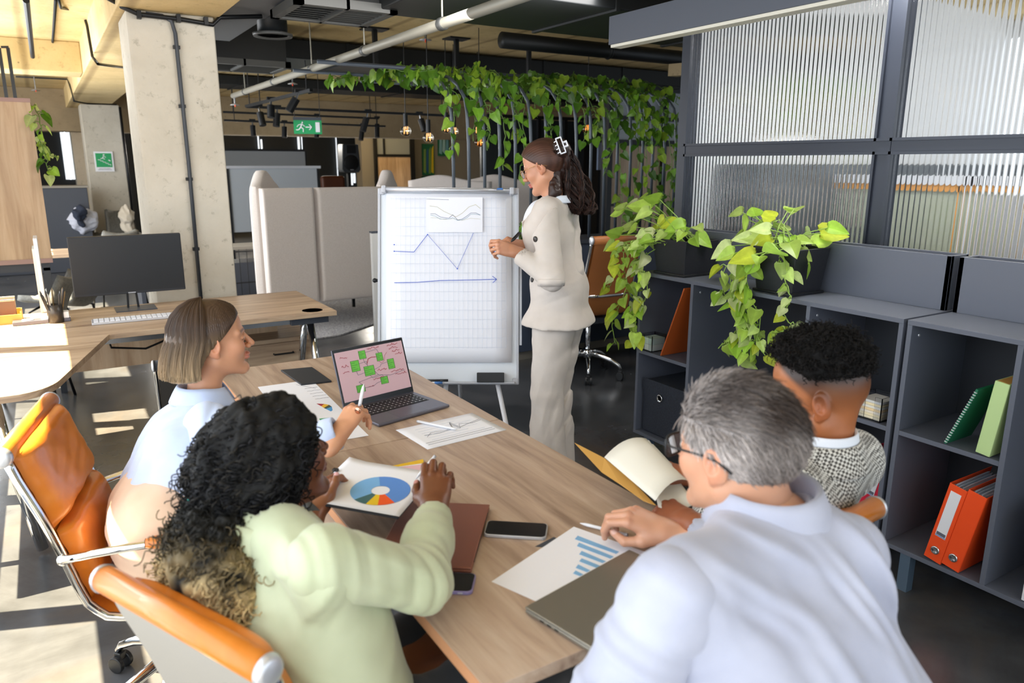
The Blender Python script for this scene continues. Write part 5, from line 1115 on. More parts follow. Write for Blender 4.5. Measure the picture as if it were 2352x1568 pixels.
# ================================================================ plants
def leaf_geo(n=6):
    """heart shaped leaf outline in XY, tip along +Y, unit length; returns strips (verts rows)"""
    prof_ = [(0, .0), (.30, -.09), (.45, .08), (.46, .26), (.37, .48), (.22, .72), (.09, .9), (0, 1.0)]
    return prof_
LP = leaf_geo()
def leaf_batch(specs):
    """specs: list of (pos, dir, normal, length, fold, curl, colour) -> verts, quads, colours"""
    V = []; Q = []; Cc = []
    for pos, d, n, L, fold, curl, col in specs:
        d = d.normalized(); n = (n-d*n.dot(d)); n = n.normalized() if n.length > 1e-4 else d.orthogonal().normalized(); s = d.cross(n); b = len(V)
        for side in (-1, 1):
            for i, (x, y) in enumerate(LP):
                for k in (0, .55, 1.0):
                    X = side*x*k; z = fold*abs(X)-curl*y*y-.12*(k*x)**2*0
                    yy = y if k > 0 else max(y, 0.0)
                    p = pos+d*(yy*L)+s*(X*L*.92)+n*(z*L); V.append(p); sh = 1.0 if k > 0 else 1.16
                    Cc.append((col[0]*sh, col[1]*sh, col[2]*sh))
        for sd in (0, 1):
            o = b+sd*len(LP)*3
            for i in range(len(LP)-1):
                for k in range(2):
                    q = (o+i*3+k, o+i*3+k+1, o+(i+1)*3+k+1, o+(i+1)*3+k); Q.append(q if sd else q[::-1])
    return np.array([tuple(v) for v in V]), np.array(Q), np.array(Cc)
def leaf_mat():
    t = NT('leaf'); a = t.node('ShaderNodeAttribute'); a.attribute_name = 'Col'; v = t.coords(); f = t.noise(v, 30, 4)
    c = t.mix(.4, a.outputs['Color'], t.ramp(f, [(.35, '#b7c3a0'), (.65, '#ffffff')]), 'MULTIPLY'); t.base(c); t.set(rough=.38)
    tr = t.node('ShaderNodeBsdfTranslucent'); t.link(c, tr.inputs['Color']); mx = t.node('ShaderNodeMixShader'); mx.inputs[0].default_value = .38
    out = t.n['Material Output']; t.link(t.b.outputs[0], mx.inputs[1]); t.link(tr.outputs[0], mx.inputs[2]); t.link(mx.outputs[0], out.inputs['Surface'])
leaf_mat(); P('stem_green', '#8fae4e', .5); P('stem_dark', '#5b7a2e', .5)
def vcol(rs, pale, var=.25):
    c = lin(rs.choice(pale)); k = 1+rs.uniform(-var, var); return (c[0]*k, c[1]*k, c[2]*k)
PALE = ['#b4d458', '#c6de7c', '#a2cb4a', '#d2e39c', '#bcdc62', '#dfe8ae', '#ccd848']; DARK = ['#5f8a26', '#6f9c2e', '#4a7320', '#86a93a', '#557f28', '#8fae36', '#3f661e']
def vine_leaves(rs, path, step, size, pal, out, stems, side=.05, droop=.5, face=None):
    """leaves on short petioles along a path"""
    acc = 0; nxt = step*.4
    for a, b in zip(path[:-1], path[1:]):
        L = (b-a).length; d = (b-a).normalized()
        while nxt < acc+L:
            p = a+d*(nxt-acc); az = rs.uniform(0, 6.28); o = Vector((math.cos(az), math.sin(az), rs.uniform(-.3, .5)))
            if face is not None and rs.random() < .65: o = (o*.5+face*.9)
            q = p+o.normalized()*side*rs.uniform(.5, 1.3); ld = (o.normalized()*.6+Vector((rs.uniform(-.3, .3), rs.uniform(-.3, .3), -droop-rs.random()*.5)))
            nn = Vector((-_fw.x, -_fw.y, .5))*.6+Vector((rs.uniform(-1, 1), rs.uniform(-1, 1), rs.uniform(-.2, .9)))
            out.append((q, ld, nn, size*rs.uniform(.6, 1.2), rs.uniform(.05, .45), rs.uniform(-.05, .35), vcol(rs, pal))); stems.append([p, (p+q)/2+Vector((0, 0, .01)), q])
            nxt += step*rs.uniform(.6, 1.4)
        acc += L
def plant(name, label, cat, leaves, stems, r=.0022, root=(0, 0, 0), stem_m='stem_green'):
    t = thing(name, label, cat, root); rt = Vector(root)
    v, q, c = leaf_batch([(a-rt, *rest) for a, *rest in leaves]); o = np_mesh('foliage', v, q, MAT['leaf'], t, colors=c)
    m = MB()
    for s in stems: m.tube([p-rt for p in s], r, 5, cap=False)
    m.build('stems', MAT[stem_m], t, smooth=True); return t
def wavy(rs, pts, n=5, amp=.012):
    out = []; pts = [Vector(p) for p in pts]
    for i in range(len(pts)-1):
        p0 = pts[max(i-1, 0)]; p1 = pts[i]; p2 = pts[i+1]; p3 = pts[min(i+2, len(pts)-1)]
        for k in range(n):
            t = k/n; out.append(.5*((2*p1)+(-p0+p2)*t+(2*p0-5*p1+4*p2-p3)*t*t+(-p0+3*p1-3*p2+p3)*t**3)+Vector((rs.uniform(-amp, amp), rs.uniform(-amp, amp), rs.uniform(-amp, amp))))
    out.append(pts[-1]); return out
def pot(t, x0, x1, y0, y1, z0, z1, tp=.02):
    m = MB(); lo = [(x0+tp, y0+tp), (x1-tp, y0+tp), (x1-tp, y1-tp), (x0+tp, y1-tp)]; hi = [(x0, y0), (x1, y0), (x1, y1), (x0, y1)]; w = .01
    hi2 = [(x0+w, y0+w), (x1-w, y0+w), (x1-w, y1-w), (x0+w, y1-w)]
    vs = [(x, y, z0) for x, y in lo]+[(x, y, z1) for x, y in hi]+[(x, y, z1) for x, y in hi2]+[(x, y, z1-.03) for x, y in hi2]
    fs = [(3, 2, 1, 0)]
    for k in (0, 4, 8):
        for i in range(4): fs.append((k+i, k+(i+1) % 4, k+4+(i+1) % 4, k+4+i))
    m.add(vs, fs); m.build('pot', MAT['black_rattan'], t, bevel=.004)
    MB().quad(*[(x, y, z1-.028) for x, y in hi2]).build('soil', MAT['soil'], t); MB().bb(x0+tp-.012, x1-tp+.012, y0+tp-.012, y1-tp+.012, z0, z0+.012).build('saucer', MAT['dark_plastic'], t, bevel=.003)
def pot_plant(label, box, vines, ups, seed, name='potted_pothos'):
    rs = random.Random(seed); x0, x1, y0, y1, z0, z1 = box; out = []; stems = []
    ups = ups+[(q[0]+rs.uniform(-28, 28), q[1]+rs.uniform(-22, 30), q[2]-.02, q[3]*rs.uniform(.6, .9)) for q in ups]
    for q in ups:   # (pixel x, pixel y, X-plane) tip of an upright leaf; length in m
        tip = Xp(q[0], q[1], q[2]); b = Vector((rs.uniform(x0+.04, x1-.04), rs.uniform(y0+.04, y1-.04), z1-.03)); mid = (b+tip)/2+Vector((rs.uniform(-.02, .02), rs.uniform(-.02, .02), .03))
        stems.append([b, mid, tip]); d = (tip-b); d.z *= .2; d = d.normalized()*.7+Vector((rs.uniform(-.2, .2), rs.uniform(-.4, .4), rs.uniform(-.5, .1)))
        out.append((tip, d, Vector((-.6, -.5, .8)), q[3], rs.uniform(.1, .4), rs.uniform(0, .3), vcol(rs, PALE)))
    for v in vines:
        b = Vector((x0+.03, (y0+y1)/2+rs.uniform(-.05, .05), z1-.01)); pts = [b]+[Xp(p[0], p[1], p[2]) for p in v]; w = wavy(rs, pts, 5, .004); stems.append(w)
        vine_leaves(rs, w[3:], .036, .072, PALE, out, stems, .03, .35, Vector((-.8, -.5, .1)))
    rt = ((x0+x1)/2, (y0+y1)/2, z0); t = plant(name, label, 'potted plant', out, stems, .0024, rt)
    for ch in t.children: pass
    T = thing('x', 'x', 'x'); bpy.data.objects.remove(T)
    pot(t, x0-rt[0], x1-rt[0], y0-rt[1], y1-rt[1], 0, z1-z0)
    return t
pot_plant('bright green trailing pothos in a black woven pot in the middle of the shelf top', (2.645, 2.875, 2.02, 2.25, 1.051, 1.25),
    [[(1690, 600, 2.60), (1680, 660, 2.58), (1700, 720, 2.58), (1690, 780, 2.58), (1700, 830, 2.58)], [(1700, 590, 2.60), (1665, 620, 2.57), (1660, 670, 2.57), (1690, 700, 2.57), (1720, 760, 2.57), (1715, 820, 2.57)], [(1720, 620, 2.61), (1725, 680, 2.58), (1745, 730, 2.58), (1740, 790, 2.57), (1760, 820, 2.57)], [(1790, 600, 2.64), (1805, 650, 2.60), (1815, 690, 2.59), (1800, 720, 2.58), (1815, 750, 2.58), (1770, 770, 2.57)], [(1700, 640, 2.6), (1700, 690, 2.58), (1720, 720, 2.58), (1735, 780, 2.58), (1720, 830, 2.58)], [(1710, 610, 2.6), (1690, 650, 2.58), (1680, 700, 2.58), (1700, 750, 2.58), (1650, 800, 2.56)], [(1835, 590, 2.75), (1850, 600, 2.74), (1860, 610, 2.74)]],
    [(1720, 505, 2.8, .11), (1755, 515, 2.78, .12), (1745, 545, 2.72, .12), (1825, 478, 2.85, .11), (1790, 525, 2.78, .10), (1850, 540, 2.82, .12), (1885, 535, 2.85, .13), (1680, 565, 2.65, .11), (1790, 575, 2.62, .13), (1735, 585, 2.60, .12), (1770, 545, 2.7, .10), (1810, 545, 2.75, .1), (1700, 540, 2.72, .10), (1770, 500, 2.8, .09)], 4)
pot_plant('pale trailing pothos in a black pot at the left end of the shelf top', (2.645, 2.875, 2.66, 2.90, 1.051, 1.23),
    [[(1450, 560, 2.6), (1430, 600, 2.57), (1440, 650, 2.56), (1425, 700, 2.55), (1405, 740, 2.54), (1415, 790, 2.54)], [(1460, 580, 2.6), (1470, 640, 2.57), (1455, 690, 2.56), (1460, 740, 2.55), (1465, 800, 2.55)], [(1470, 600, 2.62), (1485, 640, 2.58), (1480, 690, 2.58), (1455, 720, 2.57), (1450, 760, 2.57)], [(1450, 560, 2.6), (1420, 580, 2.56), (1410, 640, 2.55), (1390, 665, 2.55)], [(1560, 530, 2.72), (1590, 540, 2.70), (1600, 550, 2.70)]],
    [(1435, 480, 2.75, .13), (1495, 480, 2.74, .14), (1470, 500, 2.7, .12), (1520, 520, 2.74, .1), (1450, 520, 2.66, .1), (1500, 540, 2.65, .1), (1425, 540, 2.62, .11), (1545, 515, 2.78, .1), (1575, 520, 2.75, .12), (1410, 560, 2.6, .1), (1540, 545, 2.68, .1), (1480, 560, 2.62, .09), (1460, 470, 2.8, .11), (1600, 540, 2.74, .1)], 9)
# trellis with climbing vines
YT = 5.22; XS = [2.70, 2.835, 2.975, 3.115, 3.26, 3.41, 3.56, 3.71, 3.865, 4.02, 4.17, 4.31, 4.46, 4.60, 4.72, 4.86, 5.0]
t = thing('trellis', 'black pole trellis arching overhead behind the standing woman', 'trellis', (3.85, YT, 0)); arcs = []
for x in XS:
    pts = [(x-3.85, 0, .98), (x-3.85, 0, 1.75), (x-3.85, .02, 1.98)]+[(x-3.85-.05*(1-math.cos(R(a))), .02+.5*(1-math.cos(R(a))), 1.98+.32*math.sin(R(a))) for a in (20, 40, 60, 80, 90)]+[(x-3.85-.06, 1.2, 2.31)]
    MB().tube(pts, .0135, 8).build('pole', MAT['pole'] if 'pole' in MAT else P('pole', '#4a525c', .45, .3), t, smooth=True); arcs.append([Vector((p[0]+3.85, p[1]+YT, p[2])) for p in pts])
m = MB()
for y in (.52, 1.15): m.tube([(XS[0]-4.9+.2, y, 2.335), (XS[-1]-3.85+.1, y, 2.335)], .016, 8)
m.build('cross_rail', MAT['pole'], t, smooth=True); m = MB()
HG = [Zp(860, 68, 2.79), Zp(1048, 90, 2.79), Zp(1215, 108, 2.79)]
for q in HG: m = MB(); x, y = q.x-3.85, q.y-YT; m.bb(x-.02, x+.02, y-.02, y+.02, 2.33, ZC-.005); m.bb(x-.11, x+.11, y-.09, y+.09, ZC-.014, ZC); m.build('ceiling_hanger', MAT['black_metal'], t)
m = MB(); m.tube([(HG[0].x-3.95, HG[0].y-YT, 2.34), (HG[2].x-3.85, HG[2].y-YT, 2.34), (XS[-1]-3.85, HG[2].y-YT, 2.34)], .016, 8); m.build('cross_rail', MAT['pole'], t, smooth=True)
for x in (XS[0], XS[5], XS[10], XS[15]): MB().tube([(x-3.91, 1.15, 2.325), (x-3.91, HG[1].y-YT, 2.34)], .0135, 8).build('roof_pole', MAT['pole'], t, smooth=True)
pass
def trellis_vine(label, rng, seed, hang, dens=1.0, top=True):
    rs = random.Random(seed); out = []; stems = []
    for i in rng:
        arc = arcs[i]
        if top:
            for _ in range(2):
                off = Vector((rs.uniform(-.05, .05), rs.uniform(-.05, .05), rs.uniform(-.02, .06))); w = wavy(rs, [p+off for p in arc[::-1][:rs.choice((6, 7, 8))]], 3, .02); stems.append(w); vine_leaves(rs, w, .088/dens, .098, DARK, out, stems, .06, .6, Vector((-.5, -.85, .1)))
        if i in hang:
            z1 = hang[i]; x = arc[0].x; p = [Vector((x+rs.uniform(-.05, .05), YT-.02, 2.05)), Vector((x+rs.uniform(-.06, .06), YT-.05, (2.05+z1)/2)), Vector((x+rs.uniform(-.07, .07), YT-.05, z1))]
            w = wavy(rs, p, 6, .012); stems.append(w); vine_leaves(rs, w, .075/dens, .085, DARK, out, stems, .045, .6, Vector((-.5, -.85, .1)))
    return plant('climbing_vine', label, 'plant', out, stems, .003, tuple(arcs[rng[0]][0]), 'stem_dark')
trellis_vine('green climbing vine over the left poles of the trellis', list(range(0, 5)), 21, {0: 1.65, 2: 1.7, 3: 1.55, 4: 1.5}, 1.0)
trellis_vine('green climbing vine over the middle poles, above the standing woman', list(range(5, 10)), 22, {6: 1.75, 8: 1.7, 9: 1.8}, 1.0)
trellis_vine('dense green climbing vine hanging low over the right poles beside the glass wall', list(range(10, 17)), 23, {10: 1.5, 11: 1.0, 12: 1.0, 13: 1.05, 14: 1.0, 15: 1.0, 16: 1.2}, 1.15)
rs = random.Random(31); out = []; stems = []
w = wavy(rs, [Zp(990, 160, 2.34), Zp(930, 158, 2.33), Zp(870, 172, 2.31), Zp(820, 182, 2.30), Zp(780, 178, 2.29), Zp(758, 200, 2.22)], 5, .02); stems.append(w); vine_leaves(rs, w, .05, .09, DARK, out, stems, .05, .7); w2 = [p+Vector((.1, .1, .03)) for p in w]; stems.append(w2); vine_leaves(rs, w2, .055, .09, DARK, out, stems, .05, .7)
plant('trailing_vine', 'vine trailing to the left from the top of the trellis below the pipe', 'plant', out, stems, .003, tuple(w[0]), 'stem_dark')
rs = random.Random(33); out = []; stems = []
for k in range(7): b = Vector((3.02+.03*k, 5.0, .98)); e = b+Vector((rs.uniform(-.15, .05), rs.uniform(-.1, .1), rs.uniform(.15, .42))); w = wavy(rs, [b, (b+e)/2+Vector((0, 0, .03)), e], 4, .01); stems.append(w); vine_leaves(rs, w, .045, .10, PALE[:3]+DARK[:2], out, stems, .04, .2)
plant('leafy_plant', 'small leafy plant showing between the flip chart and the standing woman', 'plant', out, stems, .003, (3.1, 5.0, .98), 'stem_dark')
rs = random.Random(35); out = []; stems = []
w = wavy(rs, [Yp(75, 245, 6.1), Yp(92, 280, 5.95), Yp(95, 330, 5.95), Yp(108, 370, 5.95), Yp(112, 410, 5.95)], 5, .01); stems.append(w); vine_leaves(rs, w, .03, .08, PALE[:4]+DARK[:2], out, stems, .035, .5)
w = wavy(rs, [Yp(95, 330, 5.95), Yp(115, 355, 5.95), Yp(135, 362, 5.95)], 4, .01); stems.append(w); vine_leaves(rs, w, .045, .06, PALE[:4], out, stems, .03, .3)
plant('trailing_plant', 'small trailing plant hanging down the edge of the wood cabinet', 'plant', out, stems, .003, tuple(w[0]), 'stem_dark')
# ================================================================ people
NP = lambda v: np.array(tuple(v), float)
def basis(fwd, up=(0, 0, 1), roll=0):
    """columns: x (right of the person), y forward, z up"""
    y = Vector(fwd).normalized(); z = Vector(up); x = y.cross(z).normalized(); z = x.cross(y)
    if roll: q = Matrix.Rotation(roll, 3, y); x = q @ x; z = q @ z
    return np.array([[x.x, y.x, z.x], [x.y, y.y, z.y], [x.z, y.z, z.z]])
def face_dir(r, f, pitch):
    rh = Vector((math.cos(YAW), -math.sin(YAW), 0)); fh = Vector((math.sin(YAW), math.cos(YAW), 0)); d = (rh*r+fh*f).normalized()
    return Vector((d.x*math.cos(R(pitch)), d.y*math.cos(R(pitch)), math.sin(R(pitch))))
def head_sdf(q, jw=1.0, nose=1.0, neck=True):
    qa = q.copy(); qa[:, 0] = np.abs(qa[:, 0])
    d = d_ell(q, (0, -.012, .032), (.077, .097, .088))
    d = smin(d, d_ell(q, (0, .028, -.035), (.060*jw, .062, .076)), .03)
    d = smin(d, d_cap(qa, (.047*jw, -.004, -.052), (.015, .070, -.099), .026, .018), .02)
    d = smin(d, d_ell(q, (0, .079, -.100), (.019, .017, .017)), .015)
    d = smin(d, d_ell(q, (0, .040, .048), (.058, .047, .05)), .02)
    d = smin(d, d_ell(qa, (.040, .056, -.022), (.026, .028, .028)), .02)
    d = smin(d, d_cap(qa, (.012, .087, .021), (.050, .069, .023), .009, .008), .012)
    d = smax(d, -d_ell(qa, (.032, .102, .002), (.016, .020, .011)), .012)
    d = smin(d, d_ell(qa, (.031, .0775, .001), (.0145, .0125, .0125)), .002)
    d = smin(d, d_cap(q, (0, .088, .014), (0, .088+.025*nose, -.026), .006, .010), .010)
    d = smin(d, d_ell(qa, (.0115, .1005, -.031), (.008, .009, .0075)), .006)
    d = smax(d, -d_ell(qa, (.007, .104, -.0385), (.0035, .005, .004)), .002)
    d = smin(d, d_ell(q, (0, .0935, -.0565), (.022, .0105, .006)), .005)
    d = smin(d, d_ell(q, (0, .0905, -.0665), (.019, .0110, .0075)), .005)
    d = smax(d, -d_ell(q, (0, .106, -.0612), (.025, .012, .0012)), .002)
    M = Euler((R(-12), 0, R(-22))).to_matrix(); M = np.array(M)
    e = d_ell(qa, (.080, -.010, -.004), (.0085, .020, .032), M)
    e = smin(e, d_ell(qa, (.0775, -.003, -.030), (.007, .009, .011)), .006)
    e = smax(e, -d_ell(qa, (.089, -.006, .001), (.0075, .0105, .019), M), .004)
    e = smin(e, d_ell(qa, (.083, -.001, -.006), (.004, .004, .006)), .003)
    d = smin(d, e, .005)
    if neck: d = smin(d, d_cap(q, (0, -.024, -.05), (0, -.050, -.135), .050, .052), .03)
    return d
def srgb(h): return np.array(lin(h)[:3])
def head_colors(q, skin, lip, brow=None, fade=None, blush=None):
    n = len(q); C = np.tile(srgb(skin), (n, 1)); ax = np.abs(q[:, 0])
    t = .5+.5*wob(q, 60, 5); C *= (1-.06*t)[:, None]
    bl = np.exp(-(((ax-.045)/.022)**2+((q[:, 2]+.02)/.022)**2))*(q[:, 1] > .03); red = np.array([1.0, .72, .66])
    C = C*(1-.45*bl[:, None])+C*red*.45*bl[:, None]*1.0
    ear = np.clip((ax-.074)/.01, 0, 1)*np.exp(-((q[:, 1]+.01)/.03)**2); C = C*(1-.5*ear[:, None])+C*np.array([1.0, .70, .60])*.5*ear[:, None]
    ns = np.exp(-((q[:, 1]-.108)/.014)**2-(ax/.014)**2-((q[:, 2]+.028)/.014)**2); C = C*(1-.3*ns[:, None])+C*red*.3*ns[:, None]
    lp = np.clip(1.4-np.sqrt((ax/.023)**2+((q[:, 2]+.0615)/.0125)**2), 0, .4)/.4*(q[:, 1] > .085); C = C*(1-lp[:, None])+srgb(lip)*lp[:, None]
    if brow:
        zb = .0265-.12*(ax-.03)**2/.03; bw = np.clip(1.5-np.abs(q[:, 2]-zb)/.0038, 0, 1)*(ax > .012)*(ax < .052)*(q[:, 1] > .06); C = C*(1-.8*bw[:, None])+srgb(brow)*.8*bw[:, None]
        lid = np.clip(1.5-np.abs(q[:, 2]+.001)/.0016, 0, 1)*(np.abs(ax-.031) < .0155)*(q[:, 1] > .078); C = C*(1-.8*lid[:, None])+srgb('#20140f')*.8*lid[:, None]
    if fade is not None:
        f = fade(q); C = C*(1-f[:, None])+srgb('#1a1412')*f[:, None]
    return C
def hairline(q, dz=0.0):
    """>0 outside the hair region; distance-like measure"""
    z = q[:, 2]-dz
    yh = np.interp(z, [-.12, -.09, -.06, -.03, -.008, .02, .045, .062, .080], [-.075, -.060, -.052, -.034, -.014, .022, .048, .066, .085])
    return (q[:, 1]-yh)*.8
def skull(q): return smin(d_ell(q, (0, -.012, .032), (.077, .097, .088)), d_ell(q, (0, .02, .045), (.066, .068, .062)), .02)
def to_world(v, M, c): return v @ M.T+NP(c)
def hand_sdf(q, curls, thumb, s=1.0):
    """q: local, x towards the thumb, y along the fingers, z out of the back"""
    q = q/s
    base = [(.027, .088, .000), (.009, .093, .003), (-.010, .089, .002), (-.027, .079, -.003)]
    Ls = [(.041, .025, .019), (.045, .029, .020), (.042, .027, .019), (.033, .020, .017)]; rr = [.0088, .0091, .0087, .0076]
    d = np.full(len(q), 9.0)
    for (bx, by, bz) in base: d = smin(d, d_cap(q, (bx*.55, .004, -.002), (bx, by, bz-.003), .0135, .0108), .012)
    d = smin(d, d_ell(q, (0, .045, -.006), (.034, .046, .0135)), .01)
    d = smin(d, d_cap(q, (.018, .016, -.008), thumb[0], .016, .0135), .014)
    d = smin(d, d_cap(q, (0, -.06, -.002), (0, .006, -.001), .029, .026, ((0, 0, 1), 1.32)), .018)
    for k in range(4):
        b = Vector(base[k]); a = 0; sp = (.10, .02, -.06, -.14)[k]; c = curls[k]; p = b; fd = None
        for j in range(3):
            a += R(c[j]); sp2 = sp*(1-.25*j) if len(c) < 4 else c[3]; dv = Vector((math.sin(sp2), math.cos(sp2)*math.cos(a), -math.cos(sp2)*math.sin(a))); e = p+dv*Ls[k][j]
            r0 = rr[k]*(1.06, .97, .88)[j]; r1 = rr[k]*(.97, .88, .74)[j]; x = d_cap(q, p, e, r0, r1); fd = x if fd is None else smin(fd, x, .003); p = e
        d = smin(d, fd, .0045)
    t = d_cap(q, thumb[0], thumb[1], .0118, .0100); t = smin(t, d_cap(q, thumb[1], thumb[2], .0103, .0078), .003); d = smin(d, t, .005)
    return d*s
def finger_tips(curls):
    base = [(.027, .088, .000), (.009, .093, .003), (-.010, .089, .002), (-.027, .079, -.003)]; Ls = [(.041, .025, .019), (.045, .029, .020), (.042, .027, .019), (.033, .020, .017)]; out = []
    for k in range(4):
        a = 0; p = Vector(base[k]); sp = (.10, .02, -.06, -.14)[k]; c = curls[k]
        for j in range(3): a += R(c[j]); sp2 = sp*(1-.25*j) if len(c) < 4 else c[3]; dv = Vector((math.sin(sp2), math.cos(sp2)*math.cos(a), -math.cos(sp2)*math.sin(a))); p = p+dv*Ls[k][j]
        out.append((p, dv, Vector((0, math.sin(a), math.cos(a)))))
    return out
def hand_mesh(wrist, ydir, zdir, side, curls, thumb, skin, s=1.0, elbow=None, nail='#e0b8a8', h=.0021):
    y = Vector(ydir).normalized(); z = Vector(zdir); z = (z-y*z.dot(y)).normalized(); x = y.cross(z)*(-side)
    # right hand (side=1): thumb is at -(y x z)
    M = np.array([[x.x, y.x, z.x], [x.y, y.y, z.y], [x.z, y.z, z.z]]); w = NP(wrist)
    ew = None if elbow is None else NP(elbow)
    def f(Pn):
        q = (Pn-w) @ M; d = hand_sdf(q, curls, thumb, s)
        if ew is not None: d = smin(d, d_cap(Pn, w-M[:, 1]*.03*s, w+(ew-w)*.45, .026*s, .034*s), .02)
        return d
    L = .24*s; lo = w-L; hi = w+L; v, qd = surf(f, lo, hi, h)
    q = ((v-w) @ M)/s; C = np.tile(srgb(skin), (len(v), 1)); tone = wob(q, 90, 3); C *= (1+.05*tone)[:, None]
    kn = np.zeros(len(v))
    for b in ((.027, .088, .010), (.009, .093, .013), (-.010, .089, .012), (-.027, .079, .007)): kn += np.exp(-((q-np.array(b))**2).sum(1)/.0085**2)
    C *= 1-.13*np.clip(kn, 0, 1)[:, None]*np.array([.4, 1, 1])
    C *= 1-.10*np.clip((np.exp(-((q[:, 1]-.132)/.006)**2)+np.exp(-((q[:, 1]-.1)/.004)**2)*.4)*(q[:, 2] > .004), 0, 1)[:, None]
    nl = srgb(nail)
    tips = finger_tips(curls)+[(Vector(thumb[2]), (Vector(thumb[2])-Vector(thumb[1])).normalized(), Vector((.45, 0, .9)))]
    for p, dv, nn in tips:
        c = np.array(tuple(p-dv*.0015+nn*.006)); m = np.clip(1.5-np.linalg.norm((v*0+q-c)/np.array([.0052, .0062, .0055]), axis=1), 0, .5)*2; C = C*(1-m[:, None])+nl*m[:, None]
    if side < 0 or True:
        cr = np.cross(M[:, 0], M[:, 1]) @ M[:, 2]
    return v, qd, C
def skin_mat(name, rough=.42, sss=.12, rad=(.9, .35, .2)):
    m = attr_mat(name, rough=rough, bump=.12, bscale=450); b = m.node_tree.nodes['Principled BSDF']; b.inputs['Subsurface Weight'].default_value = sss; b.inputs['Subsurface Scale'].default_value = .008
    b.inputs['Subsurface Radius'].default_value = rad; return m
skin_mat('skin'); skin_mat('skin_dark', .38, .05)
hm = attr_mat('hair', rough=.42); hm.node_tree.nodes['Principled BSDF'].inputs['Specular IOR Level'].default_value = .35
hm = attr_mat('hair_matte', rough=.7); hm.node_tree.nodes['Principled BSDF'].inputs['Specular IOR Level'].default_value = .2
def cloth(name, c1, c2, scale=350, bump=.25, rough=.85, sheen=.2, big=None):
    t = NT(name); v = t.coords(); f = t.noise(v, scale, 2); g = t.noise(v, 9, 3)
    t.base(t.ramp(g, [(.3, c1), (.7, c2)])); t.set(rough=rough, sheen=sheen); t.bump(f, bump, .001); return t.m
cloth('blue_shirt', '#b3c2e0', '#c2cee8'); cloth('green_shirt', '#acb493', '#b9c0a2', bump=.1, rough=.6); cloth('grey_blue_shirt', '#a2a6b9', '#afb3c5'); cloth('beige_suit', '#c8beb5', '#d3cac2', 260, .45); cloth('peach_cloth', '#d9b79b', '#e3c4aa'); cloth('black_cloth', '#16181d', '#202329'); cloth('white_cloth', '#dfe6f2', '#e9eef8')
def hound():
    t = NT('checked_blazer'); v = t.coords((1, 1, 1), (R(20), R(15), R(30)))
    w1 = t.node('ShaderNodeTexChecker'); w1.inputs['Scale'].default_value = 170; w1.inputs['Color1'].default_value = lin('#d9d9d4'); w1.inputs['Color2'].default_value = lin('#4c4a46'); t.link(v, w1.inputs['Vector'])
    f = t.noise(v, 5, 2); c = t.mix(.35, w1.outputs['Color'], t.ramp(f, [(.35, '#b9b2a4'), (.65, '#ffffff')]), 'MULTIPLY'); t.base(c); t.set(rough=.9, sheen=.2)
hound()
class Bd:
    def __init__(s): s.p = []
    def cap(s, a, b, ra, rb, k=.03, sq=None): s.p.append(('c', NP(a), NP(b), ra, rb, sq, k)); return s
    def ell(s, c, r, k=.03, M=None): s.p.append(('e', NP(c), r, M, k)); return s
    def cut(s, fn, k=.005): s.p.append(('x', fn, k)); return s
    def ev(s, Pn):
        d = np.full(len(Pn), 9.0)
        for p in s.p:
            if p[0] == 'c': d = smin(d, d_cap(Pn, p[1], p[2], p[3], p[4], p[5]), p[6])
            elif p[0] == 'e': d = smin(d, d_ell(Pn, p[1], p[2], p[3]), p[4])
            else: d = smax(d, p[1](Pn), p[2])
        return d
    def bounds(s, pad=.05):
        lo = np.full(3, 9e9); hi = -lo
        for p in s.p:
            if p[0] == 'c':
                r = max(p[3], p[4]); lo = np.minimum(lo, np.minimum(p[1], p[2])-r*1.5); hi = np.maximum(hi, np.maximum(p[1], p[2])+r*1.5)
            elif p[0] == 'e': lo = np.minimum(lo, p[1]-max(p[2])); hi = np.maximum(hi, p[1]+max(p[2]))
        return lo-pad, hi+pad
def folds(Pn, L):
    """L: list of (centre, direction across the folds, wavelength, radius, amplitude)"""
    o = np.zeros(len(Pn))
    for i, (c, dr, wl, rad, amp) in enumerate(L):
        q = Pn-NP(c); dn = NP(dr); dn /= np.linalg.norm(dn); ph = q @ dn*2*math.pi/wl+1.4*wob(Pn, 11, i+7, 3)
        s_ = np.sin(ph); o += amp*(np.abs(s_)**1.5*np.sign(s_)+.3*np.sin(2.3*ph+1))*np.exp(-(q**2).sum(1)/(rad*rad))
    return o
def garment(name, bd, mat, par, h=.006, fl=(), seed=0, amp=.0022, extra=None, lo=None, hi=None):
    def f(Pn):
        d = bd.ev(Pn)+amp*wob(Pn, 26, seed, 4)+amp*.5*wob(Pn, 60, seed+1, 3)
        if len(fl): d = d+folds(Pn, fl)
        if extra: d = extra(Pn, d)
        return d
    l, u = bd.bounds(); lo = l if lo is None else np.maximum(l, lo); hi = u if hi is None else np.minimum(u, hi)
    v, q = surf(f, lo, hi, h); return np_mesh(name, v-NP(par.location), q, mat, par)
def collar(par, c, M, r0, r1, z0, z1, z2, mat, gap=.9, name='collar', open_y=True):
    """stand and fall collar ring around the neck, open at the front; local frame M (x right,y forward,z up)"""
    c = NP(c); m = MB(); c2 = NP(par.location)
    def f(u, v):
        a = -math.pi/2+(gap/2)+(2*math.pi-gap)*u+math.pi; front = abs(u-.5)*2
        if v < .4: t = v/.4; r = r0; z = z0+(z1-z0)*t
        else: t = (v-.4)/.6; r = r0+.004+(r1-r0)*t**.8*(1+.35*front**4); z = z1-(z1-z2)*t-(.018*front**6)*t
        p = np.array([math.cos(a)*r, math.sin(a)*r*1.05, z-.012*max(0, math.sin(a))]); return tuple(M @ p+c-c2)
    m.grid(f, 40, 10); return m.build(name, mat, par, smooth=True, solid=.0025)
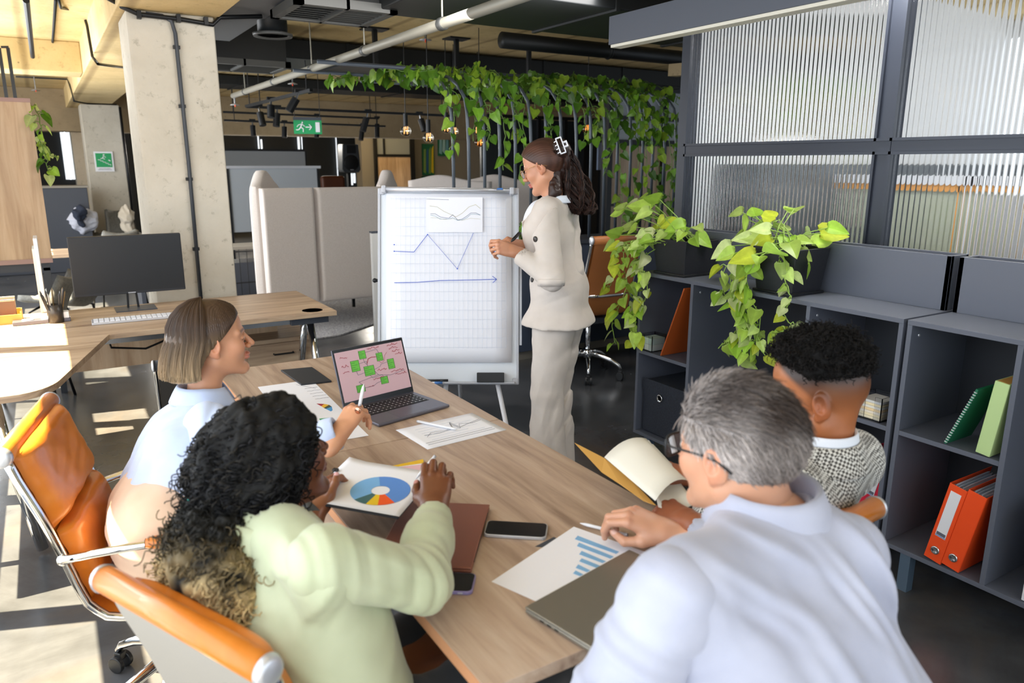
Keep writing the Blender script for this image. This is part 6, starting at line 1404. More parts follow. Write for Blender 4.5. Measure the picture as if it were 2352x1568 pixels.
def add_body(par, parts, mat, name='body'):
    v, q, c = join_vf(parts); return np_mesh(name, v-NP(par.location), q, mat, par, colors=c)
def head_part(c, M, skin, lip, brow=None, fade=None, jw=1, nose=1, h=.0026, s=1.0, neck_to=None, nr=(.050, .054)):
    cw = NP(c)
    def f(Pn):
        q = (Pn-cw) @ M/s; d = head_sdf(q, jw, nose, neck_to is None)*s
        if neck_to is not None:
            a = cw+M @ np.array([0, -.024, -.05])*s; d = smin(d, d_cap(Pn, a, NP(neck_to), nr[0]*s, nr[1]*s), .03)
        return d
    lo = cw-.2; hi = cw+.2; lo[2] -= .06; v, qd = surf(f, lo, hi, h); q = (v-cw) @ M/s; return v, qd, head_colors(q, skin, lip, brow, fade)
def eyes(par, c, M, s=1.0, iris='#4a3524'):
    o = NP(par.location)
    for sx in (-1, 1):
        p = M @ (np.array([sx*.031, .0815, .0005])*s)+NP(c)-o; m = MB(); m.sph(tuple(p), .0093*s, 12, 8); e = m.build('eye', MAT['eye_white'], par, smooth=True)
        p2 = p+M @ np.array([0, .0058, -.0005])*s; m = MB(); m.sph(tuple(p2), .0042*s, 10, 6); m.build('iris', P('iris'+iris, iris, .2), e, smooth=True)
P('eye_white', '#e9e4de', .25)
def hair_cap(c, M, th, extra=None, s=1.0, dz=0, h=.003, groove=None, hl=True):
    cw = NP(c)
    def f(Pn):
        q = (Pn-cw) @ M/s; d = skull(q)-th
        if groove: d = d+groove(q)
        if hl: d = smax(d, hairline(q, dz), .012)
        if extra: d = extra(q, d)
        return d*s
    v, qd = surf(f, cw-.3, cw+.3, h); return v, qd, (v-cw) @ M/s
def tangents(n, k=None): pass
def person(label, loc): return thing('person', label, 'person', loc)
RH = Vector((math.cos(YAW), -math.sin(YAW), 0)); FH = Vector((math.sin(YAW), math.cos(YAW), 0)); UPZ = Vector((0, 0, 1))
# ---------------------------------------------------------------- standing woman in the beige suit
p = person('standing woman in a beige trouser suit writing at the flip chart', (2.04, 2.85, 0)); 
hc = Dp(1250, 383, 3.4); F1 = face_dir(-.93, .36, -20); M = basis(F1); nb = Dp(1272, 462, 3.42)
shL = Dp(1310, 492, 3.27); shR = nb+(nb-shL)*.75; shR.z = shL.z-.01; fd = face_dir(-.93, .36, 0); lt = Vector((-fd.y, fd.x, 0)) # person's left
mid = Vector((2.02, 2.84, 0)); ch = Vector((nb.x, nb.y, 1.24))+fd*.02; wst = Vector((mid.x, mid.y, 1.03)); hip = Vector((mid.x, mid.y, .90))
shL = Vector((nb.x, nb.y, 1.395))+lt*.165+fd*-.005; shR = Vector((nb.x, nb.y, 1.395))-lt*.165
elL = Dp(1268, 640, 3.20); wrL = Dp(1183, 578, 3.27); elR = elL-lt*.30; wrR = Dp(1200, 562, 3.42)
ft_ = [mid+lt*.075+fd*.02, mid-lt*.075+fd*.03]
C_thumb = [(.040, .040, -.022), (.040, .072, -.034), (.030, .095, -.040)]
curlW = [(50, 55, 30), (60, 60, 35), (65, 65, 35), (65, 65, 35)]
skinW = '#c58d6e'
hp = head_part(hc, M, skinW, '#b5685f', '#3a221a', neck_to=nb+Vector((0, 0, -.05)), nr=(.046, .05), h=.0026, s=.96)
h1 = hand_mesh(wrL, Dp(1148, 566, 3.24)-wrL, -_fw*.9+_up*.35, -1, curlW, C_thumb, skinW, .92, elL)
h2 = hand_mesh(wrR, Dp(1160, 548, 3.36)-wrR, -_fw*.5+_up*.6, 1, [(35, 50, 30), (45, 50, 30), (55, 55, 30), (60, 55, 30)], C_thumb, skinW, .92, elR)
core = Bd(); core.cap(nb+Vector((0, 0, -.12)), hip, .055, .08, .05)
for i, s_ in enumerate((1, -1)): core.cap(hip+lt*s_*.06, ft_[i]+UPZ*.10, .045, .03, .03); core.cap(ft_[i]+UPZ*.05-fd*.04, ft_[i]+UPZ*.035+fd*.12, .032, .026, .02)
cv, cq = surf(core.ev, *core.bounds(), .012); bo = add_body(p, [hp, h1, h2, (cv, cq, np.tile(srgb(skinW), (len(cv), 1)))], MAT['skin']); eyes(p, hc, M, .96)
for i in range(2):
    b = Bd(); b.cap(ft_[i]+UPZ*.045-fd*.05, ft_[i]+UPZ*.03+fd*.13, .038, .03, .02); b.cut(lambda Q: .004-Q[:, 2], .004); garment('shoe', b, P('beige_shoe', '#b9a68f', .4), p, .006, amp=0)
tr = Bd()
for i, s_ in enumerate((1, -1)): kn = (hip+lt*s_*.08)*.5+ft_[i]*.5+UPZ*.04+fd*.02; tr.cap(hip+lt*s_*.065+UPZ*-.02, Vector((kn.x, kn.y, .52)), .105, .075, .035); tr.cap(Vector((kn.x, kn.y, .52)), ft_[i]+UPZ*.06, .075, .098, .02)
tr.cap(hip+UPZ*.10+lt*.05, hip+UPZ*.10-lt*.05, .10, .10, .04); tr.cut(lambda Q: .035-Q[:, 2], .004)
garment('trousers', tr, MAT['beige_suit'], p, .007, [(Vector((kn.x, kn.y, .75)), fd*.5+UPZ*.6, .09, .16, .006), (Vector((kn.x, kn.y, .45)), fd*.8+UPZ*.25, .06, .2, .008), (Vector((kn.x, kn.y, .2)), fd, .07, .25, .010)], 3)
jk = Bd(); jk.cap(ch+UPZ*.05+lt*.075, ch+UPZ*.05-lt*.075, .105, .105, .05, (fd, 1.08)); jk.cap(ch+UPZ*.10, Vector((nb.x, nb.y, 1.40)), .10, .06, .05)
jk.cap(shL-lt*.04, shR+lt*.04, .062, .062, .05); jk.cap(wst+lt*.05, wst-lt*.05, .118, .118, .07, (fd, .98)); jk.cap(hip+lt*.06-UPZ*.06, hip-lt*.06-UPZ*.06, .150, .150, .07, (fd, .92)); jk.cap(ch, wst, .11, .11, .06)
jk.cut(lambda Q: (.865-.10*((Q-NP(mid)) @ NP(fd))*0)-Q[:, 2], .006)
nkc = NP(nb+Vector((0, 0, .03))+fd*.02)
jk.cut(lambda Q: -d_ell(Q, nkc+NP(fd)*.045, (.060, .060, .10)), .008); 
def vfront(Q):
    q = Q-NP(ch); y = q @ NP(fd); l = q @ NP(lt); z = q[:, 2]; return -(np.maximum(np.abs(l)-(.02+.28*np.clip(z+.02, 0, .3)), .075-y)) 
jk.cut(lambda Q: vfront(Q), .006)
FLJ = [((wst+elL)/2, UPZ*.6+fd*.3, .08, .12, .003), (hip-UPZ*.05, fd*.8+lt*.3, .12, .16, .004)]
garment('blazer', jk, MAT['beige_suit'], p, .006, FLJ, 5)
for s_, sh, el, wr in ((1, shL, elL, wrL), (-1, shR, elR, wrR)):
    b = Bd(); fo = el+(wr-el)*.86; b.cap(sh, el, .066, .052, .02); b.cap(el, fo, .052, .041, .02)
    ax_ = NP((wr-el).normalized()); fo_ = NP(fo); b.cut(lambda Q, a=ax_, o=fo_: (Q-o) @ a, .004); b.cut(lambda Q, a=ax_, o=fo_: -(np.maximum(np.linalg.norm((Q-o)-np.outer((Q-o) @ a, a), axis=1)-.034, np.abs((Q-o) @ a)-.03)), .003)
    garment('blazer_sleeve', b, MAT['beige_suit'], p, .0055, [(el, (wr-el).normalized()*.8+UPZ*.5, .04, .06, .0028), ((sh+el)/2, (el-sh).normalized(), .11, .10, .004)], 8)
    if s_ == 1:
        for k in range(3): bp = el+(wr-el)*(.72-.06*k)+lt*.047+UPZ*-.012; 
from mathutils.bvhtree import BVHTree
def snap(px, py, objs, lift=.002):
    best = None; d = ray(px, py)
    for o in objs:
        me = o.data; mw = p.location; bv = BVHTree.FromPolygons([v.co+mw for v in me.vertices], [tuple(f.vertices) for f in me.polygons]); hit = bv.ray_cast(CC, d.normalized())
        if hit[0] is not None and (best is None or hit[3] < best[1]): best = (hit[0], hit[3], hit[1])
    if best is None: return Dp(px, py, 3.25), -_fw
    n = best[2]; n = n if n.dot(d) < 0 else -n; return best[0]+n*lift, n
JO = [o for o in p.children if o.name.startswith('blazer')]
for (x, y) in ((1230, 549), (1223, 642)):
    c, n = snap(x, y, JO); m = MB(); m.lathe([(.0, .004), (.010, .004), (.0125, .002), (.013, -.004)], (0, 0, 0), 18, n.to_track_quat('Z', 'Y').to_matrix()); o = m.build('jacket_button', P('horn_button', '#33302e', .3), p, smooth=True); o.location = c-p.location
pk = [[snap(1237+58*u/8, 641+15*v/2, JO, .004)[0]-p.location for u in range(9)] for v in range(3)]
m = MB(); m.add([q for r_ in pk for q in r_], [(j*9+i, j*9+i+1, (j+1)*9+i+1, (j+1)*9+i) for j in range(2) for i in range(8)]); m.build('pocket_flap', MAT['beige_suit'], p, smooth=True, solid=.006)
Mb = basis(fd); collar(p, nb+UPZ*.0-fd*.005, Mb, .058, .070, -.02, .03, -.005, MAT['white_cloth'], 1.3, 'shirt_collar'); 
sb = Bd(); sb.ell(ch+UPZ*.06+fd*.045, (.085, .085, .14), .02); sb.cap(nb-UPZ*.05, nb+UPZ*.0, .058, .054, .02); sb.cut(lambda Q: -(d_cap(Q, NP(hc), NP(nb)+np.array([0, 0, .03]), .05, .048)), .004); garment('shirt', sb, MAT['white_cloth'], p, .006, amp=.001)
# lapels
for s_ in (1, -1):
    m = MB(); a = nb+lt*s_*.062-fd*.02+UPZ*.012; b_ = ch+UPZ*.02+fd*.118+lt*s_*.012; c_ = ch+UPZ*.10+fd*.105+lt*s_*.085; d_ = nb+lt*s_*.085+fd*.03-UPZ*.02
    o_ = p.location; m.add([a-o_, b_-o_, c_-o_, d_-o_], [(0, 1, 2, 3)]); m.build('lapel', MAT['beige_suit'], p, solid=.006, sub=0)
# hair
rs = np.random.RandomState(2)
def dark(n, cols, rs, var=.3):
    C = np.array([srgb(c) for c in cols]); i = rs.randint(0, len(cols), n); return C[i]*(1+rs.uniform(-var, var, (n, 1)))
v, q, ql = hair_cap(hc, M, .011, s=.96, dz=.004, groove=lambda q: .0005*np.sin(80*np.arctan2(q[:, 0], q[:, 2]+.03)+2*np.sin(q[:, 1]*30)))
t_ = wob(ql*np.array([1, .3, .3]), 120, 4); C = np.clip(srgb('#4a3026')*(1+.45*t_[:, None]), .003, 1)
hair = p; hv = [(v, q, C)]
# falling wavy mass
bk = hc-Vector(tuple(M[:, 1]))*.06+UPZ*.03; tail = Bd(); B0 = NP(hc)+M @ np.array([0, -.085, .045]); pts = [Vector(B0), Dp(1300, 395, 3.44), Dp(1318, 440, 3.45), Dp(1335, 475, 3.44)]
for i in range(3): tail.cap(pts[i], pts[i+1], (.056, .058, .052)[i], (.058, .052, .020)[i], .03)
tail.cap(NP(hc)+M @ np.array([.03, -.04, .0]), Dp(1275, 440, 3.36), .045, .030, .03)
tv, tq = surf(lambda Q: tail.ev(Q)+.006*wob(Q, 70, 9)+.004*wob(Q, 150, 3), *tail.bounds(), .004); tt = wob(tv*np.array([1, 1, .35]), 160, 6); hv.append((tv, tq, np.clip(srgb('#2e1d18')*(1+.5*tt[:, None]), .002, 1)))
N = 1500; K = 16; s = np.linspace(0, 1, K); path = np.zeros((N, K, 3)); pp = np.array([NP(a) for a in pts]+[NP(Dp(1340, 488, 3.44))]); seg = np.linspace(0, 1, len(pp))
cen = np.stack([np.interp(s, seg, pp[:, i]) for i in range(3)], 1); a = rs.uniform(0, 6.28, N); rr_ = np.sqrt(rs.uniform(.3, 1, N))*.078; ph = np.floor(a/6.2832*22)*1.9+rs.uniform(-.3, .3, N)
side_v = NP(RH); fv = NP(FH)
for i in range(K):
    w_ = (1-.35*s[i])*(.7+.6*np.sin(s[i]*3)); off = np.outer(np.cos(a)*rr_*w_+.013*np.sin(ph+s[i]*15), side_v)+np.outer(np.sin(a)*rr_*w_+.013*np.cos(ph+s[i]*15), fv); path[:, i] = cen[i]+off; path[:, i, 2] += rs.uniform(-.01, .01, N)*s[i]
hv.append(strands(path, .0022, .0008, dark(N, ['#2a1a15', '#3b2620', '#4a3128', '#1f1310'], rs)))
hv_, hq_, hcx = join_vf(hv); np_mesh('hair', hv_-NP(p.location), hq_, MAT['hair'], p, colors=hcx)
# glasses and hair claw
def glasses(par, c, M, s, mat, r, w=.0012, shape='round', hgt=None):
    o = NP(par.location); m = MB(); c = NP(c)
    for sx in (-1, 1):
        pts = []
        for i in range(20):
            a = 2*math.pi*i/20; X = math.cos(a); Z = math.sin(a); e = 1 if shape == 'round' else .6
            x = math.copysign(abs(X)**e, X)*r; z = math.copysign(abs(Z)**e, Z)*(hgt or r); pts.append(tuple(M @ (np.array([sx*.034+x, .104-.25*abs(x+0)*abs(x)*8-.0*abs(sx), -.002+z])*s)+c-o))
        m.tube(pts, w, 6, closed=True)
        m.tube([tuple(M @ (np.array(q_)*s)+c-o) for q_ in ((sx*(.034+r), .100, .006), (sx*.076, .080, .008), (sx*.084, .01, .010), (sx*.083, -.015, .006), (sx*.079, -.040, -.010))], w*1.0 if shape == 'round' else .0022, 6)
    m.tube([tuple(M @ (np.array(q_)*s)+c-o) for q_ in ((-.034+r, .106, .002), (0, .112, .005), (.034-r, .106, .002))], w, 6)
    g = m.build('glasses', mat, par, smooth=True); m = MB()
    for sx in (-1, 1):
        pts = [tuple(M @ (np.array([sx*.034+math.cos(a_)*r*.96, .103, -.002+math.sin(a_)*(hgt or r)*.96])*s)+c-o) for a_ in [2*math.pi*i/16 for i in range(16)]]; m.add(pts, [tuple(range(16))])
    m.build('lens', MAT['clear_glass'], g)
glasses(p, hc, M, .96, P('gold_wire', '#b98d5a', .25, 1), .021)
cl = thing('hair_claw', 'white rectangular hair claw in the dark hair of the standing woman', 'hair claw'); cpos = Dp(1288, 334, 3.275); mm = Matrix(basis(-_fw, _u2*.94-_r2*.34).tolist()); cl.matrix_world = Matrix.Translation(cpos) @ mm.to_4x4()
m = MB(); m.bb(-.014, .014, -.004, .004, .032, .038); m.bb(-.014, .014, -.004, .004, -.038, -.032); m.bb(-.014, -.009, -.004, .004, -.038, .038); m.bb(.009, .014, -.004, .004, -.038, .038); m.build('frame', MAT['white_plastic'], cl, bevel=.0015)
m = MB(); m.bb(-.03, -.014, -.012, .0, -.014, -.006); m.bb(-.03, -.014, -.012, .0, .006, .014); m.bb(-.032, -.026, -.014, .002, -.014, .014)
for k in range(4): m.bar((.014, 0, -.026+.017*k), (.022, -.012, -.026+.017*k), .004, .004)
m.build('clasp', MAT['white_plastic'], cl, bevel=.001)
stylus('marker', 'black capped marker in the hands of the standing woman', Dp(1193, 535, 3.29), Dp(1173, 556, 3.27), .0075); stylus('marker', 'white marker pointing at the flip chart dots in the hand of the standing woman', Dp(1163, 560, 3.30), Dp(1145, 584, 3.30), .006)
for o in list(COL.objects):
    if o.get('label') == 'black capped marker in the hands of the standing woman':
        for ch_ in o.children: ch_.data.materials[0] = MAT['dark_plastic']
# ---------------------------------------------------------------- woman in the pale blue shirt
p = person('seated woman with a straight bob and pale blue shirt, holding up a pen', (.2, 2.2, 0))
hc = Dp(488, 783, 2.3); F1 = face_dir(.86, .5, 4); M = basis(F1); fd = face_dir(.86, .42, 0); rt = Vector((fd.y, -fd.x, 0)); nb = hc+Vector((-.045, -.01, -.165))
pv = Vector((.17, 2.22, .56)); ch = nb*.55+pv*.45+fd*.0; ch.z = nb.z-.15; shR = nb+rt*.165-UPZ*.045; shL = nb-rt*.165-UPZ*.045
elR = Dp(560, 1075, 2.02); wrR = Dp(780, 992, 2.03); elL = shL+Vector((.12, .05, -.24)); wrL = elL+fd*.2+UPZ*.05
kR = Vector((.60, 1.98, .56)); kL = kR-rt*.2
skinB = '#cf9877'
thB = [(.036, .042, -.026), (.034, .070, -.046), (.024, .092, -.056)]; cvB = [(28, 50, 26, .16), (42, 48, 28, .02), (52, 52, 30, -.06), (58, 55, 32, -.16)]
hp = head_part(hc, M, skinB, '#bd7866', '#5a3c28', neck_to=nb-UPZ*.03, nr=(.047, .052), s=1.0)
hd = Dp(814, 940, 2.09)-wrR; h1 = hand_mesh(wrR, hd, -_fw*.85+_u2*.35-_r2*.35, 1, cvB, thB, skinB, .95, elR)
core = Bd(); core.cap(nb-UPZ*.05, pv, .08, .11, .05)
for k_ in (kR, kL): core.cap(pv, k_, .08, .06, .03); core.cap(k_, Vector((k_.x, k_.y, .08)), .055, .04, .03); core.cap(Vector((k_.x, k_.y, .05)), Vector((k_.x+.1, k_.y, .04)), .035, .03, .02)
core.cap(shL, elL, .05, .04, .03); core.cap(elL, wrL, .038, .03, .03)
cv, cq = surf(core.ev, *core.bounds(), .012); add_body(p, [hp, h1, (cv, cq, np.tile(srgb(skinB), (len(cv), 1)))], MAT['skin']); eyes(p, hc, M)
b = Bd(); b.cap(pv-rt*.07+UPZ*.05, pv+rt*.07+UPZ*.05, .13, .13, .05)
for s_, k_ in ((1, kR), (-1, kL)): b.cap(pv+rt*s_*.09, k_, .10, .078, .04); b.cap(k_, Vector((k_.x+.02, k_.y, .14)), .078, .075, .03)
garment('trousers', b, MAT['peach_cloth'], p, .008, [(pv+fd*.12, fd+UPZ*.5, .07, .16, .007), (pv+rt*.1, rt*.5+UPZ*.8, .09, .2, .006)], 12)
b = Bd(); b.cap(ch+rt*.075, ch-rt*.075, .125, .125, .06, (fd, 1.05)); b.cap(nb-UPZ*.075+rt*.12, nb-UPZ*.075-rt*.12, .062, .062, .05); b.cap(nb-UPZ*.06, ch, .085, .10, .05); b.cap(ch-UPZ*.13-fd*.025+rt*.07, ch-UPZ*.13-fd*.025-rt*.07, .155, .155, .06, (fd, .95))
nz = NP(nb); b.cut(lambda Q: (pv.z+.055+.02*np.sin(Q[:, 1]*20))-Q[:, 2], .01); b.cut(lambda Q: -d_cap(Q, NP(hc), nz, .055, .056), .008)
garment('shirt', b, MAT['blue_shirt'], p, .0065, [(ch-fd*.1, rt, .07, .16, .006), (ch-UPZ*.15-fd*.08, rt*.9+fd*.3, .06, .13, .010), (nb-UPZ*.1-fd*.05, UPZ, .06, .09, .004)], 21)
for s_, sh, el, wr in ((1, shR, elR, wrR), (-1, shL, elL, wrL)):
    b = Bd(); fo = el+(wr-el)*(.985 if s_ == 1 else .8); b.cap(sh, el, .070, .078, .03); b.cap(el, el+(wr-el)*.5, .078, .060, .03); b.cap(el+(wr-el)*.5, fo, .058, .046, .03)
    ax_ = NP((wr-el).normalized()); fo_ = NP(fo); b.cut(lambda Q, a=ax_, o=fo_: (Q-o) @ a, .004); b.cut(lambda Q, a=ax_, o=fo_: -(np.maximum(np.linalg.norm((Q-o)-np.outer((Q-o) @ a, a), axis=1)-.037, np.abs((Q-o) @ a)-.03)), .003)
    garment('shirt_sleeve', b, MAT['blue_shirt'], p, .006, [(el, (wr-el).normalized(), .07, .10, .010), ((sh+el)/2, (el-sh).normalized()*.3+fd, .07, .12, .008), (fo-(wr-el).normalized()*.05, (wr-el).normalized(), .05, .05, .003)], 31+s_)
collar(p, nb+UPZ*.01, basis(fd, (-.05, 0, 1)), .058, .088, -.01, .032, -.02, MAT['blue_shirt'], .9, 'collar')
# straight bob
rs = np.random.RandomState(7); hv = []
v, q, ql = hair_cap(hc, M, .012, dz=.0, groove=lambda q: .0012*np.sin(90*np.arctan2(q[:, 0], q[:, 1]+.01))*np.clip(np.hypot(q[:, 0], q[:, 1]+.01)/.05, 0, 1)**2)
BL = ['#4a382b', '#6b543f', '#8f7557', '#b39a78', '#c9b392', '#3a2b22']
def bobcol(az, z, rs, n):
    k = np.clip((.05-z)/.22, 0, 1); st = .5+.5*np.sin(az*23+rs.rand()*3)*np.sin(az*7.3+1); base = srgb('#4a382b')*(1-k)[:, None]+srgb('#c0a680')*k[:, None]; return base*(.65+.9*st[:, None]*(.4+.6*k[:, None]))
C = bobcol(np.arctan2(ql[:, 0], ql[:, 1]), ql[:, 2], rs, len(ql)); hv.append((v, q, C))
N = 5200; K = 12; az = rs.uniform(-1, 1, N)*1.52+math.pi; az = np.where(rs.rand(N) < 1, az, az); paths = np.zeros((N, K, 3)); s = np.linspace(0, 1, K); ro = rs.uniform(-.004, .007, N)
L_ = rs.uniform(.132, .152, N)
for i in range(K):
    t = s[i]; th = np.minimum(t/.45, 1)*math.pi/2; sx_, sy_ = .090+ro, .110+ro
    X = np.sin(az)*np.sin(th)*sx_; Y = np.cos(az)*np.sin(th)*sy_-.012-.018*max(0, t-.45); Z = .032+np.cos(th)*(.102+ro)
    dn = max(0, (t-.45)/.55); Z = Z-dn*(L_-.032+.0); rad = 1+.42*dn-.20*dn*dn; X = X*rad; Y = (Y+.012)*rad-.012
    frn = np.clip((-np.abs(az-math.pi)+1.52)/.7, 0, 1); # near the ear strands tuck back
    tuck = (1-frn)*np.clip(t*2-.5, 0, 1); Y = Y-.030*tuck; X = X*(1-.02*tuck)
    paths[:, i] = np.stack([X+.0015*np.sin(t*9+az*40), Y+.0015*np.cos(t*8+az*33), Z], 1)
cl_ = bobcol(az, np.full(N, -.04), rs, N)*rs.uniform(.75, 1.3, (N, 1))
pw = paths @ M.T+NP(hc); sv, sq, _ = strands(pw, .0014, .0009, cl_)
zz_ = ((sv-NP(hc)) @ M)[:, 2]; azz = np.repeat(np.repeat(az[:, None], K, 1)[:, :, None], 3, 2).ravel(); sc_v = bobcol(azz, zz_, rs, len(zz_))*np.repeat(rs.uniform(.75, 1.25, N), K*3)[:, None]; hv.append((sv, sq, sc_v))
# inner mass of the bob
ib = lambda Q: (lambda q: smax(smax(smin(d_ell(q, (0, -.022, .02), (.085, .105, .095)), d_cap(q, (0, -.045, .0), (0, -.065, -.13), .084, .088, ((0, 1, 0), 1.02)), .03), hairline(q, .0)+.0, .01), -.100-q[:, 2], .01)+.0015*np.sin(90*np.arctan2(q[:, 0], q[:, 1]+.02))*np.clip(np.hypot(q[:, 0], q[:, 1]+.02)/.05, 0, 1)**2)((Q-NP(hc)) @ M)
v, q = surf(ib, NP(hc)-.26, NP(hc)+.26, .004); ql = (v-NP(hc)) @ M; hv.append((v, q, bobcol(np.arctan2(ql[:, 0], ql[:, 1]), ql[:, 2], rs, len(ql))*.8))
a_, b_, c_ = join_vf(hv); np_mesh('hair', a_-NP(p.location), b_, MAT['hair'], p, colors=c_)
def hand_pt(wrist, ydir, zdir, side, q, s):
    y = Vector(ydir).normalized(); z = Vector(zdir); z = (z-y*z.dot(y)).normalized(); x = y.cross(z)*(-side); return Vector(wrist)+(x*q[0]+y*q[1]+z*q[2])*s
stylus('stylus', 'white stylus held up in front of the open laptop by the woman in pale blue', Dp(826, 932, 2.07), Dp(836, 881, 2.09), .0048)
rg = Dp(822, 943, 2.045); m = MB(); m.lathe([(.0093, -.0012), (.0097, 0), (.0093, .0012)], (0, 0, 0), 20, Matrix(basis(_r2*.6+_u2*.2-_fw*.3, _r2*.5+_u2*.3+_fw*.6).tolist())); o = m.build('ring', P('rose_gold', '#d9a184', .2, 1), p, smooth=True); o.location = rg-p.location
# ---------------------------------------------------------------- woman with curly ponytail, pale green shirt
p = person('seated woman with a curly black ponytail and a pale green shirt', (.3, 1.3, 0))
hc = Dp(632, 1062, 1.52); F1 = face_dir(.68, .73, 14); M = basis(F1); fd = face_dir(.66, .75, 0); rt = Vector((fd.y, -fd.x, 0)); nb = Dp(625, 1215, 1.42)
pv = Vector((.36, 1.20, .52)); ch = nb*.55+pv*.45; ch.z = nb.z-.16; shR = Dp(745, 1292, 1.27); shL = nb+(nb-shR)*.85; shL.z = shR.z
elR = Dp(965, 1335, 1.40); wrR = Dp(998, 1168, 1.64); wrL = Dp(722, 1172, 1.74); elL = shL+Vector((.10, .06, -.17)); kR = Vector((.85, 1.15, .60)); kL = Vector((.80, 1.38, .60))
skinD = '#6e4129'
thD = [(.040, .044, -.018), (.048, .074, -.028), (.048, .098, -.030)]; cvD = [(8, 55, 40, .05), (10, 60, 42, .0), (14, 66, 42, -.05), (24, 66, 42, -.14)]
hp = head_part(hc, M, '#683c27', '#6a3430', '#17100d', neck_to=nb-UPZ*.03, nr=(.048, .054), s=1.0)
h1 = hand_mesh(wrR, Dp(1003, 1070, 1.73)-wrR, -_fw*.75+_u2*.6, 1, cvD, thD, skinD, .98, elR, nail='#c98e86')
h2 = hand_mesh(wrL, Dp(752, 1080, 1.84)-wrL, _u2*.8-_fw*.5-_r2*.3, -1, [(35, 45, 25), (35, 45, 25), (40, 45, 25), (45, 45, 25)], [(.034, .040, .004), (.044, .070, .010), (.042, .096, .012)], '#8c5a40', .95, elL, nail='#e0b0b4')
core = Bd(); core.cap(nb-UPZ*.05, pv, .08, .11, .05)
for k_ in (kR, kL): core.cap(pv, k_, .08, .06, .03); core.cap(k_, Vector((k_.x-.05, k_.y, .08)), .055, .04, .03); core.cap(Vector((k_.x-.05, k_.y, .05)), Vector((k_.x+.08, k_.y, .04)), .035, .03, .02)
cv, cq = surf(core.ev, *core.bounds(), .012); add_body(p, [hp, h1, h2, (cv, cq, np.tile(srgb(skinD), (len(cv), 1)))], MAT['skin_dark']); eyes(p, hc, M, 1, '#2a1a12')
b = Bd(); b.cap(pv-rt*.07+UPZ*.04, pv+rt*.07+UPZ*.04, .13, .13, .05)
for s_, k_ in ((1, kR), (-1, kL)): b.cap(pv+rt*s_*.09, k_, .10, .075, .04); b.cap(k_, Vector((k_.x-.05, k_.y, .12)), .072, .06, .03)
garment('trousers', b, MAT['black_cloth'], p, .009, [(pv+fd*.12, fd+UPZ*.5, .07, .16, .005)], 14)
b = Bd(); b.cap(ch+rt*.08, ch-rt*.08, .120, .120, .06, (fd, 1.08)); b.cap(shR-UPZ*.02, shL-UPZ*.02, .066, .066, .05); b.cap(nb-UPZ*.06, ch, .085, .10, .05); b.cap(ch, pv+UPZ*.03, .13, .155, .06); b.cap(ch+rt*.06-fd*.03, pv+UPZ*.02+rt*.09-fd*.02, .115, .125, .06)
b.cut(lambda Q: (pv.z+.0)-Q[:, 2], .01); b.cut(lambda Q: -d_cap(Q, NP(hc), NP(nb), .056, .058), .008)
garment('shirt', b, MAT['green_shirt'], p, .0062, [(ch+rt*.12-fd*.05, rt*.6+UPZ*.7, .07, .14, .004), (ch-UPZ*.12, UPZ*.4+rt*.8, .08, .16, .005), (shR-fd*.05, (elR-shR), .06, .09, .006), (nb-UPZ*.1-fd*.08, rt, .08, .09, .004)], 41)
for s_, sh, el, wr in ((1, shR, elR, wrR), (-1, shL, elL, wrL)):
    b = Bd(); fo = el+(wr-el)*(.88 if s_ == 1 else .80); b.cap(sh, el, .066, .054, .03); b.cap(el, el+(wr-el)*.5, .055, .048, .03); b.cap(el+(wr-el)*.5, fo, .048, .042, .03)
    ax_ = NP((wr-el).normalized()); fo_ = NP(fo); b.cut(lambda Q, a=ax_, o=fo_: (Q-o) @ a, .004); b.cut(lambda Q, a=ax_, o=fo_: -(np.maximum(np.linalg.norm((Q-o)-np.outer((Q-o) @ a, a), axis=1)-.036, np.abs((Q-o) @ a)-.03)), .003)
    garment('shirt_sleeve', b, MAT['green_shirt'], p, .0055, [(sh, (el-sh).normalized()*.9+UPZ*.4, .045, .08, .0035), ((sh+el)/2, (el-sh).normalized()*.5+UPZ*.8, .06, .10, .003), (el, (wr-el).normalized()*.7+(el-sh).normalized()*.5, .04, .07, .005), (fo-(wr-el).normalized()*.06, (wr-el).normalized(), .045, .06, .003)], 51+s_)
collar(p, nb+UPZ*.005, basis(fd, (.0, 0, 1)), .060, .102, -.01, .035, -.035, MAT['green_shirt'], .9, 'collar')
fo = wrL+(elL-wrL)*.10; m = MB(); ax_ = (elL-wrL).normalized(); m.tube([wrL+ax_*.0-p.location, wrL+ax_*.022-p.location], .033, 20); m.build('watch_strap', P('watch_grey', '#4b5056', .5), p, smooth=True)
# curly hair: mass + coils
rs = np.random.RandomState(17); hv = []
def curly(q): return .012*wob(q, 75, 2)+.007*wob(q, 170, 8)
big = lambda Q: (lambda q: smax(smin(skull(q)-.024, d_ell(q, (0, -.050, .015), (.112, .115, .118)), .03)+curly(q), hairline(q, -.010)-.006, .014))((Q-NP(hc)) @ M)
v, q = surf(big, NP(hc)-.26, NP(hc)+.26, .004); t_ = wob(v, 210, 5); hv.append((v, q, np.clip(srgb('#141414')*(1+.6*t_[:, None]), .002, 1)))
tie = Dp(500, 1182, 1.47); pts = [tie, Dp(490, 1230, 1.43), Dp(492, 1290, 1.37), Dp(525, 1345, 1.33), Dp(570, 1385, 1.30)]
tl = Bd(); 
for i in range(4): tl.cap(pts[i], pts[i+1], (.045, .070, .072, .056)[i], (.070, .072, .056, .025)[i], .03)
tv, tq = surf(lambda Q: tl.ev(Q)+.013*wob(Q, 80, 12)+.006*wob(Q, 180, 13), *tl.bounds(), .004)
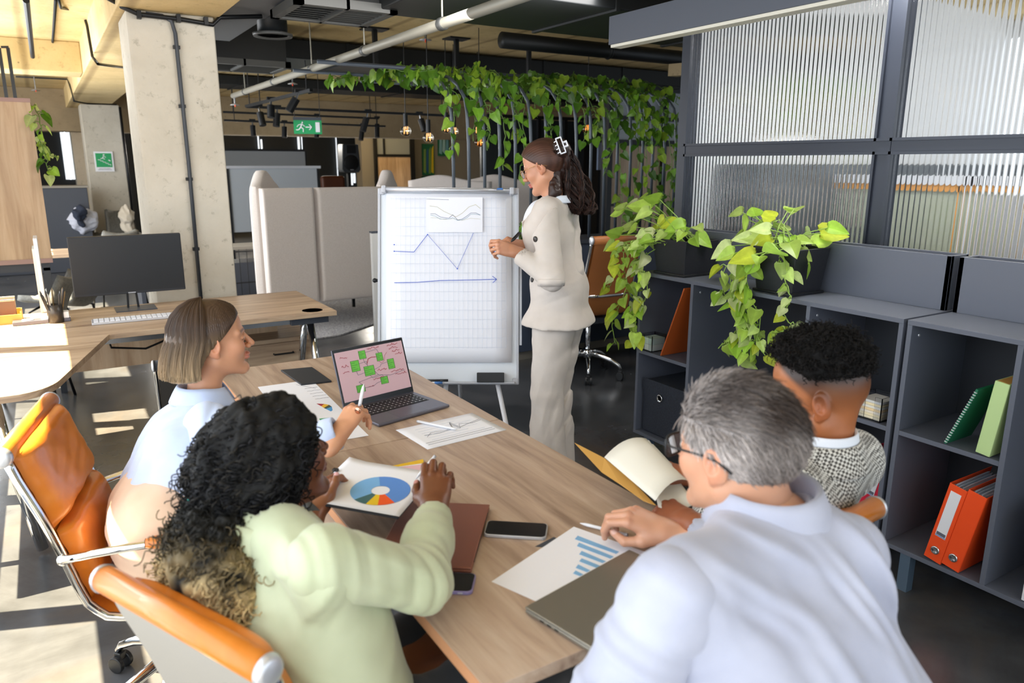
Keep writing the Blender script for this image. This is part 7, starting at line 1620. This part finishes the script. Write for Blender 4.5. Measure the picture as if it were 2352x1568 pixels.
def tailcol(v, rs):
    t = .5+.5*wob(v, 60, 15); k = np.clip((NP(tie)[2]-v[:, 2]+.03)/.07, 0, 1)*np.clip(t*2.2-.35, 0, 1); return srgb('#1b1a17')*(1-k)[:, None]+srgb('#b39c70')*k[:, None]
hv.append((tv, tq, tailcol(tv, rs)*.8))
def coils(anchors, normals, down, n_turn, rad, length, K=22):
    N = len(anchors); s = np.linspace(0, 1, K); out = np.zeros((N, K, 3)); up = np.array([0, 0, 1.])
    D = normals*.35+down; D /= np.linalg.norm(D, axis=1, keepdims=True); A = np.cross(D, up+.01); A /= np.linalg.norm(A, axis=1, keepdims=True); Bv = np.cross(D, A); ph = rs.uniform(0, 6.28, N); nt = n_turn*rs.uniform(.7, 1.3, N); L = length*rs.uniform(.6, 1.2, N)
    for i in range(K):
        a = ph+s[i]*nt*6.28; r_ = rad*min(1, s[i]*4+.2); out[:, i] = anchors+D*(L*s[i])[:, None]+(A*np.cos(a)[:, None]+Bv*np.sin(a)[:, None])*r_+down*(.02*s[i]**2)
    return out
def surf_pick(v, q, n): i = rs.randint(0, len(q), n); f = v[q[i]]; c = f.mean(1); nn = np.cross(f[:, 2]-f[:, 0], f[:, 3]-f[:, 1]); nn /= np.linalg.norm(nn, axis=1, keepdims=True)+1e-9; return c, nn
cA, nA = surf_pick(v, q, 4200); ctr_ = NP(hc); sg_ = np.sign(((cA-ctr_)*nA).sum(1, keepdims=True)); nA *= sg_
toT = NP(tie)-cA; toT /= np.linalg.norm(toT, axis=1, keepdims=True); dn = toT*.8+np.array([0, 0, -.35])+rs.normal(0, .25, toT.shape)
hv.append(strands(coils(cA-nA*.003, nA*1.3, dn, 2.6, .0068, .052), .0018, .0012, dark(4200, ['#0d0d0f', '#17171a', '#1f1f22', '#0a0a0b', '#26231f'], rs)))
cA, nA = surf_pick(tv, tq, 3600); dn = np.tile(np.array([.0, -.02, -1.0]), (len(cA), 1))+rs.normal(0, .35, cA.shape); nA *= np.sign(((cA-NP(Dp(505, 1290, 1.37)))*nA).sum())
tc = tailcol(cA, rs)*rs.uniform(.6, 1.7, (len(cA), 1)); cp = coils(cA-nA*.001, nA*1.1, dn, 2.6, .0065, .045); pl_ = ((cp-np.array([.118, 1.215, 0])) @ np.array([.91, .414, 0]) > .035) | (cp[:, :, 2] > .93); ok = pl_.all(1); hv.append(strands(cp[ok], .0017, .0011, tc[ok]))
a_, b_, c_ = join_vf(hv); np_mesh('hair', a_-NP(p.location), b_, MAT['hair_matte'], p, colors=c_)
m = MB(); d_ = (Dp(488, 1230, 1.40)-Dp(530, 1120, 1.5)).normalized(); m.lathe([(.056, -.009), (.064, -.005), (.064, .005), (.056, .009), (.050, 0)], (0, 0, 0), 28, d_.to_track_quat('Z', 'Y').to_matrix()); o = m.build('hair_tie', MAT['teal'], p, smooth=True); o.location = Dp(500, 1180, 1.455)-p.location
e_ = Dp(665, 1140, 1.47); m = MB(); m.lathe([(.006, -.001), (.008, 0), (.006, .001), (.0045, 0)], (0, 0, 0), 16, Matrix.Rotation(R(90), 3, 'Y')); m.sph((0, 0, -.012), .004, 8, 6); o = m.build('earring', P('pearl', '#dcc9b4', .2, .4), p, smooth=True); o.location = e_-p.location
stylus('pencil', 'white pencil between the fingers of the hand on the clipboard', Dp(1000, 1046, 1.80), Dp(955, 1100, 1.80), .004)
# ---------------------------------------------------------------- grey haired man in the pale shirt (nearest)
p = person('grey haired man with dark glasses and a pale shirt, nearest the camera', (.95, .62, 0))
hc = Dp(1694, 1034, 1.29); F1 = face_dir(-.66, .75, -4); M = basis(F1); fd = face_dir(-.50, .87, 0); rt = Vector((fd.y, -fd.x, 0)); nb = Dp(1765, 1172, 1.27)
shL = Dp(1545, 1375, 1.10); shR = Dp(1935, 1275, 1.27); pv = Vector((1.0, .50, .50)); ch = (shL+shR)/2+Vector((0, -.02, -.16))
wrR = Zp(1538, 1222, .80); elR = Vector((1.20, .86, .82)); elL = Vector((.585, .72, .78)); wrL = Vector((.80, .86, .65)); skinG = '#cf9a7c'
thG = [(.038, .046, -.022), (.046, .080, -.036), (.030, .108, -.040)]; cvG = [(30, 52, 30, .06), (38, 55, 30, .0), (45, 55, 30, -.05), (50, 55, 30, -.12)]
hp = head_part(hc, M, skinG, '#b0665f', '#6d6259', neck_to=nb-UPZ*.04, nr=(.056, .064), s=1.02, jw=1.08)
h1 = hand_mesh(wrR, Zp(1437, 1176, .835)-wrR, UPZ*.9-_fw*.25, 1, cvG, thG, '#d09c80', 1.05, elR)
core = Bd(); core.cap(nb-UPZ*.05, pv, .09, .12, .05); kR = pv+Vector((.20, .42, .0)); kL = pv+Vector((-.12, .42, 0))
for k_ in (kR, kL): core.cap(pv, k_, .09, .07, .03); core.cap(k_, Vector((k_.x, k_.y, .08)), .06, .045, .03); core.cap(Vector((k_.x, k_.y, .05)), Vector((k_.x, k_.y+.12, .04)), .038, .033, .02)
core.cap(shL, elL, .05, .04, .03); core.cap(elL, wrL, .038, .03, .03)
cv, cq = surf(core.ev, *core.bounds(), .012); add_body(p, [hp, h1, (cv, cq, np.tile(srgb(skinG), (len(cv), 1)))], MAT['skin']); eyes(p, hc, M, 1.04)
b = Bd(); b.cap(pv-rt*.07+UPZ*.04, pv+rt*.07+UPZ*.04, .15, .15, .05)
for k_ in (kR, kL): b.cap(pv, k_, .11, .085, .04); b.cap(k_, Vector((k_.x, k_.y, .12)), .08, .065, .03)
garment('trousers', b, MAT['black_cloth'], p, .010, (), 15)
b = Bd(); b.cap(ch+rt*.085, ch-rt*.085, .125, .125, .07, (fd, 1.08)); b.cap(shL*.85+shR*.15, shR*.85+shL*.15, .066, .066, .06); b.cap(nb-UPZ*.07, ch+UPZ*.05, .10, .12, .06); b.cap(ch+rt*.08, pv+UPZ*.05+rt*.07, .15, .16, .07); b.cap(ch-rt*.08, pv+UPZ*.05-rt*.07, .15, .16, .07)
b.cap(nb-UPZ*.055-rt*.02, shR+UPZ*.0, .06, .07, .06); b.cap(nb-UPZ*.055+rt*.02, shL, .06, .07, .06)
b.cut(lambda Q: (pv.z+.0)-Q[:, 2], .01); b.cut(lambda Q: -d_cap(Q, NP(hc), NP(nb)+np.array([0, 0, .012]), .062, .064), .008)
back = ch-fd*.13
garment('shirt', b, MAT['grey_blue_shirt'], p, .0055, [(shR-fd*.05-UPZ*.04-rt*.04, rt*.8+UPZ*.4, .075, .10, .013), (back+rt*.05, rt*.9+UPZ*.35, .10, .17, .009), (back-UPZ*.12-rt*.08, UPZ*.7-rt*.6, .075, .14, .008), ((nb+shL)/2-fd*.06, rt*.5+UPZ*.8, .07, .10, .007), (nb-UPZ*.05+rt*.09, rt+UPZ*.5, .045, .07, .009), (shL-UPZ*.06, rt*.6+fd*.5, .06, .08, .008)], 61)
for s_, sh, el, wr, r0 in ((1, shR, elR, wrR, .074), (-1, shL, elL, wrL, .076)):
    b = Bd(); fo = el+(wr-el)*(.80 if s_ == 1 else .88); b.cap(sh, el, r0, .062, .03); b.cap(el, el+(wr-el)*.5, .062, .052, .03); b.cap(el+(wr-el)*.5, fo, .053, .043, .03)
    ax_ = NP((wr-el).normalized()); fo_ = NP(fo); b.cut(lambda Q, a=ax_, o=fo_: (Q-o) @ a, .004); b.cut(lambda Q, a=ax_, o=fo_: -(np.maximum(np.linalg.norm((Q-o)-np.outer((Q-o) @ a, a), axis=1)-.037, np.abs((Q-o) @ a)-.03)), .003)
    garment('shirt_sleeve', b, MAT['grey_blue_shirt'], p, .0055, [(el, (wr-el).normalized(), .06, .09, .009), ((sh+el)/2, (el-sh).normalized(), .08, .11, .008), (fo-(wr-el).normalized()*.07, (wr-el).normalized(), .06, .05, .003)], 71+s_)
collar(p, nb+UPZ*.02, basis(fd, (-.05, .12, 1)), .072, .098, -.02, .034, -.030, MAT['grey_blue_shirt'], .9, 'collar')
glasses(p, hc, M, 1.03, MAT['dark_plastic'], .026, .0026, 'square', .019)
def fur(hc, M, s, N, lenf, colf, flow, seed, th=.006, r0=.0011, dz=0, K=5, zmin=-.2):
    rs = np.random.RandomState(seed); d = rs.normal(size=(N*2, 3)); d /= np.linalg.norm(d, axis=1, keepdims=True); pts = d*np.array([.080, .100, .092])+np.array([0, -.010, .030])
    for _ in range(6):
        e = skull(pts); n = (pts-np.array([0, -.01, .03])); n /= np.linalg.norm(n, axis=1, keepdims=True); pts = pts-n*(e-th)[:, None]
    m = (hairline(pts, dz)+rs.normal(0, .003, len(pts)) < -.003) & (pts[:, 2] > zmin); pts = pts[m][:N]; n = n[m][:N]
    fl = flow(pts); fl = fl-n*(fl*n).sum(1, keepdims=True); fl /= np.linalg.norm(fl, axis=1, keepdims=True)+1e-9; fl += rs.normal(0, .16, fl.shape); L = lenf(pts)*rs.uniform(.7, 1.3, len(pts)); t = np.linspace(0, 1, K)
    path = np.stack([pts+(n*(.35*x-.25*x*x)+fl*x)*L[:, None] for x in t], 1); C = colf(pts, rs); return strands((path*s) @ M.T+NP(hc), r0*s, .0004, C)
def gcol(pts, rs):
    k = np.clip((pts[:, 2]-.035)/.06+.35*wob(pts, 40, 3), 0, 1)*np.clip((.06-pts[:, 1])/.05, .25, 1); low = np.clip((-.02-pts[:, 2])/.06, 0, 1)*.35; kk = np.clip(k*.85+low+np.clip((-.05-pts[:, 1])/.05, 0, .5), 0, 1)
    C = srgb('#b5aca8')*(1-kk)[:, None]+srgb('#403530')*kk[:, None]; return C*rs.uniform(.55, 1.5, (len(pts), 1))
rs = np.random.RandomState(23)
v, q, ql = hair_cap(hc, M, .007, s=1.02, dz=-.015, h=.0032); hv = [(v, q, gcol(ql, rs)*.75)]
hv.append(fur(hc, M, 1.02, 9000, lambda P_: .011+.016*np.clip((P_[:, 2]+.02)/.10, 0, 1), gcol, lambda P_: np.stack([P_[:, 0]*.3+.15, -np.ones(len(P_))*.5-(P_[:, 2] > .05)*.3, -.7+.6*(P_[:, 2] > .06)], 1), 5, .006, .0011, -.015))
a_, b_, c_ = join_vf(hv); np_mesh('hair', a_-NP(p.location), b_, MAT['hair'], p, colors=c_)
stylus('pencil', 'white pencil lying under the hand of the grey haired man', Zp(1442, 1228, TZ+.008), Zp(1332, 1201, TZ+.008), .0042)
# ---------------------------------------------------------------- curly haired man in the checked blazer
p = person('man with short curly black hair in a checked blazer', (1.5, 1.0, 0))
hc = Dp(1876, 905, 1.72); F1 = face_dir(-.93, .37, -6); M = basis(F1); fd = face_dir(-.65, .76, 0); rt = Vector((fd.y, -fd.x, 0)); nb = Dp(1888, 1012, 1.72); nb.z -= .02
shL = nb-rt*.17-UPZ*.07; shR = nb+rt*.16-UPZ*.07; pv = Vector((bc_.x+.03, bc_.y+.27, .50)); ch = (nb+pv)/2; ch.z = nb.z-.17
elL = shL+fd*.10-UPZ*.23; wrL = Dp(1578, 1196, 1.68); elR = shR+fd*.12-UPZ*.23; wrR = Dp(1600, 1095, 1.85); skinC = '#a9683f'
def fadef(q):
    z = q[:, 2]; ax = np.abs(q[:, 0]); reg = np.clip(-hairline(q, -.004)/.012, 0, 1); return reg*np.clip((z+.035)/.085, 0, 1)**1.2*.92*np.clip((q[:, 1] < .08), 0, 1)
hp = head_part(hc, M, skinC, '#8d4e42', '#1d1512', fade=fadef, neck_to=nb-UPZ*.02, nr=(.056, .062), s=1.04, jw=1.05)
h1 = hand_mesh(wrL, Dp(1500, 1152, 1.80)-wrL, -_fw*.6+_u2*.6, -1, [(40, 50, 30)]*4, thG, '#94573a', 1.02, elL); h2 = hand_mesh(wrR, Dp(1545, 1075, 1.9)-wrR, _u2*.8, 1, [(30, 50, 30)]*4, thG, '#94573a', 1.02, elR)
core = Bd(); core.cap(nb-UPZ*.05, pv, .09, .12, .05); kR = pv+fd*.36+rt*.14; kL = pv+fd*.20-rt*.06+Vector((-.0, .18, 0))
for k_ in (kR, kL): core.cap(pv, k_, .09, .07, .03); core.cap(k_, Vector((k_.x, k_.y, .08)), .06, .045, .03); core.cap(Vector((k_.x, k_.y, .05)), Vector((k_.x, k_.y+.12, .04)), .038, .033, .02)
cv, cq = surf(core.ev, *core.bounds(), .012); add_body(p, [hp, h1, h2, (cv, cq, np.tile(srgb(skinC), (len(cv), 1)))], MAT['skin']); eyes(p, hc, M, 1.04, '#2a1a12')
b = Bd(); b.cap(pv-rt*.07+UPZ*.04, pv+rt*.07+UPZ*.04, .14, .14, .05)
for k_ in (kR, kL): b.cap(pv, k_, .11, .085, .04); b.cap(k_, Vector((k_.x, k_.y, .12)), .08, .065, .03)
garment('trousers', b, MAT['black_cloth'], p, .010, (), 16)
b = Bd(); b.cap(ch+rt*.09, ch-rt*.09, .135, .135, .07, (fd, 1.08)); b.cap(shL, shR, .078, .078, .05); b.cap(nb-UPZ*.06, ch, .095, .11, .05); b.cap(ch, pv+UPZ*.04, .145, .16, .06)
b.cut(lambda Q: (pv.z+.0)-Q[:, 2], .01); b.cut(lambda Q: -d_cap(Q, NP(hc), NP(nb)+np.array([0, 0, .0]), .060, .066), .008)
garment('blazer', b, MAT['checked_blazer'], p, .006, [(shL-fd*.05, rt+UPZ*.4, .08, .12, .006), (ch-fd*.12, rt*.7+UPZ*.6, .12, .15, .006)], 81)
for s_, sh, el, wr in ((1, shR, elR, wrR), (-1, shL, elL, wrL)):
    b = Bd(); fo = el+(wr-el)*.94; b.cap(sh, el, .078, .064, .03); b.cap(el, el+(wr-el)*.5, .064, .055, .03); b.cap(el+(wr-el)*.5, fo, .054, .046, .03)
    ax_ = NP((wr-el).normalized()); fo_ = NP(fo); b.cut(lambda Q, a=ax_, o=fo_: (Q-o) @ a, .004); b.cut(lambda Q, a=ax_, o=fo_: -(np.maximum(np.linalg.norm((Q-o)-np.outer((Q-o) @ a, a), axis=1)-.038, np.abs((Q-o) @ a)-.03)), .003)
    garment('blazer_sleeve', b, MAT['checked_blazer'], p, .006, [(el, (wr-el).normalized(), .06, .09, .008), ((sh+el)/2, (el-sh).normalized(), .08, .11, .006)], 91+s_)
collar(p, nb+UPZ*.012, basis(fd, (-.05, .1, 1)), .072, .100, -.02, .026, -.040, MAT['checked_blazer'], .9, 'blazer_collar'); collar(p, nb+UPZ*.020, basis(fd, (-.05, .1, 1)), .065, .070, -.02, .034, .012, MAT['white_cloth'], .8, 'shirt_collar')
rs = np.random.RandomState(29)
top = lambda Q: (lambda q: smax(smin(skull(q)-.011, d_ell(q, (0, -.005, .088), (.072, .092, .062)), .03)+.010*wob(q, 90, 2)+.006*wob(q, 200, 6), np.maximum(.056-q[:, 2]+.45*np.maximum(0, q[:, 1]-.01), hairline(q, -.018)-.012), .016)*1.04)((Q-NP(hc)) @ M/1.04)
v, q = surf(top, NP(hc)-.26, NP(hc)+.26, .0035); hv = [(v, q, np.clip(srgb('#0f0e0e')*(1+.4*wob(v, 200, 2)[:, None]), .001, 1))]
cA, nA = surf_pick(v, q, 1900); nA *= np.sign(((cA-NP(hc))*nA).sum(1, keepdims=True)); dn = nA*.6+rs.normal(0, .5, nA.shape); hv.append(strands(coils(cA-nA*.004, nA, dn*.35, 2.0, .0040, .016, 14), .0013, .0008, dark(1900, ['#0b0a0a', '#141212', '#1c1918'], rs)))
a_, b_, c_ = join_vf(hv); np_mesh('hair', a_-NP(p.location), b_, MAT['hair_matte'], p, colors=c_)

# loose curls at the front of the ponytail hair
# ---------------------------------------------------------------- groups for repeated things
GR = {'office_chair': 'leather office chairs', 'climbing_vine': 'climbing vines on the trellis', 'fire_sprinkler': 'ceiling sprinklers', 'stylus': 'white styluses', 'pencil': 'white pencils', 'shell_chair': 'grey shell chairs', 'phone': 'phones on the meeting table',
      'potted_pothos': 'potted pothos plants on the shelf', 'shelf_unit': 'grey cube shelf units', 'meeting_table': 'meeting table halves', 'ring_binder': 'ring binders in the shelves', 'air_duct': 'black air ducts', 'light_track': 'black light tracks', 'paper_sheet': 'paper sheets on the meeting table',
      'clear_note_box': 'clear note boxes on the shelves', 'sofa_booth': 'beige sofa booths', 'painting': 'abstract canvases on the back wall', 'marker': 'markers at the flip chart', 'folded_jacket': 'jackets thrown over chairs', 'closed_laptop': 'closed laptops on the table', 'person': 'people in the meeting', 'ceiling_vent': 'louvred ceiling vents', 'cable': 'black cables on the concrete'}
for o in list(COL.objects):
    b_ = o.name.split('.')[0]
    if o.parent is None and o.get('label') and b_ in GR and not o.get('group'): o['group'] = GR[b_]
